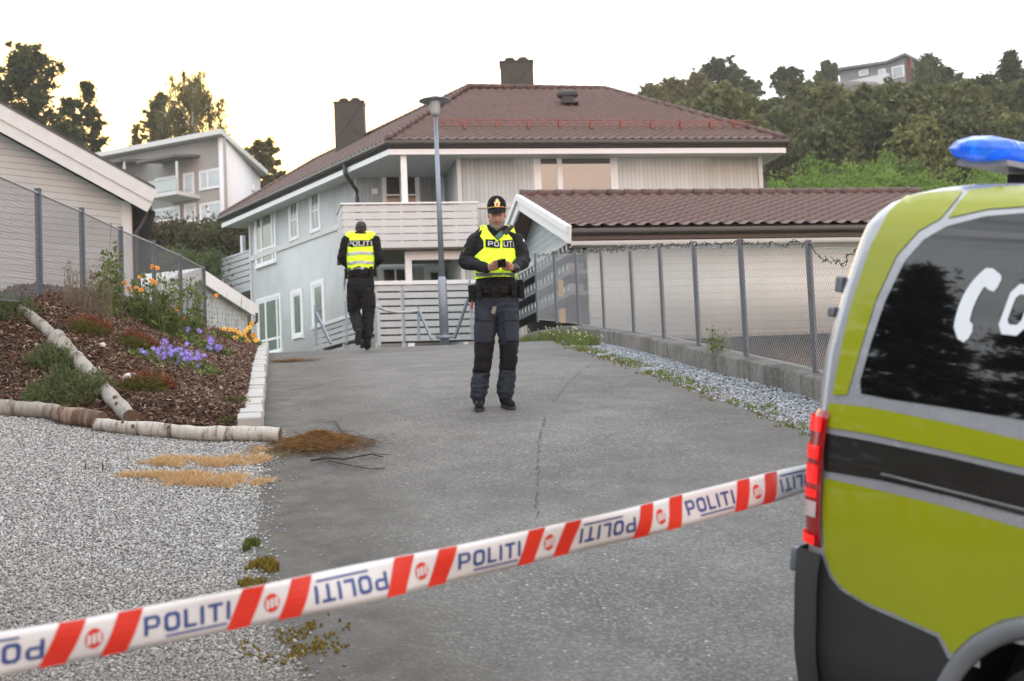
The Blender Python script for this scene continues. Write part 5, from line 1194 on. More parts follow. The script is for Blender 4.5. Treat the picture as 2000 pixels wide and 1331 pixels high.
flower_plant('coneflower', 'tall plant with orange flowers in front of the left fence', 320, 655, [(298, 521), (307, 524), (273, 541), (243, 553), (252, 565), (266, 563), (275, 567), (297, 549), (303, 553)], orange, orc, gl, 1, 420, .45, .50, hr=.032)
flower_plant('coneflower', 'lower orange flowers scattered through the green stalks near the last fence posts', 350, 662, [(362, 621), (345, 604), (333, 603), (301, 607), (336, 636), (422, 577), (318, 600)], orange, orc, gl, 2, 520, .5, .36, hr=.028)
flower_plant('marigold', 'dense clump of yellow orange flowers beside the top of the edging stones', 462, 668, [(437, 643), (450, 644), (459, 645), (451, 658), (441, 664), (446, 668), (460, 660), (480, 646), (487, 640), (492, 632), (500, 664), (484, 668), (480, 662), (470, 665), (433, 668), (455, 671), (425, 655), (466, 650), (476, 655), (495, 655)], yel, orc, gl, 3, 400, .36, .14, hr=.042)
hp = [(r_x, r_y) for r_x, r_y in zip(np.random.RandomState(1).normal(340, 28, 60), np.random.RandomState(2).normal(694, 12, 60))]
hp += [(410 + i * 1.5, 738 + (i % 3) * 3) for i in range(5)] + [(280, 688), (286, 690), (275, 685), (300, 681), (310, 712), (362, 712), (372, 702), (385, 700), (391, 712)]
flower_plant('geranium', 'low clump of violet flowers on the middle of the bark slope', 345, 716, hp, purple, puc, gl, 4, 700, .5, .10, hr=.025)
hp = [(r_x, r_y) for r_x, r_y in zip(np.random.RandomState(3).normal(415, 9, 22), np.random.RandomState(4).normal(677, 11, 22))] + [(368, 642), (366, 646), (388, 645), (392, 648)]
flower_plant('geranium', 'smaller patch of violet flowers nearer the edging stones', 405, 690, hp, purple, puc, gl, 5, 500, .35, .14, hr=.026)
flower_plant('weed', 'tall leafy weed growing against the left fence between two posts', 218, 622, [(218, 438)], mossg, mossg, gl, 6, 40, .2, .15, hr=.01)
drys = rmat('dried_stalk', [(0, (.10, .08, .05)), (1, (.24, .19, .12))], .9, .2)
def stalks(nm, label, px0, px1, py, top0, top1, n_, mat, seed, D=None, leafy=8, r=.0022, lsize=.022, f=None):
    r_ = np.random.RandomState(seed); b0 = hit((px0 + px1) / 2, py, f or BED, 9, 28); T = thing(nm, label, 'plant', tuple(b0)); q = MB(); cent = []
    for i in range(n_):
        px = r_.uniform(px0, px1); g = P(px, py + r_.uniform(-3, 3), b0.y + r_.uniform(-.3, .5)); g.z = (f or BED)(g.x, g.y); t = P(px + r_.uniform(-14, 14), lerp(top0, top1, r_.rand() ** .8), g.y + r_.uniform(-.2, .2)); m1 = g.lerp(t, .5) + Vector((r_.uniform(-.04, .04), 0, 0)); q.tube([g, m1, t], [r * 1.2, r, r * .6], n=3)
        for k in range(leafy): u = r_.uniform(.15, 1); cent.append(tuple(g.lerp(t, u) + Vector((r_.normal(0, .03), r_.normal(0, .03), 0))))
    q.build('stem', M['stem'] if mat is not drys else pm('dry_stem', (.16, .12, .08), .8), T)
    V, F, rnd = leaves(np.array(cent), np.full(len(cent), .045), 7, lsize, r_); o = np_mesh('leaf', V, F, mat, rnd=rnd, parent=T); o['kind'] = 'stuff'; return T
stalks('tall_weed', 'tall green stalky plants along the lower fence behind the flowers', 255, 395, 655, 520, 600, 130, gl, 1, leafy=5)
stalks('tall_weed', 'leafy climbing weed rising above the others at the fence', 196, 236, 615, 455, 560, 20, gl, 2, leafy=12, lsize=.024)
stalks('dry_stalks', 'brown dried stalks along the fence left of the leafy weed', 120, 215, 612, 500, 590, 150, drys, 3, leafy=2, lsize=.012)
stalks('seed_heads', 'airy stems with dark seed heads in front of the little shed', 400, 480, 650, 555, 630, 26, heb, 4, leafy=1, lsize=.012)
# weeds along the right side of the drive
def weeds(nm, label, fx, y0, y1, n_, h, mat, seed, cat='weeds'):
    r_ = np.random.RandomState(seed); V, F = [], []
    for i in range(n_):
        y = r_.uniform(y0, y1); x = fx(y) + r_.normal(0, 1) * .07; 
        if mnoise.noise(Vector((y * 1.6, seed, 0))) < -.1: continue
        z = R0(x, y)
        for k in range(5):
            a = r_.uniform(0, 6.28); hh = h * r_.uniform(.3, 1.2); j = len(V); w = .004; V += [(x - w, y, z), (x + w, y, z), (x + math.cos(a) * hh * .5, y + math.sin(a) * hh * .5, z + hh)]; F.append((j, j + 1, j + 2)); x += r_.normal(0, .008)
    o = np_mesh(nm, np.array(V), np.array(F), mat, rnd=r_.rand(len(F)), origin=V[0]); kind(o, 'stuff'); return tag(o, label, cat)
weeds('weeds', 'patchy moss and weeds between the asphalt and the crushed stone strip', lambda y: xr(y) + .02, 9, 23, 1500, .028, mossy, 1)
weeds('weeds', 'greener weeds scattered in the crushed stone strip edge', lambda y: xr(y) + .05, 10, 24, 1300, .05, gl, 2)
weeds('weeds', 'clump of flowering weeds where the wall meets the crest beside the standing officer', lambda y: lerp(xr(y), xw(y), .6) - .1, 20, 26.5, 1500, .18, gl, 3)
r_ = np.random.RandomState(7); q = MB()
for i in range(60): y = r_.uniform(20, 25); x = lerp(xr(y), xw(y), .5) + r_.normal(0, .2); q.ball((x, y, R0(x, y) + r_.uniform(.1, .25)), .011, 6)
o = q.build('wild_flowers', pm('cream_petal', (.6, .55, .4), .8)); kind(o, 'stuff'); tag(o, 'tiny cream flower heads over the weeds by the wall', 'wild flowers')
stalks('weed', 'thin green weed growing behind the mesh on top of the wall', 1385, 1425, 690, 640, 680, 16, gl, 8, leafy=5, lsize=.015, f=lambda x, y: R0(x, y) + .2)
# heap of needles and twigs, fallen branches
def needle_heap(px, py, rx, ry, h, n_, seed, label, nm='needle_litter'):
    c_ = hit(px, py, R0, 8, 22); r_ = np.random.RandomState(seed); V, F = [], []
    for i in range(n_):
        a = r_.uniform(0, 6.28); q = abs(r_.normal(0, .5)); x, y = c_.x + rx * q * math.cos(a), c_.y + ry * q * math.sin(a); z = R0(x, y) + .012 + h * max(0, 1 - q) * (r_.rand() + .25 * mnoise.noise(Vector((x * 9, y * 9, 2)))); t = r_.uniform(0, 6.28); L_ = r_.uniform(.03, .09); dx, dy, dz = math.cos(t) * L_, math.sin(t) * L_ * .7, r_.normal(0, .020); w = .0035; j = len(V)
        V += [(x - dx, y - dy, z - dz), (x, y - w, z + w), (x + dx, y + dy, z + dz), (x, y + w, z + .25 * w)]; F.append((j, j + 1, j + 2, j + 3))
    o = np_mesh(nm, np.array(V), np.array(F), M['needle'], rnd=r_.rand(len(F)), origin=tuple(c_)); kind(o, 'stuff'); tag(o, label, 'needles'); return o
M['needle'] = rmat('needles', [(0, (.20, .12, .06)), (.45, (.44, .28, .14)), (.8, (.60, .45, .27)), (1, (.75, .62, .43))], .85)
needle_heap(622, 872, .44, .36, .11, 4200, 1, 'heap of rust brown pine needles at the end of the birch log')
needle_heap(570, 707, .35, .3, .015, 700, 2, 'thin scatter of dark litter on the asphalt higher up the drive')
def branch(pts_px, r, label, seed):
    rg_ = random.Random(seed); pts_ = [hit(a, b_, R0, 8, 22) + Vector((0, 0, r + .012)) for a, b_ in pts_px]; q = MB(); q.tube(pts_, [r * (1 - .6 * i / len(pts_)) for i in range(len(pts_))], n=6)
    for i in range(1, len(pts_)):
        for _ in range(2): d = (pts_[i] - pts_[i - 1]).normalized(); s_ = Vector((-d.y, d.x, 0)) * rg_.choice((-1, 1)); e = pts_[i - 1] + (d * .7 + s_ * .6) * rg_.uniform(.08, .2) + Vector((0, 0, .01)); q.tube([pts_[i - 1], e], [r * .5, r * .2], n=5)
    o = q.build('branch', pm('twig_bark', (.045, .035, .028), .85, var=.3), origin=tuple(pts_[0])); tag(o, label, 'branch')
branch([(607, 905), (640, 900), (672, 903), (700, 897), (725, 893), (748, 898)], .009, 'dark bare branch lying just below the needle heap', 1)
branch([(628, 897), (655, 908), (690, 915), (722, 921), (752, 921)], .006, 'thinner lower twig, nearest the camera below the needle heap', 2)
branch([(655, 827), (668, 846), (680, 858), (686, 862)], .006, 'short twig sticking up behind the needle heap', 3)
p = hit(495, 880, R0, 8, 22); bm_ = bmesh.new(); bmesh.ops.create_icosphere(bm_, subdivisions=3, radius=.06)
for v in bm_.verts: v.co *= 1 + .5 * mnoise.noise(v.co * 20)
me = bpy.data.meshes.new('rock'); bm_.to_mesh(me); bm_.free(); o = bpy.data.objects.new('rock', me); me.materials.append(crag); C.objects.link(o); o.location = p; o.scale = (.8, 1.8, .8); tag(o, 'dark broken stone at the corner of the gravel below the log end', 'rock')
# ================================================================ lettering
def ring_quads(x0, y0, x1, y1, t, c, parts='all', ty=None):
    """squared ring with cut corners; outer chamfer c"""
    ty = ty or t; ci = max(0.02, c - t * .45)
    o = [(x0 + c, y0), (x1 - c, y0), (x1, y0 + c), (x1, y1 - c), (x1 - c, y1), (x0 + c, y1), (x0, y1 - c), (x0, y0 + c)]
    X0, Y0, X1, Y1 = x0 + t, y0 + ty, x1 - t, y1 - ty
    i = [(X0 + ci, Y0), (X1 - ci, Y0), (X1, Y0 + ci), (X1, Y1 - ci), (X1 - ci, Y1), (X0 + ci, Y1), (X0, Y1 - ci), (X0, Y0 + ci)]
    sel = range(8) if parts == 'all' else parts
    return [[o[k], o[(k + 1) % 8], i[(k + 1) % 8], i[k]] for k in sel]
def rq(x0, y0, x1, y1): return [(x0, y0), (x1, y0), (x1, y1), (x0, y1)]
def glyph(ch, w=.82, t=.2):
    if ch == 'P':
        r = ring_quads(.0, .34, w, 1, t, .16, parts=(1, 2, 3)); return w, [rq(0, 0, t, 1), rq(t, .34, w - .16, .34 + t * .85), rq(t, 1 - t * .85, w - .16, 1)] + [[(w - .16, .34), (w, .5), (w - t, .58), (w - .2, .51)], rq(w - t, .58, w, .84) if False else [(w, .5), (w, .84), (w - t, .78), (w - t, .58)], [(w, .84), (w - .16, 1), (w - .2, .83), (w - t, .78)]]
    if ch == 'O' or ch == '0': return w, ring_quads(0, 0, w, 1, t, .18)
    if ch == 'L': return w * .8, [rq(0, 0, t, 1), rq(t, 0, w * .8, t * .9)]
    if ch == 'I': return t, [rq(0, 0, t, 1)]
    if ch == 'T': return w * .95, [rq(0, 1 - t * .9, w * .95, 1), rq(w * .475 - t / 2, 0, w * .475 + t / 2, 1 - t * .9)]
    if ch == '2': return w, [rq(0, 1 - t * .8, w, 1), rq(w - t, .58, w, 1 - t * .8), rq(0, .42, w, .58), rq(0, t * .8, t, .42), rq(0, 0, w, t * .8)]
    if ch == '8': return w, [rq(0, 1 - t * .8, w, 1), rq(w - t, .56, w, 1 - t * .8), rq(0, .56, t, 1 - t * .8), rq(0, .42, w, .56), rq(0, t * .8, t, .42), rq(w - t, t * .8, w, .42), rq(0, 0, w, t * .8)]
def word(txt, gap=.17, t=.2):
    """quads filling the box 0..1 x 0..1"""
    x, qs = 0, []
    for ch in txt: w, q = glyph(ch, t=t); qs += [[(a + x, b) for a, b in k] for k in q]; x += w + gap
    x -= gap; return [[(a / x, b) for a, b in k] for k in qs], x
def mapped(qs, fn, nu=3, nv=2, th=0):
    """quads in uv through fn(u,v)->3D as one MB, subdivided"""
    m_ = MB()
    for q in qs:
        g = []
        for i in range(nu + 1):
            for j in range(nv + 1):
                a, b = i / nu, j / nv; p0 = (lerp(q[0][0], q[1][0], a), lerp(q[0][1], q[1][1], a)); p1 = (lerp(q[3][0], q[2][0], a), lerp(q[3][1], q[2][1], a)); g.append(fn(lerp(p0[0], p1[0], b), lerp(p0[1], p1[1], b)))
        m_.add(g, [(i * (nv + 1) + j, (i + 1) * (nv + 1) + j, (i + 1) * (nv + 1) + j + 1, i * (nv + 1) + j + 1) for i in range(nu) for j in range(nv)])
    return m_
# ================================================================ police van
VU = Vector((.66, -.75, -.185)).normalized(); VT = Vector((.75, .66, 0)).normalized(); VWp = VU.cross(VT).normalized()
_c = P(1573, 1050, 5.12); VO = Vector((_c.x, _c.y, R0(_c.x, _c.y) - .03)) - VWp * 0
VZ = .90
def vloc(p): d = p - VO; return d.dot(VU), d.dot(VT), d.dot(VWp)
def vpt(s, t, z): return VO + VU * s + VT * t + VWp * z
def inset(z):
    z = z * VZ
    v = .05 * (1 - sm(.15, .42, z)) + .012 * abs(z - .8) if z < 1.05 else .005 + .15 * ((z - 1.05) / .75) ** 1.35
    if z > 1.72: q = min(1, (z - 1.72) / .205); v += .21 * (1 - math.sqrt(max(0, 1 - q * q)))
    return v
def vpx(px, py):
    r = ray(px, py); t = 0.0
    for _ in range(6):
        k = ((VO + VT * t - EYE).dot(VT)) / r.dot(VT); p = EYE + r * k; s, _t, z = vloc(p); t = inset(min(1.8 / VZ, max(.1, z)))
    return s, z
SRX = [(1560, 1250), (1562, 1120), (1572, 1060), (1580, 900), (1600, 800), (1625, 690), (1660, 560), (1705, 440), (1745, 380), (1800, 358), (1900, 340)]
srt = sorted((vpx(*a)[1], vpx(*a)[0]) for a in SRX)
srt = [(a, b - .03 - .045 * sm(1.1, 1.5, a)) for a, b in srt if a < 1.99] + [(2.04, -.13), (2.09, -.05), (2.125, .08), (2.14, .26)]
print('van rear profile z,s:', [(round(a, 2), round(b, 2)) for a, b in srt])
def sr(z): return float(np.interp(z, [.15] + [a for a, b in srt], [srt[0][1] + .03] + [b for a, b in srt]))
def sf(z): return float(np.interp(z, [.2, .5, .85, 1.0, 1.12, 1.75, 1.91], [5.05, 5.15, 5.08, 4.9, 4.35, 3.35, 2.9]))
RC = .10
def vside(s, z, off=0.0):
    a = s - sr(z); t = inset(z)
    if a < RC: q = min(1, max(0, (RC - a) / RC)); t += RC * (1 - math.sqrt(max(0, 1 - q * q)))
    return vpt(s, t - off, z)
VAN = thing('police_van', 'yellow and silver police van with blue light bar, parked rear end first', 'van', tuple(vpt(2.5, .96, 0)))
paint = pm('silver_paint', (.31, .325, .35), .28, metal=.35, var=.03, coat=.6)
yellow = pm('police_yellow', (.235, .265, .0), .35, var=.06, scale=1, coat=.5, spec=.3)
clad = pm('grey_plastic_cladding', (.016, .0165, .017), .6, var=.1, bump=.2, bscale=200)
vglass = pm('tinted_van_glass', (.004, .004, .005), .03, var=0, spec=.7)
vblack = pm('black_stripe_film', (.010, .009, .008), .3, var=.1, coat=.3)
zs_ = [.2, .3, .4, .5, .6, .7, .8, .9, 1.0, 1.05, 1.15, 1.25, 1.35, 1.45, 1.55, 1.65, 1.72, 1.77, 1.81, 1.845, 1.875, 1.9, 1.915, 1.923]
V, F = [], []; NS = 130; rings = []
for z in [q / VZ for q in zs_]:
    zz = z; a0, a1, i0 = sr(z), sf(min(z, 1.91)), inset(zz); Wd = 1.928; ring = []; rf_ = .3
    for k in range(NS): s = lerp(a0 + RC, a1 - rf_, k / (NS - 1)); ring.append((s, i0, z))
    for k in range(1, 10): an = k / 10 * math.pi / 2; ring.append((a1 - rf_ + rf_ * math.sin(an), i0 + rf_ * (1 - math.cos(an)), z))
    for k in range(9): ring.append((a1 + .05 * math.sin(math.pi * k / 8), lerp(i0 + rf_, Wd - i0 - rf_, k / 8), z))
    for k in range(1, 10): an = k / 10 * math.pi / 2; ring.append((a1 - rf_ * (1 - math.cos(an)), Wd - i0 - rf_ + rf_ * math.sin(an), z))
    for k in range(NS): s = lerp(a1 - rf_, a0 + RC, k / (NS - 1)); ring.append((s, Wd - i0, z))
    for k in range(1, 8): an = k / 8 * math.pi / 2; ring.append((a0 + RC - RC * math.sin(an), Wd - i0 - RC * (1 - math.cos(an)), z))
    for k in range(9): ring.append((a0, lerp(Wd - i0 - RC, i0 + RC, k / 8), z))
    for k in range(1, 8): an = k / 8 * math.pi / 2; ring.append((a0 + RC * (1 - math.cos(an)), i0 + RC * (1 - math.sin(an)), z))
    rings.append(ring)
WS = .87; print('wheel s', WS, vpx(1860, 1250), vpx(1930, 1222), vpx(2000, 1213), vpx(1940,1290))
WHEELS = [(WS, .31), (WS + 3.2, .31)]
nr_ = len(rings[0]); V = [vpt(*p) for r_0 in rings for p in r_0]; LV = [p for r_0 in rings for p in r_0]
for j in range(len(rings) - 1):
    for i in range(nr_):
        q = (i + 1) % nr_; f = (j * nr_ + i, j * nr_ + q, (j + 1) * nr_ + q, (j + 1) * nr_ + i); c = [sum(LV[k][m_] for k in f) / 4 for m_ in range(3)]
        if (c[1] < .12 or c[1] > 1.8) and any((c[0] - ws) ** 2 + (c[2] - wz_) ** 2 < .445 ** 2 for ws, wz_ in WHEELS): continue
        F.append(f)
top = [(len(rings) - 1) * nr_ + i for i in range(nr_)]
mb = MB(); mb.v = [tuple(v) for v in V]; mb.f = F + [tuple(top)]; mb.mi = [0] * len(mb.f); body = mb.build('body', paint, VAN, smooth=True)
uf = MB(); uf.prism([vpt(.15, .12, .3), vpt(4.9, .12, .3), vpt(4.9, 1.8, .3), vpt(.15, 1.8, .3)], VWp * .1); uf.build('underbody', M['black'], VAN)
def vdecal(name, poly, mat, off, parent=VAN, g=.035, label=None):
    b = bmesh.new(); vs = [b.verts.new((p[0], p[1], 0)) for p in poly]; b.faces.new(vs); bmesh.ops.triangulate(b, faces=b.faces)
    xs_ = [p[0] for p in poly]; ys2 = [p[1] for p in poly]
    for ax, lo, hi in ((0, min(xs_), max(xs_)), (1, min(ys2), max(ys2))):
        st = g if (ax == 1 or hi - lo < 1.6) else g * 2; v = lo + st
        while v < hi:
            co = [0, 0, 0]; no = [0, 0, 0]; co[ax] = v; no[ax] = 1; bmesh.ops.bisect_plane(b, geom=b.verts[:] + b.edges[:] + b.faces[:], plane_co=co, plane_no=no); v += st
    for v in b.verts: v.co = vside(v.co.x, v.co.y, off)
    me = bpy.data.meshes.new(name); b.to_mesh(me); b.free(); me.shade_smooth(); o = link_mesh(name, me, mat, parent)
    if label: o['label'] = label
    return o
def pxdecal(name, poly, mat, off, parent=VAN, g=14):
    b = bmesh.new(); vs = [b.verts.new((p[0], p[1], 0)) for p in poly]; b.faces.new(vs); bmesh.ops.triangulate(b, faces=b.faces)
    for ax in (0, 1):
        lo, hi = min(p[ax] for p in poly), max(p[ax] for p in poly); v = lo + g
        while v < hi:
            co = [0, 0, 0]; no = [0, 0, 0]; co[ax] = v; no[ax] = 1; bmesh.ops.bisect_plane(b, geom=b.verts[:] + b.edges[:] + b.faces[:], plane_co=co, plane_no=no); v += g
    for v in b.verts:
        r = ray(v.co.x, v.co.y).normalized(); h, n_, i, d = BODY.ray_cast(EYE, r)
        if h is None:
            h, n_, i, d = BODY.find_nearest(EYE + r * 5.2)
        if n_.dot(r) > 0: n_ = -n_
        v.co = h + n_ * off
    me = bpy.data.meshes.new(name); b.to_mesh(me); b.free(); me.shade_smooth(); return link_mesh(name, me, mat, parent)
BODY = BVHTree.FromPolygons([Vector(v) for v in mb.v], [tuple(f) for f in mb.f])
def vpoly(pxs, tail=()): return [vpx(*p) for p in pxs] + list(tail)
FR = 3.4
def rnd_poly(pts, r=6, n_=5):      # round the corners of a pixel polygon
    out = []
    for i, p in enumerate(pts):
        a, b, c = Vector(pts[i - 1]), Vector(p), Vector(pts[(i + 1) % len(pts)]); la, lc = (a - b).length, (c - b).length; k = min(r, la / 2.2, lc / 2.2); p0 = b + (a - b) / la * k; p1 = b + (c - b) / lc * k
        for j in range(n_ + 1): t = j / n_; q = p0 * (1 - t) ** 2 + b * 2 * t * (1 - t) + p1 * t * t; out.append((q.x, q.y))
    return out
zb1, zb2 = vpx(2000, 862)[1], vpx(2000, 915)[1]
# lower yellow field, strip above the black line, pillar and roof fields
s0_, z0_ = vpx(2010, 1190)
low = vpoly([(1611, 934), (1700, 954), (1850, 990), (2010, 1036)], [(FR, vpx(2010, 1036)[1]), (FR, .47), (WS + .46, .47)])
arc = [(WS + .485 * math.cos(a), .31 + .485 * math.sin(a)) for a in [rad(q) for q in (25, 45, 60, 75, 90, 105, 120, 135, 147)]]
low += arc + vpoly([(1835, 1238), (1780, 1214), (1735, 1193), (1700, 1180), (1668, 1163), (1645, 1147), (1625, 1120), (1612, 1080), (1607, 1000)])
vdecal('lower_yellow_panel', low, yellow, .004)
vdecal('yellow_strip', vpoly([(1620, 787), (1700, 796), (1850, 826), (2010, 863)], [(FR, vpx(2010, 863)[1]), (FR, vpx(2010, 916)[1])]) + vpoly([(2010, 916), (1850, 880), (1700, 848), (1612, 834)]), yellow, .004)
vdecal('black_stripe', vpoly([(1612, 846), (1700, 862), (1850, 893), (2010, 931)], [(FR, vpx(2010, 931)[1]), (FR, vpx(2010, 1010)[1])]) + vpoly([(2010, 1010), (1850, 968), (1720, 938), (1611, 920)]), vblack, .004)
pxdecal('pillar_yellow_panel', (rnd_poly([(1627, 772), (1640, 700), (1662, 600), (1702, 480), (1736, 416), (1768, 385), (1822, 377), (1882, 373), (1868, 392), (1838, 428), (1795, 452), (1752, 500), (1712, 585), (1685, 670), (1666, 735), (1655, 772)], 5)), yellow, .004)
rt_ = vpx(2010, 357), vpx(2010, 404)
pxdecal('roof_edge_yellow_panel', [(1852, 427), (1876, 394), (1895, 372), (1950, 367), (2010, 363), (2180, 351), (2180, 386), (2010, 404), (1930, 410)], yellow, .004)
wb = vpx(2010, 822)[1]; wt = vpx(2010, 414)[1]
wpoly = vpoly(rnd_poly([(1683, 772), (1681, 745), (1702, 670), (1730, 588), (1768, 510), (1805, 468), (1850, 442), (1925, 422), (2010, 414)], 4)[:-3] + [(2010, 414)], [(1.55, wt)] + [(1.62, lerp(wt, wb, .1)), (1.62, lerp(wt, wb, .9)), (1.55, wb)]) + vpoly([(2010, 822), (1850, 796), (1740, 780)])
win = vdecal('rear_side_window', wpoly, vglass, .003)
vdecal('sliding_door_window', [(1.72, wb), (2.75, wb), (2.8, wb + .1), (2.8, wt - .08), (2.7, wt), (1.72, wt)], vglass, .003)
vdecal('front_side_window', [(2.95, wb), (4.0, wb - .02), (3.35, wt - .02), (2.95, wt)], vglass, .003)
lowc = [(sr(.3) + .02, .22), (sr(.6) + .02, .6)] + vpoly([(1606, 1082), (1622, 1126), (1643, 1153), (1700, 1187), (1780, 1221), (1832, 1245)]) + [(WS + .48 * math.cos(a), .31 + .48 * math.sin(a)) for a in [rad(q) for q in (150, 165, 180, 190)]] + [(WS - .47, .22)]
vdecal('lower_cladding', lowc, clad, .006)
vdecal('side_sill', [(WS + .45, .22), (WS + 2.7, .22), (WS + 2.7, .44), (WS + .45, .44)], clad, .006)
# bumper wraps the rear corner
def corner_patch(name, z0, z1, l_side, l_rear, mat, off, parent=VAN, nz=10, na=16, smooth=True, back=.05, prof=None):
    def fn(u, v):
        z = lerp(z0, z1, v); a0 = sr(z); i0 = inset(z); tot = l_side + RC * math.pi / 2 + l_rear; l_ = u * tot; o_ = off * (math.sin(math.pi * min(1, max(0, v))) ** .35 if prof else 1)
        if l_ < l_side: s, t, ns, nt_ = a0 + RC + l_side - l_, i0, 0, -1
        elif l_ < l_side + RC * math.pi / 2: an = (l_ - l_side) / RC; s = a0 + RC - RC * math.sin(an); t = i0 + RC - RC * math.cos(an); ns, nt_ = -math.sin(an), -math.cos(an)
        else: s, t, ns, nt_ = a0, i0 + RC + (l_ - l_side - RC * math.pi / 2), -1, 0
        return vpt(s + ns * o_, t + nt_ * o_, z)
    return grid_mesh(name, na, nz, fn, mat, parent=parent, smooth=smooth)
zl0, zl1 = vpx(1590, 1068)[1], vpx(1605, 800)[1]
corner_patch('rear_bumper', .22, zl0 - .015, .03, 1.5, clad, .035, prof=None)
redl = pm('tail_light_red', (.22, .002, .003), .2, var=0, coat=.5, emis=(.9, .02, .015, .01)); redb = pm('lit_red_segment', (.5, .005, .005), .25, var=0, emis=(1, .015, .01, .2)); clr = pm('reversing_lens', (.5, .42, .42), .15, var=0, coat=1)
tl = corner_patch('tail_light', zl0, zl1, .005, .10, redl, .022, prof=True, nz=30)
for a, b, m_, nm in ((.02, .09, redb, 'light_segment'), (.36, .42, redb, 'light_segment'), (.46, .60, redb, 'light_segment'), (.64, .74, redb, 'light_segment'), (.84, .95, redb, 'light_segment'), (.22, .335, clr, 'reversing_light')):
    corner_patch(nm, lerp(zl0, zl1, a), lerp(zl0, zl1, b), -.01, .02, m_, .0245, parent=tl, nz=6)
# second side details: hinges, arch trim, wheels, light bar, door rail, mirror
def vbox(name, s, t, z, ds, dt, dz, mat, par=VAN): R_ = Matrix((VU, VT, VWp)).transposed(); q = MB(); q.box(vpt(s, t, z), (ds, dt, dz), R_); o = q.build(name, mat, par); bv = o.modifiers.new('b', 'BEVEL'); bv.width = min(ds, dt, dz) * .3; bv.segments = 3; return o
for px, py, h in ((1646, 556, .075), (1650, 612, .05), (1566, 1100, .11)):
    s, z = vpx(px, py); vbox('hinge', sr(z) + (.0 if h != .11 else -.03), inset(z) + .05, z, .03, .045, h * .8, M['galv'])
s, z = vpx(1768, 362); vbox('roof_spoiler', s - .04, inset(z) + .4, z, .10, .3, .015, paint)
for ws, wz_ in WHEELS:
    q = MB(); pts_ = []; n_ = 40
    for k in range(n_ + 1):
        a = rad(lerp(-15, 195, k / n_)); pts_.append(vside(ws + .445 * math.cos(a), max(.2, wz_ + .445 * math.sin(a)), .006))
    q.tube(pts_, [(.035, .02)] * len(pts_), n=8, ref=tuple(VT)); q.build('wheel_arch_trim', pm('arch_grey', (.13, .14, .15), .5), VAN, smooth=True)
    vv, ff_ = [], []; 
    for k in range(33):
        a = 2 * math.pi * k / 32; vv += [vpt(ws + .47 * math.cos(a), .03, wz_ + .47 * math.sin(a)), vpt(ws + .47 * math.cos(a), .45, wz_ + .47 * math.sin(a))]
        if k: ff_.append((2 * k - 2, 2 * k - 1, 2 * k + 1, 2 * k))
    q = MB(); q.add(vv, ff_); q.add([vpt(ws + .47 * math.cos(2 * math.pi * k / 32), .45, wz_ + .47 * math.sin(2 * math.pi * k / 32)) for k in range(32)], [tuple(range(32))]); q.build('wheel_well', M['black'], VAN)
    for t0 in (.06, 1.66):
        q = MB(); q.tube([vpt(ws, t0, wz_), vpt(ws, t0 + .01, wz_), vpt(ws, t0 + .03, wz_), vpt(ws, t0 + .18, wz_), vpt(ws, t0 + .21, wz_)], [.24, .30, .33, .33, .29], n=40); wh = q.build('wheel', M['rubber'], VAN, smooth=False); q = MB(); q.tube([vpt(ws, t0 - .004, wz_), vpt(ws, t0 + .02, wz_)], [.19, .22], n=32)
        for k in range(5): a = k * 1.2566; q.bar(vpt(ws, t0 - .012, wz_), vpt(ws + .2 * math.cos(a), t0 - .008, wz_ + .2 * math.sin(a)), .05, .02, up=tuple(VT))
        q.build('rim', paint, wh)
s0, z0 = vpx(1725, 926); z1 = vpx(2010, 998)[1]; q = MB(); q.bar(vside(s0, z0, .012), vside(s0 + .05, z0, .012), .01, .008); q.tube([vside(lerp(s0, 3.3, k / 30), lerp(z0, z1, k / 30) if False else z0 + (z1 - z0) * min(1.6, (lerp(s0, 3.3, k / 30) - s0) / (vpx(2010, 998)[0] - s0)) * 1.0, .008) for k in range(31)], .005, n=6); q.build('door_rail', pm('rail_grey', (.12, .13, .13), .4), VAN)
# light bar across the roof
r_ = ray(1905, 290); t0 = .40; k = ((VO + VT * t0 - EYE).dot(VT)) / r_.dot(VT); s0, t0, LBZ = vloc(EYE + r_ * k); print('light bar at', s0, t0, LBZ)
LB = []
blue = pm('blue_lens', (.02, .17, .62), .12, var=.7, scale=18, coat=.15, spec=.4, emis=(.0, .16, .95, .12), trans=.55); t1 = 1.928 - t0; t1 = max(t1, t0 + .9)
q = MB(); q.tube([vpt(s0, lerp(t0, t1, k / 60), LBZ + (.004 if k % 3 else 0)) for k in range(61)], [(.125 + (.006 if k % 3 else 0), .043 + (.004 if k % 3 else 0)) if 1 < k < 59 else (.085, .034) for k in range(61)], n=10, ref=tuple(VWp), rnd=True); lb = q.build('light_bar', blue, VAN, smooth=True)
q = MB(); q.tube([vpt(s0, lerp(t0 + .02, t1 - .02, k / 4), LBZ - .035) for k in range(5)], (.10, .018), n=16, ref=tuple(VWp)) if False else q.bar(vpt(s0, t0 + .05, LBZ - .045), vpt(s0, t1 - .05, LBZ - .045), .20, .02, up=tuple(VWp)); q.build('base', paint, lb)
for tt in (t0 + .35, t1 - .25): q = MB(); q.bar(vpt(s0, tt, LBZ - .06), vpt(s0, tt, 1.9), .06, .1, up=tuple(VU)); q.build('bracket', M['black'], lb)
q = MB()
for k in range(9): tt = lerp(t0 + .06, t1 - .06, k / 8); q.ball(vpt(s0, tt, LBZ + .0), (.035, .035, .03), 10)
q.build('reflector', pm('lamp_chrome', (.8, .85, .9), .1, metal=1, var=0), lb)
for t_ in (-.16, 1.928 + .16): vbox('wing_mirror', 3.95, t_, 1.2, .12, .22, .26, M['black'])
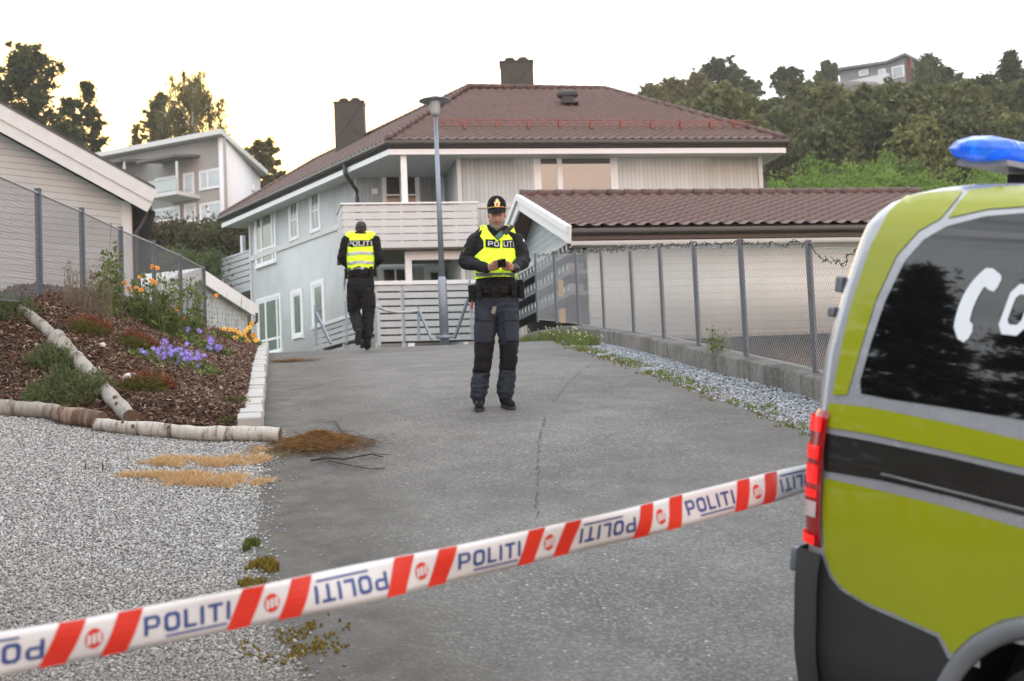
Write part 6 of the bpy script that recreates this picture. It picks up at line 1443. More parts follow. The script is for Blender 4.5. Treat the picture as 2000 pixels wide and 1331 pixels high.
for t_ in (.22, 1.7): vbox('headlight', 5.02, t_, .75, .2, .3, .22, pm('headlight_lens', (.5, .5, .52), .1, coat=1))
# emergency number on the window: handset and digits
ww = pm('white_lettering', (.62, .66, .70), .5, var=.04)
def bez(p0, p1, p2, n_=8): return [(lerp(lerp(p0[0], p1[0], t / n_), lerp(p1[0], p2[0], t / n_), t / n_), lerp(lerp(p0[1], p1[1], t / n_), lerp(p1[1], p2[1], t / n_), t / n_)) for t in range(n_ + 1)]
hs = bez((1875, 650), (1880, 565), (1924, 530)) + [(1936, 524), (1950, 530), (1958, 545), (1953, 560), (1944, 570), (1936, 567), (1930, 560)] + bez((1926, 562), (1905, 590), (1898, 625))[0:] + [(1902, 634), (1901, 650), (1893, 662), (1885, 669), (1876, 664), (1867, 655), (1865, 640)]
hs = [(1865, 640)] + bez((1866, 630), (1880, 560), (1928, 524)) + [(1942, 525), (1957, 538), (1958, 546), (1950, 562), (1943, 570), (1932, 566), (1926, 560)] + bez((1922, 563), (1900, 598), (1896, 628)) + [(1902, 634), (1901, 648), (1893, 662), (1884, 669), (1872, 662)]
vdecal('handset_symbol', vpoly(hs), ww, .006, parent=win, g=.02)
d0 = [vpx(1948, 655), vpx(2003, 667), vpx(2010, 566), vpx(1958, 553)]
sA, zA = vpx(1946, 652); sB = vpx(1998, 665)[0]; zT = vpx(1965, 553)[1]; dw = sB - sA; qs = []
for i, ch in enumerate('02800'):
    w, gq = glyph(ch, w=.8, t=.2); qs += [[(sA + .0 + i * dw * 1.38 + (a / .8) * dw + b * .028, lerp(zA, zT, b)) for a, b in k] for k in gq]
mapped([k for k in qs if max(p[0] for p in k) < 1.6], lambda s, z: vside(s, z, .006), 3, 3).build('number_lettering', ww, win, fixn=False)
# ================================================================ barrier tape
def tape_c(s):
    sx = (-.2952 + .1095 * s) / (1 + .0949 * s); px = 1000 + FPX * sx; py = float(np.interp(px, [-400, 0, 180, 500, 750, 1000, 1250, 1575, 2000], [1342, 1278, 1246, 1183, 1131, 1076, 1019, 934, 815])); d = 3.58 * (1 + .0949 * s) + .35 * max(0, s - 5.2); return px, py, d
def tape_pt(s, v, off=0):
    px, py, d = tape_c(s); p = P(px, py, d); q = P(*tape_c(s + .05)[:2], tape_c(s + .05)[2]); dr = (q - p).normalized(); up = Vector((0, -.12 - .10 * math.sin(s * 1.3), 1)); up = (up - dr * up.dot(dr)).normalized(); nrm = dr.cross(up).normalized()
    if nrm.y > 0: nrm = -nrm
    w = .108; curl = .010 * math.sin(s * 2.1 + 1) * (v - .5) * 2
    return p + up * (v - .5) * w + nrm * (off + .006 * math.cos((v - .5) * 3 + math.sin(s * 1.7)) + curl + .004 * math.sin(s * 5 + v * 3))
tw_ = pm('tape_white', (.62, .64, .66), .35, var=.04, scale=3, coat=.2); trd = pm('tape_red', (.60, .035, .02), .35, var=.03); tbl = pm('tape_blue', (.035, .075, .24), .35, var=.03)
TS0, TS1 = -1.6, 6.35
TP = thing('barrier_tape', 'red and white police cordon tape stretched across the foreground, attached behind the van', 'barrier tape', tuple(tape_pt(2, .5)))
N1 = 160; V = [tape_pt(lerp(TS0, TS1, i / N1), j / 6) for i in range(N1 + 1) for j in range(7)]
o = np_mesh('tape_band', [v[:] for v in V], [(i * 7 + j, (i + 1) * 7 + j, (i + 1) * 7 + j + 1, i * 7 + j + 1) for i in range(N1) for j in range(6)], tw_, parent=TP, smooth=True); so = o.modifiers.new('t', 'SOLIDIFY'); so.thickness = .0006; so.offset = 0
def tq(qs, mat, nm, off=.0022, nu=4, nv=3): return mapped(qs, lambda s, v: tape_pt(s, v, off), nu, nv).build(nm, mat, TP, fixn=False)
wq, asp = word('POLITI', gap=.2, t=.2)
for k in range(-2, 7):
    # pair of slanted red stripes round a red disc centred on k
    for o_ in (-.152, .152):
        c = k + o_
        if TS0 < c - .12 and c + .12 < TS1: tq([[(c - .115, 0.01), (c + .02, 0.01), (c + .115, .99), (c - .02, .99)]], trd, 'red_stripe', nv=6)
    if TS0 < k < TS1:
        n_ = 16; q = [[(k + .046 * math.cos(a), .5 + .24 * math.sin(a)) for a in (6.283 * j / n_, 6.283 * (j + 1) / n_)] + [(k + .012 * math.cos(6.283 * (j + 1) / n_), .5 + .06 * math.sin(6.283 * (j + 1) / n_)), (k + .012 * math.cos(6.283 * j / n_), .5 + .06 * math.sin(6.283 * j / n_))] for j in range(n_)]
        tq(q, trd, 'red_disc', nu=1, nv=1)
        tq([[(k - .036 + j * .026, .36 + .02 * j), (k - .018 + j * .026, .36 + .02 * j), (k - .018 + j * .026, .60 + .02 * j), (k - .036 + j * .026, .60 + .02 * j)] for j in range(3)], tw_, 'disc_emblem', off=.004, nu=1, nv=1)
    c0, c1 = k + .265, k + .755
    up_r = (k % 2 == 0)
    if c1 < TS1 and c0 > TS0:
        if up_r: f = lambda a, b: (lerp(c0, c1, a), lerp(.30, .76, b)); lines = [[(c0 + .12, .17), (c1 - .02, .17), (c1 - .02, .225), (c0 + .12, .225)]]
        else: f = lambda a, b: (lerp(c1, c0, a), lerp(.70, .24, b)); lines = [[(c0 + .02, .775), (c1 - .12, .775), (c1 - .12, .83), (c0 + .02, .83)]]
        tq([[f(a, b) for a, b in q] for q in wq], tbl, 'lettering', nu=2, nv=2); tq(lines, tbl, 'underline', nu=6, nv=1)
# ================================================================ people
def blob(name, parts, voxel, mat, parent=None, smooth=2, origin=None, wr=0, wscale=(9, 9, 9), cut=None, keepmod=False, paint_=None):
    """closed primitives fused into one continuous skin"""
    mb_ = MB()
    for a in parts:
        if a[0] == 't': mb_.tube(a[1], a[2], n=18, rnd=True, ref=a[3] if len(a) > 3 else None)
        elif a[0] == 'b': mb_.ball(a[1], a[2], 16)
        elif a[0] == 'x': mb_.box(a[1], a[2], a[3] if len(a) > 3 else None)
    me = mb_.mesh('tmp'); o = bpy.data.objects.new('tmp', me); C.objects.link(o)
    rm = o.modifiers.new('r', 'REMESH'); rm.mode = 'VOXEL'; rm.voxel_size = voxel; rm.use_smooth_shade = True
    if smooth: s_ = o.modifiers.new('s', 'SMOOTH'); s_.iterations = smooth; s_.factor = .5
    dg = bpy.context.evaluated_depsgraph_get(); m2 = bpy.data.meshes.new_from_object(o.evaluated_get(dg)); bpy.data.objects.remove(o); m2.name = name
    m2.materials.clear()
    if wr:
        ns = [v.normal.copy() for v in m2.vertices]; ws = Vector(wscale)
        for v, n_ in zip(m2.vertices, ns):
            q = Vector((v.co.x * ws.x, v.co.y * ws.y, v.co.z * ws.z)); f1 = mnoise.noise(q); f2 = mnoise.noise(q * 2.3 + Vector((7, 0, 0))); v.co += n_ * wr * ((1 - abs(f1) * 3.0) + .5 * f2)
    if cut:
        b = bmesh.new(); b.from_mesh(m2); kill = [f for f in b.faces if cut(f.calc_center_median())]; bmesh.ops.delete(b, geom=kill, context='FACES'); b.to_mesh(m2); b.free()
    m2.update(); m2.shade_smooth(); m2 = m2
    return link_mesh(name, m2, mat, parent, origin)
def bvh_of(o, mats=None):
    off = Vector(o.location); p = o.parent
    while p: off += Vector(p.location); p = p.parent
    vs = [v.co + off for v in o.data.vertices]; return BVHTree.FromPolygons(vs, [tuple(p_.vertices) for p_ in o.data.polygons])
def proj(bv, px, py, off):
    r = ray(px, py).normalized(); h, n_, i, d = bv.ray_cast(EYE, r)
    if h is None:
        near = bv.find_nearest(EYE + r * proj.last); h = near[0]; n_ = near[1]
    else: proj.last = d
    return h - r * off
proj.last = 12.5
def pdecal(bv, qs, off, nu=6, nv=4): return mapped(qs, lambda x, y: proj(bv, x, y, off), nu, nv)
def boxmap(corners):           # unit box -> pixel quad (bl, br, tr, tl)
    bl, br, tr, tl = [Vector(c) for c in corners]
    def f(u, v): a = bl.lerp(br, u); b = tl.lerp(tr, u); q = a.lerp(b, v); return (q.x, q.y)
    return f
skin = pm('skin', (.34, .175, .115), .5, var=.1, scale=30, bump=.1, bscale=150)
jacketm = pm('navy_jacket', (.007, .008, .012), .8, spec=.25, var=.35, scale=12, bump=.5, bscale=60)
trousm = pm('navy_trousers', (.024, .031, .044), .85, spec=.25, var=.25, scale=14, bump=.5, bscale=70)
blackm = pm('black_cloth', (.007, .007, .008), .85, spec=.25, var=.3, scale=20, bump=.5, bscale=90)
blk2 = pm('dark_trousers', (.008, .0085, .010), .85, spec=.25, var=.3, scale=20, bump=.5, bscale=90)
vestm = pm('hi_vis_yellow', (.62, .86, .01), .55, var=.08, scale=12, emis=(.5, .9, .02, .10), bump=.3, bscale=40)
silver = pm('reflective_silver', (.38, .40, .41), .35, metal=.2, var=.12, scale=30)
leather = pm('black_leather', (.004, .004, .0042), .6, spec=.2, var=.3, scale=30, bump=.2)
gold = pm('gold_braid', (.55, .30, .06), .35, metal=.6, var=.15)
beardm = pm('grey_beard', (.17, .15, .13), .9, var=.3, scale=60, bump=.6, bscale=200)
def person(prefix, label, J, D, foot, k):
    o = None; return o
# ---- standing officer
D1 = hit(960, 799, R0, 9, 16).y; print('officer D', D1)
def J(px, py, dy=0): return P(px, py, D1 + dy)
k1 = D1 / FPX                                  # metres per pixel at the officer
PO = thing
def px2(v): return v * k1
hd = J(970, 426, -.02); nk = J(968.5, 449, .02)
head = [('b', J(970, 412, .0), (.078, .096, .10)), ('b', J(970, 428, -.03), (.068, .075, .085)), ('b', J(970.5, 441, -.055), (.046, .045, .045)), ('b', J(954.5, 421, .01), (.012, .022, .032)), ('b', J(986, 421, .01), (.012, .022, .032)),
        ('t', [J(971, 421, -.098), J(971.3, 427, -.118), J(971.4, 431, -.112)], [.010, .014, .015]), ('t', [J(962, 418, -.09), J(970, 417, -.1), J(979, 418, -.09)], [.010, .008, .010]), ('t', [J(965, 437, -.095), J(971, 436.5, -.102), J(977, 437, -.095)], [.006, .008, .006])]
neck = [('t', [J(970, 436, .02), J(968.5, 452, .03), J(967.5, 466, .03)], [.062, .064, .075])]
tors = [('t', [J(967, 466, .02), J(967, 482, .0), J(967.5, 505, -.03), J(968, 530, -.05), J(968.5, 556, -.02), J(969, 580, 0)], [(.15, .09), (.185, .115), (.18, .135), (.175, .145), (.17, .13), (.175, .12)])]
shL, shR, elL, elR, wrL, wrR = J(927, 471, .02), J(1009, 471, .02), J(908.5, 512, -.02), J(1023, 510, -.02), J(951, 524, -.27), J(1004, 524, -.27)
hL, hR, kL, kR, aL, aR = J(951, 588), J(989, 588), J(944.5, 690, -.02), J(994.5, 688, -.03), J(935, 775, .03), J(987, 770, .05)
def arms(f): return [('t', [shL, shL.lerp(elL, .5), elL], [.056 * f, .056 * f, .050 * f]), ('t', [elL, elL.lerp(wrL, .5), wrL], [.052 * f, .046 * f, .034 * f]), ('t', [shR, shR.lerp(elR, .5), elR], [.056 * f, .056 * f, .050 * f]), ('t', [elR, elR.lerp(wrR, .5), wrR], [.052 * f, .046 * f, .034 * f]), ('b', shL, .056 * f), ('b', shR, .056 * f)]
def legs(f): return [('t', [hL, kL], [(.088 * f, .09 * f), (.058 * f, .062 * f)]), ('t', [kL, aL], [.058 * f, .042 * f]), ('t', [hR, kR], [(.088 * f, .09 * f), (.058 * f, .062 * f)]), ('t', [kR, aR], [.058 * f, .042 * f])]
def hand(wr, palm_c, dirx, ups, inward, r=.0088):
    """palm and five bent fingers curling round the phone; dirx points to the fingertips, ups is the knuckle row direction"""
    parts = []; dirx = dirx.normalized(); ups = ups.normalized(); parts.append(('t', [wr, palm_c], [(.030, .024), (.036, .018)])); parts.append(('t', [palm_c - ups * .02, palm_c + ups * .02], [.022, .022]))
    for i, L_ in enumerate((.068, .078, .073, .058)):
        b = palm_c + dirx * .022 + ups * (.031 - .020 * i); m1 = b + dirx * L_ * .45 + inward * .006; m2 = m1 + dirx * L_ * .28 + inward * .016; e = m2 + dirx * L_ * .05 + inward * .024
        parts.append(('t', [b - dirx * .015, b, m1, m2, e], [r * 1.1, r * 1.1, r, r * .92, r * .8]))
    tb = palm_c - dirx * .018 + ups * .030; parts.append(('t', [tb - ups * .015, tb + dirx * .028 + ups * .012 + inward * .004, tb + dirx * .055 + ups * .010 + inward * .016], [r * 1.45, r * 1.2, r * .95])); return parts
pL, pR = J(962, 521, -.33), J(995, 521, -.33); inw = Vector((0, -.25, .35)).normalized()
hands = hand(wrL, pL, Vector((1, -.15, -.02)), Vector((.05, -.5, .9)), inw) + hand(wrR, pR, Vector((-1, -.15, -.10)), Vector((-.05, -.5, .8)), inw)
feet = lambda a, toe, f=1: [('t', [a + Vector((0, .05, -.065)), a + Vector((0, 0, -.062)), toe], [(.036 * f, .038 * f), (.040 * f, .038 * f), (.040 * f, .026 * f)]), ('t', [a, a + Vector((0, .01, -.05))], [.046 * f, .05 * f])]
tL, tR = J(935, 792, -.13), J(1000, 788, -.10)
tL.z = R0(tL.x, tL.y) + .040; tR.z = R0(tR.x, tR.y) + .040
aL.z = R0(aL.x, aL.y) + .125; aR.z = R0(aR.x, aR.y) + .125
org = ((aL + aR) / 2); org.z = R0(org.x, org.y)
off1 = blob('person', head + neck + [(a[0], a[1], [(q[0] * .93, q[1] * .93) for q in a[2]]) for a in tors] + arms(.9) + legs(.9) + hands + feet(aL, tL, .9) + feet(aR, tR, .9), .0065, skin, origin=tuple(org), smooth=1)
tag(off1, 'bearded officer standing in yellow vest and peaked cap, looking down at his phone', 'person')
jk = blob('jacket', tors + arms(1.22) + [('t', [J(968.5, 452, .03), J(968, 462, .02)], [.078, .10]), ('t', [shL + Vector((.02, 0, .015)), J(945, 457, .02), J(968, 455, .02), J(991, 457, .02), shR + Vector((-.02, 0, .015))], [.056, .070, .08, .070, .056]), ('t', [J(969, 560), J(969, 580)], [(.182, .135), (.186, .13)])], .009, jacketm, off1, wr=.0065, wscale=(11, 11, 16), cut=lambda c: c.z < J(969, 578).z)
def trouser(hp, kn, an, w=1.0): return [('t', [hp, hp.lerp(kn, .55), kn], [(.108 * w, .115), (.100 * w, .11), (.082 * w, .09)]), ('t', [kn, kn.lerp(an, .5), an + Vector((0, 0, .015))], [(.082 * w, .09), (.078 * w, .085), (.078 * w, .09)])]
tr1 = blob('trousers', trouser(hL, kL, aL) + trouser(hR, kR, aR) + [('t', [J(969, 566), J(969.5, 585), J(970, 604)], [(.178, .125), (.182, .13), (.165, .125)])] +
           [('b', kL.lerp(aL, .8), (.088, .095, .03)), ('b', kR.lerp(aR, .8), (.088, .095, .03)), ('b', kL.lerp(aL, .62), (.083, .09, .02)), ('b', kR.lerp(aR, .6), (.083, .09, .02))], .009, trousm, off1, wr=.0065, wscale=(7, 7, 20), cut=lambda c: c.z > J(969, 570).z)
bt_ = pm('boot_sole', (.02, .02, .02), .6)
for a, t in ((aL, tL), (aR, tR)):
    bo_ = blob('boot', feet(a, t, 1.15) + [('t', [a + Vector((0, 0, .06)), a + Vector((0, .005, -.03))], [.052, .056])], .006, leather, off1, wr=.002, wscale=(30, 30, 30), cut=lambda c: c.z < R0(c.x, c.y) + .004)
    m_ = MB(); d = (t - a); d.z = 0; d.normalize(); s_ = Vector((-d.y, d.x, 0)); pts_ = []
    for q in range(20): an = q / 20 * 6.283; cx = .155 * math.cos(an); pts_.append(a + d * (.055 + cx) + s_ * (.049 * math.sin(an)) * (1.0 if cx > 0 else .85))
    pts_ = [Vector((p.x, p.y, R0(p.x, p.y) + .004)) for p in pts_]; m_.prism(pts_, (0, 0, .026)); m_.build('sole', bt_, bo_)
# knee panels, thigh pockets
bt1 = bvh_of(tr1)
def patch(nm, bv, corners, mat, par, off=.006, nu=10, nv=10, th=.006):
    f = boxmap(corners); o = pdecal(bv, [[f(0, 0), f(1, 0), f(1, 1), f(0, 1)]], off, nu, nv).build(nm, mat, par, smooth=True, fixn=False); so_ = o.modifiers.new('t', 'SOLIDIFY'); so_.thickness = th; so_.offset = 0; return o
patch('knee_patch', bt1, ((926, 727), (958, 729), (964, 673), (926, 671)), blackm, off1, .003); patch('knee_patch', bt1, ((979, 722), (1008, 724), (1012, 672), (975, 672)), blackm, off1, .003)
pl_ = patch('thigh_pocket', bt1, ((925, 669), (966, 671), (966, 622), (926, 620)), trousm, off1, .018); patch('pocket_flap', bt1, ((924, 626), (968, 628), (967, 607), (926, 605)), trousm, pl_, .030)
pl_ = patch('thigh_pocket', bt1, ((988, 668), (1016, 667), (1016, 622), (984, 622)), trousm, off1, .018); patch('pocket_flap', bt1, ((985, 627), (1017, 626), (1016, 606), (982, 604)), trousm, pl_, .030)
# vest: front and back shell
zv0, zv1 = J(968, 546).z, J(968, 459).z
vt = [('t', [J(966.5, 460, .02), J(967, 478, .0), J(967.5, 505, -.03), J(968, 530, -.05), J(968.5, 556, -.02)], [(.150, .120), (.178, .140), (.190, .158), (.192, .168), (.192, .165)]), ('t', [J(934, 456, .02), J(967, 452, .03), J(1000, 456, .02)], [.060, .085, .060])]
def vcut(c):
    px, py = cam_px(c)
    if c.z < zv0 or py < 440: return True
    if px < 924 + 9 * max(0, (508 - py) / 40) if py < 508 else False: return True
    # armholes
    if py < 500:
        lim = np.interp(py, [440, 452, 470, 485, 500], [930, 931, 944, 945, 928]); rim = np.interp(py, [440, 452, 470, 500], [1002, 1006, 1010, 1010])
        if px < lim or px > rim: return True
    if c.y < D1 + .02 and py < 470:   # V neck
        w = np.interp(py, [440, 452, 462, 470], [22, 18, 9, 0.0])
        if abs(px - (972 + (py - 450) * .05)) < w: return True
    if abs(px - 968) < 13 and c.y >= D1 + .02 and py < 452: return True
    return False
vs1 = blob('vest', vt, .0075, vestm, off1, wr=.004, wscale=(9, 9, 14), cut=vcut); so = vs1.modifiers.new('t', 'SOLIDIFY'); so.thickness = .006
bv1 = bvh_of(vs1); jb = bvh_of(jk)
def pbuild(qs, mat, nm, par, off, bv=None, nu=6, nv=4): o = pdecal(bv or bv1, qs, off, nu, nv).build(nm, mat, par, fixn=False); return o
pbuild([[(948, 483), (976.5, 485), (977, 468.5), (948, 467.5)][::1]], blackm, 'badge_panel', vs1, .009); pbuild([[(982, 484), (1009, 485), (1008.5, 467.5), (981.5, 470)]], blackm, 'badge_panel', vs1, .009)
def textq(txt, corners, t=.2, gap=.17): f = boxmap(corners); qs, _ = word(txt, gap, t); return [[f(a, b) for a, b in q] for q in qs]
pbuild(textq('PO', ((953, 480.5), (974.5, 482.5), (975, 472.5), (953, 471)), .22), silver, 'lettering', vs1, .014, nu=2, nv=2); pbuild(textq('LITI', ((983.5, 481.5), (1004, 483), (1003.5, 470.5), (983.5, 471.5)), .22), silver, 'lettering', vs1, .014, nu=2, nv=2)
ck = []; 
for j in range(3):
    for i in range(28):
        if (i + j) % 2: continue
        x0 = 929 + i * 2.8; y0 = 541 - j * 2.5
        if x0 > 1004 or 982 < x0 < 985: continue
        ck.append([(x0, y0), (x0 + 2.8, y0), (x0 + 2.8, y0 - 2.5), (x0, y0 - 2.5)])
pbuild([[(929, 541), (1007, 541), (1007, 533), (929, 533)]], silver, 'reflective_band', vs1, .007, nu=30, nv=3); pbuild(ck, blackm, 'checker', vs1, .011, nu=1, nv=1)
pbuild([[(980.2, 545), (981.8, 545), (981.4, 482), (979.6, 482)]], pm('zip', (.45, .62, .02), .5), 'zip', vs1, .009, nu=1, nv=16)
# belt with pouches, keys
q = blob('belt', [('t', [J(968, 572), J(968.5, 560)], [(.197, .15), (.197, .15)])], .008, leather, off1)
def pouch(px, py, w, h, dy, mat=leather, nm='pouch', d=.05):
    c = J(px, py, dy); m_ = MB(); m_.box(c, (w * k1, d, h * k1)); m_.box(c + Vector((0, -d * .5, h * k1 * .28)), (w * k1 * 1.05, .012, h * k1 * .4)); o = m_.build(nm, mat, q); b_ = o.modifiers.new('b', 'BEVEL'); b_.width = .008; b_.segments = 2; return o
for a in ((922, 574, 14, 34, -.02), (935, 571, 12, 24, -.13), (950, 567, 12, 14, -.155), (985, 567, 14, 14, -.155), (1004, 567, 11, 26, -.11), (1016, 565, 13, 36, 0), (1020, 571, 9, 26, -.05)): pouch(*a)
kc = MB(); kc.bar(J(963, 578, -.16), J(966, 598, -.16), .012, .012); kc.tube([J(964, 594, -.165), J(962, 602, -.165), J(966, 608, -.165)], .004, n=6); kc.build('key_strap', leather, q)
kc = MB(); R_ = Matrix.Rotation(.35, 3, 'Y'); kc.box(J(964.5, 606, -.165), (.035, .008, .065), R_); kc.build('key_card', pm('worn_card', (.16, .15, .12), .4), q)
kc = MB(); kc.bar(J(922, 588, -.04), J(921, 604, -.05), .02, .014); kc.build('key_holder', pm('red_tag', (.25, .04, .03), .5), q)
# cap
capm = pm('cap_cloth', (.006, .0065, .008), .8, spec=.15, var=.2, bump=.3, bscale=100)
capo = blob('cap', [('b', J(970, 401, .005), (.088, .102, .070)), ('t', [J(970, 401, 0), J(970, 409, 0)], [(.088, .104), (.086, .102)])], .005, capm, off1, smooth=2, cut=lambda c: c.z < J(970, 412).z - .0 and False)
def brim(u, v):
    a = lerp(-1.15, 1.15, u); x = math.sin(a) * .082; y = -math.cos(a) * .10; e = v; return J(970, 407, 0) + Vector((x * (1 + .10 * e), y - e * .055 * math.cos(a) - .0, -.012 - e * .062 * (math.cos(a) ** .7 if math.cos(a) > 0 else 0)))
b_ = grid_mesh('peak', 24, 6, brim, capm, parent=capo); so = b_.modifiers.new('t', 'SOLIDIFY'); so.thickness = .004
cb_ = bvh_of(capo)
bd = blob('braid', [('t', [J(970, 407.5, 0) + Vector((math.sin(a) * .090, -math.cos(a) * .106, -.004)) for a in [lerp(-1.4, 1.4, i / 14) for i in range(15)]], [.0055] * 15)], .003, gold, capo, smooth=0)
em = [[(971 + 5.4 * math.cos(a), 399.5 - 6.2 * math.sin(a)) for a in (6.283 * j / 10, 6.283 * (j + 1) / 10)] + [(971 + 1.2 * math.cos(6.283 * (j + 1) / 10), 399.5 - 1.2 * math.sin(6.283 * (j + 1) / 10)), (971 + 1.2 * math.cos(6.283 * j / 10), 399.5 - 1.2 * math.sin(6.283 * j / 10))] for j in range(10)]
em += [[(968.5, 393.5), (973.5, 393.5), (974.5, 390.2), (967.5, 390.2)], [(970.3, 390), (971.7, 390), (971.7, 388.2), (970.3, 388.2)], [(965, 396.5), (967, 396.5), (967, 394), (965, 394.5)], [(975, 396.5), (977, 396.5), (977, 394.5), (975, 394)]]
pdecal(cb_, em, .008, 1, 1).build('cap_badge', pm('gold_badge', (.75, .48, .22), .35, metal=.4, var=.1, emis=(.8, .5, .25, .15)), capo, fixn=False)
pdecal(cb_, [[(969.2, 402.8), (972.8, 402.8), (973.4, 396.5), (968.6, 396.5)]], .010, 1, 1).build('badge_shield', pm('shield_red', (.45, .12, .04), .4), capo, fixn=False)
pk = bvh_of(b_); proj.last = D1
pdecal(pk, [[(959, 416), (967, 419), (966, 417), (960, 413.5)], [(983, 416.5), (988, 413), (987, 411.5), (982, 415)]], .004, 3, 1).build('oak_leaf_trim', gold, b_, fixn=False)
# beard, hair, brows, eyes
bo1 = bvh_of(off1); proj.last = D1
blob('beard', [('t', [J(957, 431, -.03), J(960, 440, -.06), J(970.5, 446.5, -.088), J(981, 440, -.06), J(984, 431, -.03)], [.010, .018, .025, .018, .010]), ('t', [J(963, 435, -.095), J(971, 433.5, -.108), J(979, 435, -.095)], [.006, .008, .006])], .004, beardm, off1, smooth=1, wr=.0015, wscale=(80, 80, 80), cut=lambda c: (lambda q: 965.5 < q[0] < 976.5 and 435.8 < q[1] < 438.4 and c.y < D1 - .085)(cam_px(c)))
blob('hair', [('t', [J(955.5, 413, .02), J(956, 424, .03)], [.010, .012]), ('t', [J(985, 413, .02), J(984.5, 424, .03)], [.010, .012]), ('b', J(970, 420, .055), (.072, .045, .06))], .004, beardm, off1, smooth=1)
pdecal(bo1, [[(960.5, 420.3), (967, 421), (967, 419.6), (960.5, 418.9)], [(974.5, 421), (981, 420.3), (981, 418.9), (974.5, 419.6)]], .004, 3, 1).build('eyebrow', beardm, off1, fixn=False)
pdecal(bo1, [[(961.5, 423.6), (967, 423.9), (966.5, 422.9), (962, 422.6)], [(974.8, 423.9), (980, 423.6), (979.6, 422.6), (975.3, 422.9)]], .0035, 3, 1).build('eyelid', pm('lash', (.06, .03, .02), .6), off1, fixn=False)
pdecal(bo1, [[(966, 438), (976, 438), (975, 436.8), (967, 436.8)]], .012, 3, 1).build('mouth', pm('lip', (.28, .11, .09), .5), off1, fixn=False)
# sleeve badge, cuffs
pdecal(jb, [[(897, 489), (901, 491), (904, 481), (901, 479)]], .006, 3, 3).build('sleeve_badge', gold, jk, fixn=False); pdecal(jb, [[(1021, 470), (1024, 474), (1025, 470), (1022, 466)]], .006, 2, 2).build('sleeve_badge', silver, jk, fixn=False)
blob('watch', [('t', [wrR + Vector((.02, .03, 0)), wrR + Vector((.005, .0, 0))], [.041, .041])], .004, pm('watch_band', (.05, .05, .05), .3, metal=.5), off1)
# phone held in both hands, radio clipped on the chest
c = J(980, 514.5, -.40); q = MB(); R_ = Matrix.Rotation(rad(-32), 3, 'X') @ Matrix.Rotation(rad(-6), 3, 'Z'); q.box((0, 0, 0), (.072, .010, .145 * .62), R_); ph = q.build('phone', pm('phone_shell', (.003, .003, .003), .9, spec=.05)); ph.location = c; tag(ph, 'black phone held in both hands of the standing officer', 'phone'); bv_ = ph.modifiers.new('b', 'BEVEL'); bv_.width = .003; bv_.segments = 2
q = MB(); q.box(R_ @ Vector((0, .006, 0)), (.064, .002, .08), R_); q.build('screen', pm('phone_screen', (.02, .022, .025), .08), ph) if False else None
RD = thing('radio', 'black radio with teal screen clipped slantwise on the chest of the standing officer', 'radio', tuple(J(977, 464, -.2)))
R_ = Matrix.Rotation(rad(-42), 3, 'Y'); Ru = R_ @ Vector((1, 0, 0))
q = MB(); q.box(J(976, 459, -.175), (.09, .03, .045), R_); o = q.build('radio_body', M['black'], RD); b_ = o.modifiers.new('b', 'BEVEL'); b_.width = .006
q = MB(); q.box(J(975.5, 460, -.194), (.066, .004, .036), R_); q.build('screen', pm('teal_screen', (.03, .12, .12), .25), RD)
q = MB(); q.box(J(993, 449.5, -.155), (.10, .03, .035), R_); q.box(J(990, 453, -.165), (.05, .04, .04), R_); o = q.build('microphone', M['black'], RD)
q = MB(); q.tube([J(1001, 446, -.15), J(1009, 433, -.14)], [.004, .003], n=6); q.build('antenna', M['black'], RD)
# ---- walking officer seen from behind
D2 = hit(716, 682, R0, 15, 24).y; D2 = min(max(D2, 19), 22.5); print('officer2 D', D2)
def K(px, py, dy=0): return P(px, py, D2 + dy)
k2_ = D2 / FPX; g2 = R0(0, D2)
sL, sR_, eL_, eR_, wL_, wR_ = K(677, 470), K(732, 470), K(666.5, 505, .02), K(742, 505, .02), K(680, 521, .24), K(731, 521, .24)
h1, h2, n1, n2, a1_, a2_ = K(693, 556), K(716, 556), K(691, 607, .14), K(720, 609, .03), K(701, 646, -.22), K(717, 668, .02)
a2_.z = R0(a2_.x, a2_.y) + .12
def T2(f): return [('t', [K(704, 466, 0), K(704, 485, 0), K(704, 505, 0), K(705, 530, 0), K(705, 552, 0)], [(.17 * f, .10 * f), (.19 * f, .13 * f), (.185 * f, .135 * f), (.18 * f, .13 * f), (.18 * f, .13 * f)])]
def A2_(f): return [('t', [sL, eL_], [.066 * f, .052 * f]), ('t', [eL_, wL_], [.052 * f, .036 * f]), ('t', [sR_, eR_], [.066 * f, .052 * f]), ('t', [eR_, wR_], [.052 * f, .036 * f]), ('b', sL, .07 * f), ('b', sR_, .07 * f)]
toe1 = K(698.5, 671, -.13); t2_ = K(716, 679, .17); t2_.z = R0(t2_.x, t2_.y) + .04
hand2 = hand(wL_, wL_ + Vector((.05, .06, 0)), Vector((.8, .5, 0)), Vector((0, .2, 1)), Vector((.2, -.3, .1))) + hand(wR_, wR_ + Vector((-.05, .06, 0)), Vector((-.8, .5, 0)), Vector((0, .2, 1)), Vector((-.2, -.3, .1)))
org2 = Vector((a2_.x, a2_.y, R0(a2_.x, a2_.y)))
F1 = [('t', [a1_, a1_ + (toe1 - a1_) * .35, toe1], [(.046, .046), (.044, .05), (.036, .026)])]
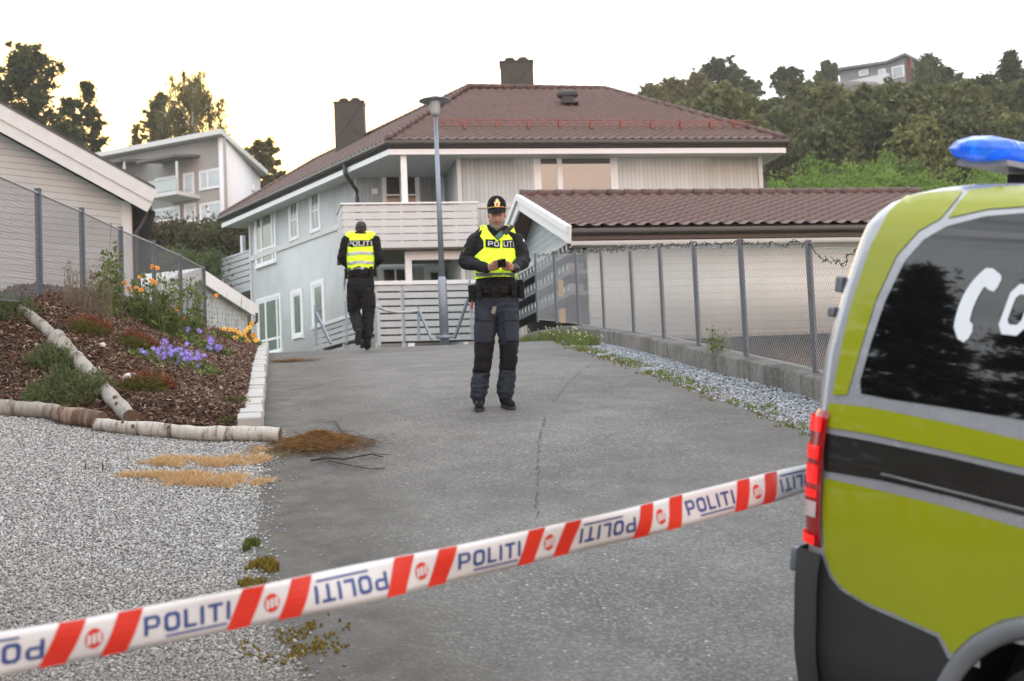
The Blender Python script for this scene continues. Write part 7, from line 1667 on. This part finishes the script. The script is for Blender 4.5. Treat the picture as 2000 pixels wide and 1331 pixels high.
off2 = blob('person', [('b', K(705, 445, .04), (.076, .098, .105)), ('b', K(705, 451, .10), (.06, .05, .06)), ('b', K(694.6, 447.5, .04), (.012, .022, .030)), ('b', K(715.4, 447.5, .04), (.012, .022, .030)), ('t', [K(705, 450, .03), K(704, 463)], [.060, .075]), ('t', [K(705, 448, .145), K(705, 450, .155)], [.012, .014])] + T2(.92) + A2_(.88) +
            [('t', [h1, n1], [.095, .062]), ('t', [n1, a1_], [.06, .042]), ('t', [h2, n2], [.095, .062]), ('t', [n2, a2_], [.06, .042])] + hand2 + F1 + feet(a2_, t2_, .9), .0085, skin, origin=tuple(org2), smooth=1)
tag(off2, 'officer walking away up the drive in yellow vest and dark cap, left foot lifted', 'person')
blob('jacket', T2(1.03) + A2_(1.25) + [('t', [sL, K(704, 462, .01), sR_], [.07, .10, .07]), ('t', [K(704.5, 458, .02), K(704, 463, .02)], [.07, .08])], .011, blackm, off2, wr=.007, wscale=(9, 9, 14), cut=lambda c: c.z < K(705, 536).z)
tr2 = blob('trousers', [('t', [h1, h1.lerp(n1, .6), n1], [(.125, .13), (.118, .12), (.098, .10)]), ('t', [n1, n1.lerp(a1_, .5), a1_ - (a1_ - n1) * .12], [.096, .088, .080]), ('t', [h2, h2.lerp(n2, .6), n2], [(.125, .13), (.115, .12), (.098, .10)]), ('t', [n2, n2.lerp(a2_, .5), a2_ + Vector((0, 0, .11))], [.096, .09, .088]),
                         ('t', [K(705, 535), K(705, 560)], [(.20, .15), (.205, .155)]), ('b', n2.lerp(a2_, .62), (.10, .10, .035))], .011, blk2, off2, wr=.008, wscale=(7, 7, 18), cut=lambda c: c.z > K(705, 533).z)
tb2 = bvh_of(tr2); proj.last = D2
patch('thigh_pocket', tb2, ((675, 602), (689, 603), (690, 578), (675, 576)), blk2, off2, .018, 5, 6, .014); patch('thigh_pocket', tb2, ((724, 602), (735, 602), (735, 576), (723, 577)), blk2, off2, .018, 5, 6, .014)
blob('boot', [(a[0], a[1], [(q[0] * 1.22, q[1] * 1.22) for q in a[2]]) for a in F1] + [('t', [a1_ - (a1_ - n1) * .2, a1_], [.056, .058])], .008, leather, off2)
m_ = MB(); dT = (toe1 - a1_).normalized(); m_.tube([a1_ + dT * -.01 + Vector((0, -.046, 0)), a1_ + dT * .09 + Vector((0, -.052, 0)), toe1 + Vector((0, -.034, 0))], [(.040, .012), (.046, .012), (.04, .010)], n=14, rnd=True); m_.build('sole', bt_, off2)
blob('boot', feet(a2_, t2_, 1.15) + [('t', [a2_ + Vector((0, 0, .12)), a2_], [.058, .060])], .008, leather, off2, cut=lambda c: c.z < R0(c.x, c.y) + .004)
def vcut2(c):
    px, py = cam_px(c)
    if py > 530 + (px - 704) * -.16 or py < 452: return True
    if py < 505:
        if px < np.interp(py, [452, 462, 480, 505], [672, 671, 674.5, 674]) or px > np.interp(py, [452, 462, 480, 505], [735, 735, 731.5, 731]): return True
    if abs(px - 704) < 11 and py < 457: return True
    return False
vs2 = blob('vest', T2(1.16) + [('t', [K(684, 463, 0), K(704, 460, 0), K(725, 463, 0)], [.085, .11, .085])], .010, vestm, off2, wr=.006, wscale=(8, 8, 12), cut=vcut2); so = vs2.modifiers.new('t', 'SOLIDIFY'); so.thickness = .008
vb2 = bvh_of(vs2); proj.last = D2
pdecal(vb2, [[(675.5, 482), (728, 481), (728.5, 469), (675, 470)]], .012, 14, 4).build('badge_panel', blackm, vs2, fixn=False)
pdecal(vb2, textq('POLITI', ((677, 480.5), (726.5, 480), (726.8, 470.5), (676.8, 471)), .2, .12), .020, 2, 2).build('lettering', silver, vs2, fixn=False)
for y in (497, 515): pdecal(vb2, [[(672, y + 4.0), (703, y), (703, y - 6.2), (672, y - 2)], [(703, y), (733, y + 2), (733, y - 4), (703, y - 6.2)]], .013, 10, 3).build('reflective_band', silver, vs2, fixn=False)
pdecal(vb2, [[(676, 533), (712, 526), (712, 521), (676, 528)]], .012, 10, 2).build('hem_band', silver, vs2, fixn=False)
q = blob('belt', [('t', [K(705, 536), K(705, 529)], [(.212, .165), (.212, .165)])], .010, leather, off2)
for px, py, w, h, dy in ((676, 535, 6, 20, -.03), (684, 534, 7, 12, -.14), (694, 533, 6, 10, -.165), (704, 532, 6, 10, -.17), (715, 530, 7, 12, -.165), (725, 530, 7, 18, -.13), (733, 530, 5, 22, -.03)):
    m_ = MB(); m_.box(K(px, py, dy), (w * k2_, .05, h * k2_)); m_.box(K(px, py - h * .3, dy - .026), (w * k2_ * .8, .008, h * k2_ * .25)); o = m_.build('pouch', leather, q); b_ = o.modifiers.new('b', 'BEVEL'); b_.width = .008
m_ = MB(); m_.bar(K(674, 541, -.03), K(673, 556, -.03), .03, .03); m_.bar(K(673, 556, -.03), K(671.5, 559, -.03), .05, .02); m_.build('key_holder', pm('blue_grey_tag', (.10, .13, .17), .5), q); m_ = MB(); m_.bar(K(673, 560, -.03), K(672, 568, -.03), .03, .02); m_.build('tag', pm('orange_tag', (.4, .17, .05), .5), q)
cp2 = blob('cap', [('b', K(705, 441.5, .035), (.086, .104, .078)), ('t', [K(705, 443, .035), K(705, 447, .035)], [(.086, .104), (.084, .10)])], .006, pm('cap_cloth_grey', (.025, .028, .034), .7, var=.2), off2, cut=lambda c: False)
m_ = MB(); m_.tube([K(705, 446, .035) + Vector((math.sin(a) * .088, -math.cos(a) * .105, 0)) for a in [lerp(-1.3, 1.3, i / 12) for i in range(13)]], .005, n=6); m_.build('band', leather, cp2)
blob('hair', [('b', K(705, 450, .0), (.070, .07, .035))], .006, pm('brown_hair', (.05, .03, .02), .8, var=.3), off2)
# ================================================================ evening haze
hb = MB(); hb.box((0, 400, 27), (1500, 1100, 66)); hm = bpy.data.materials.new('haze'); hm.use_nodes = True; hn = hm.node_tree.nodes; hn.clear()
ho = hn.new('ShaderNodeOutputMaterial'); hv = hn.new('ShaderNodeVolumePrincipled'); hv.inputs['Color'].default_value = (.9, .88, .82, 1); hv.inputs['Density'].default_value = .0005; hm.node_tree.links.new(hv.outputs[0], ho.inputs['Volume'])
kind(hb.build('haze', hm), 'stuff')
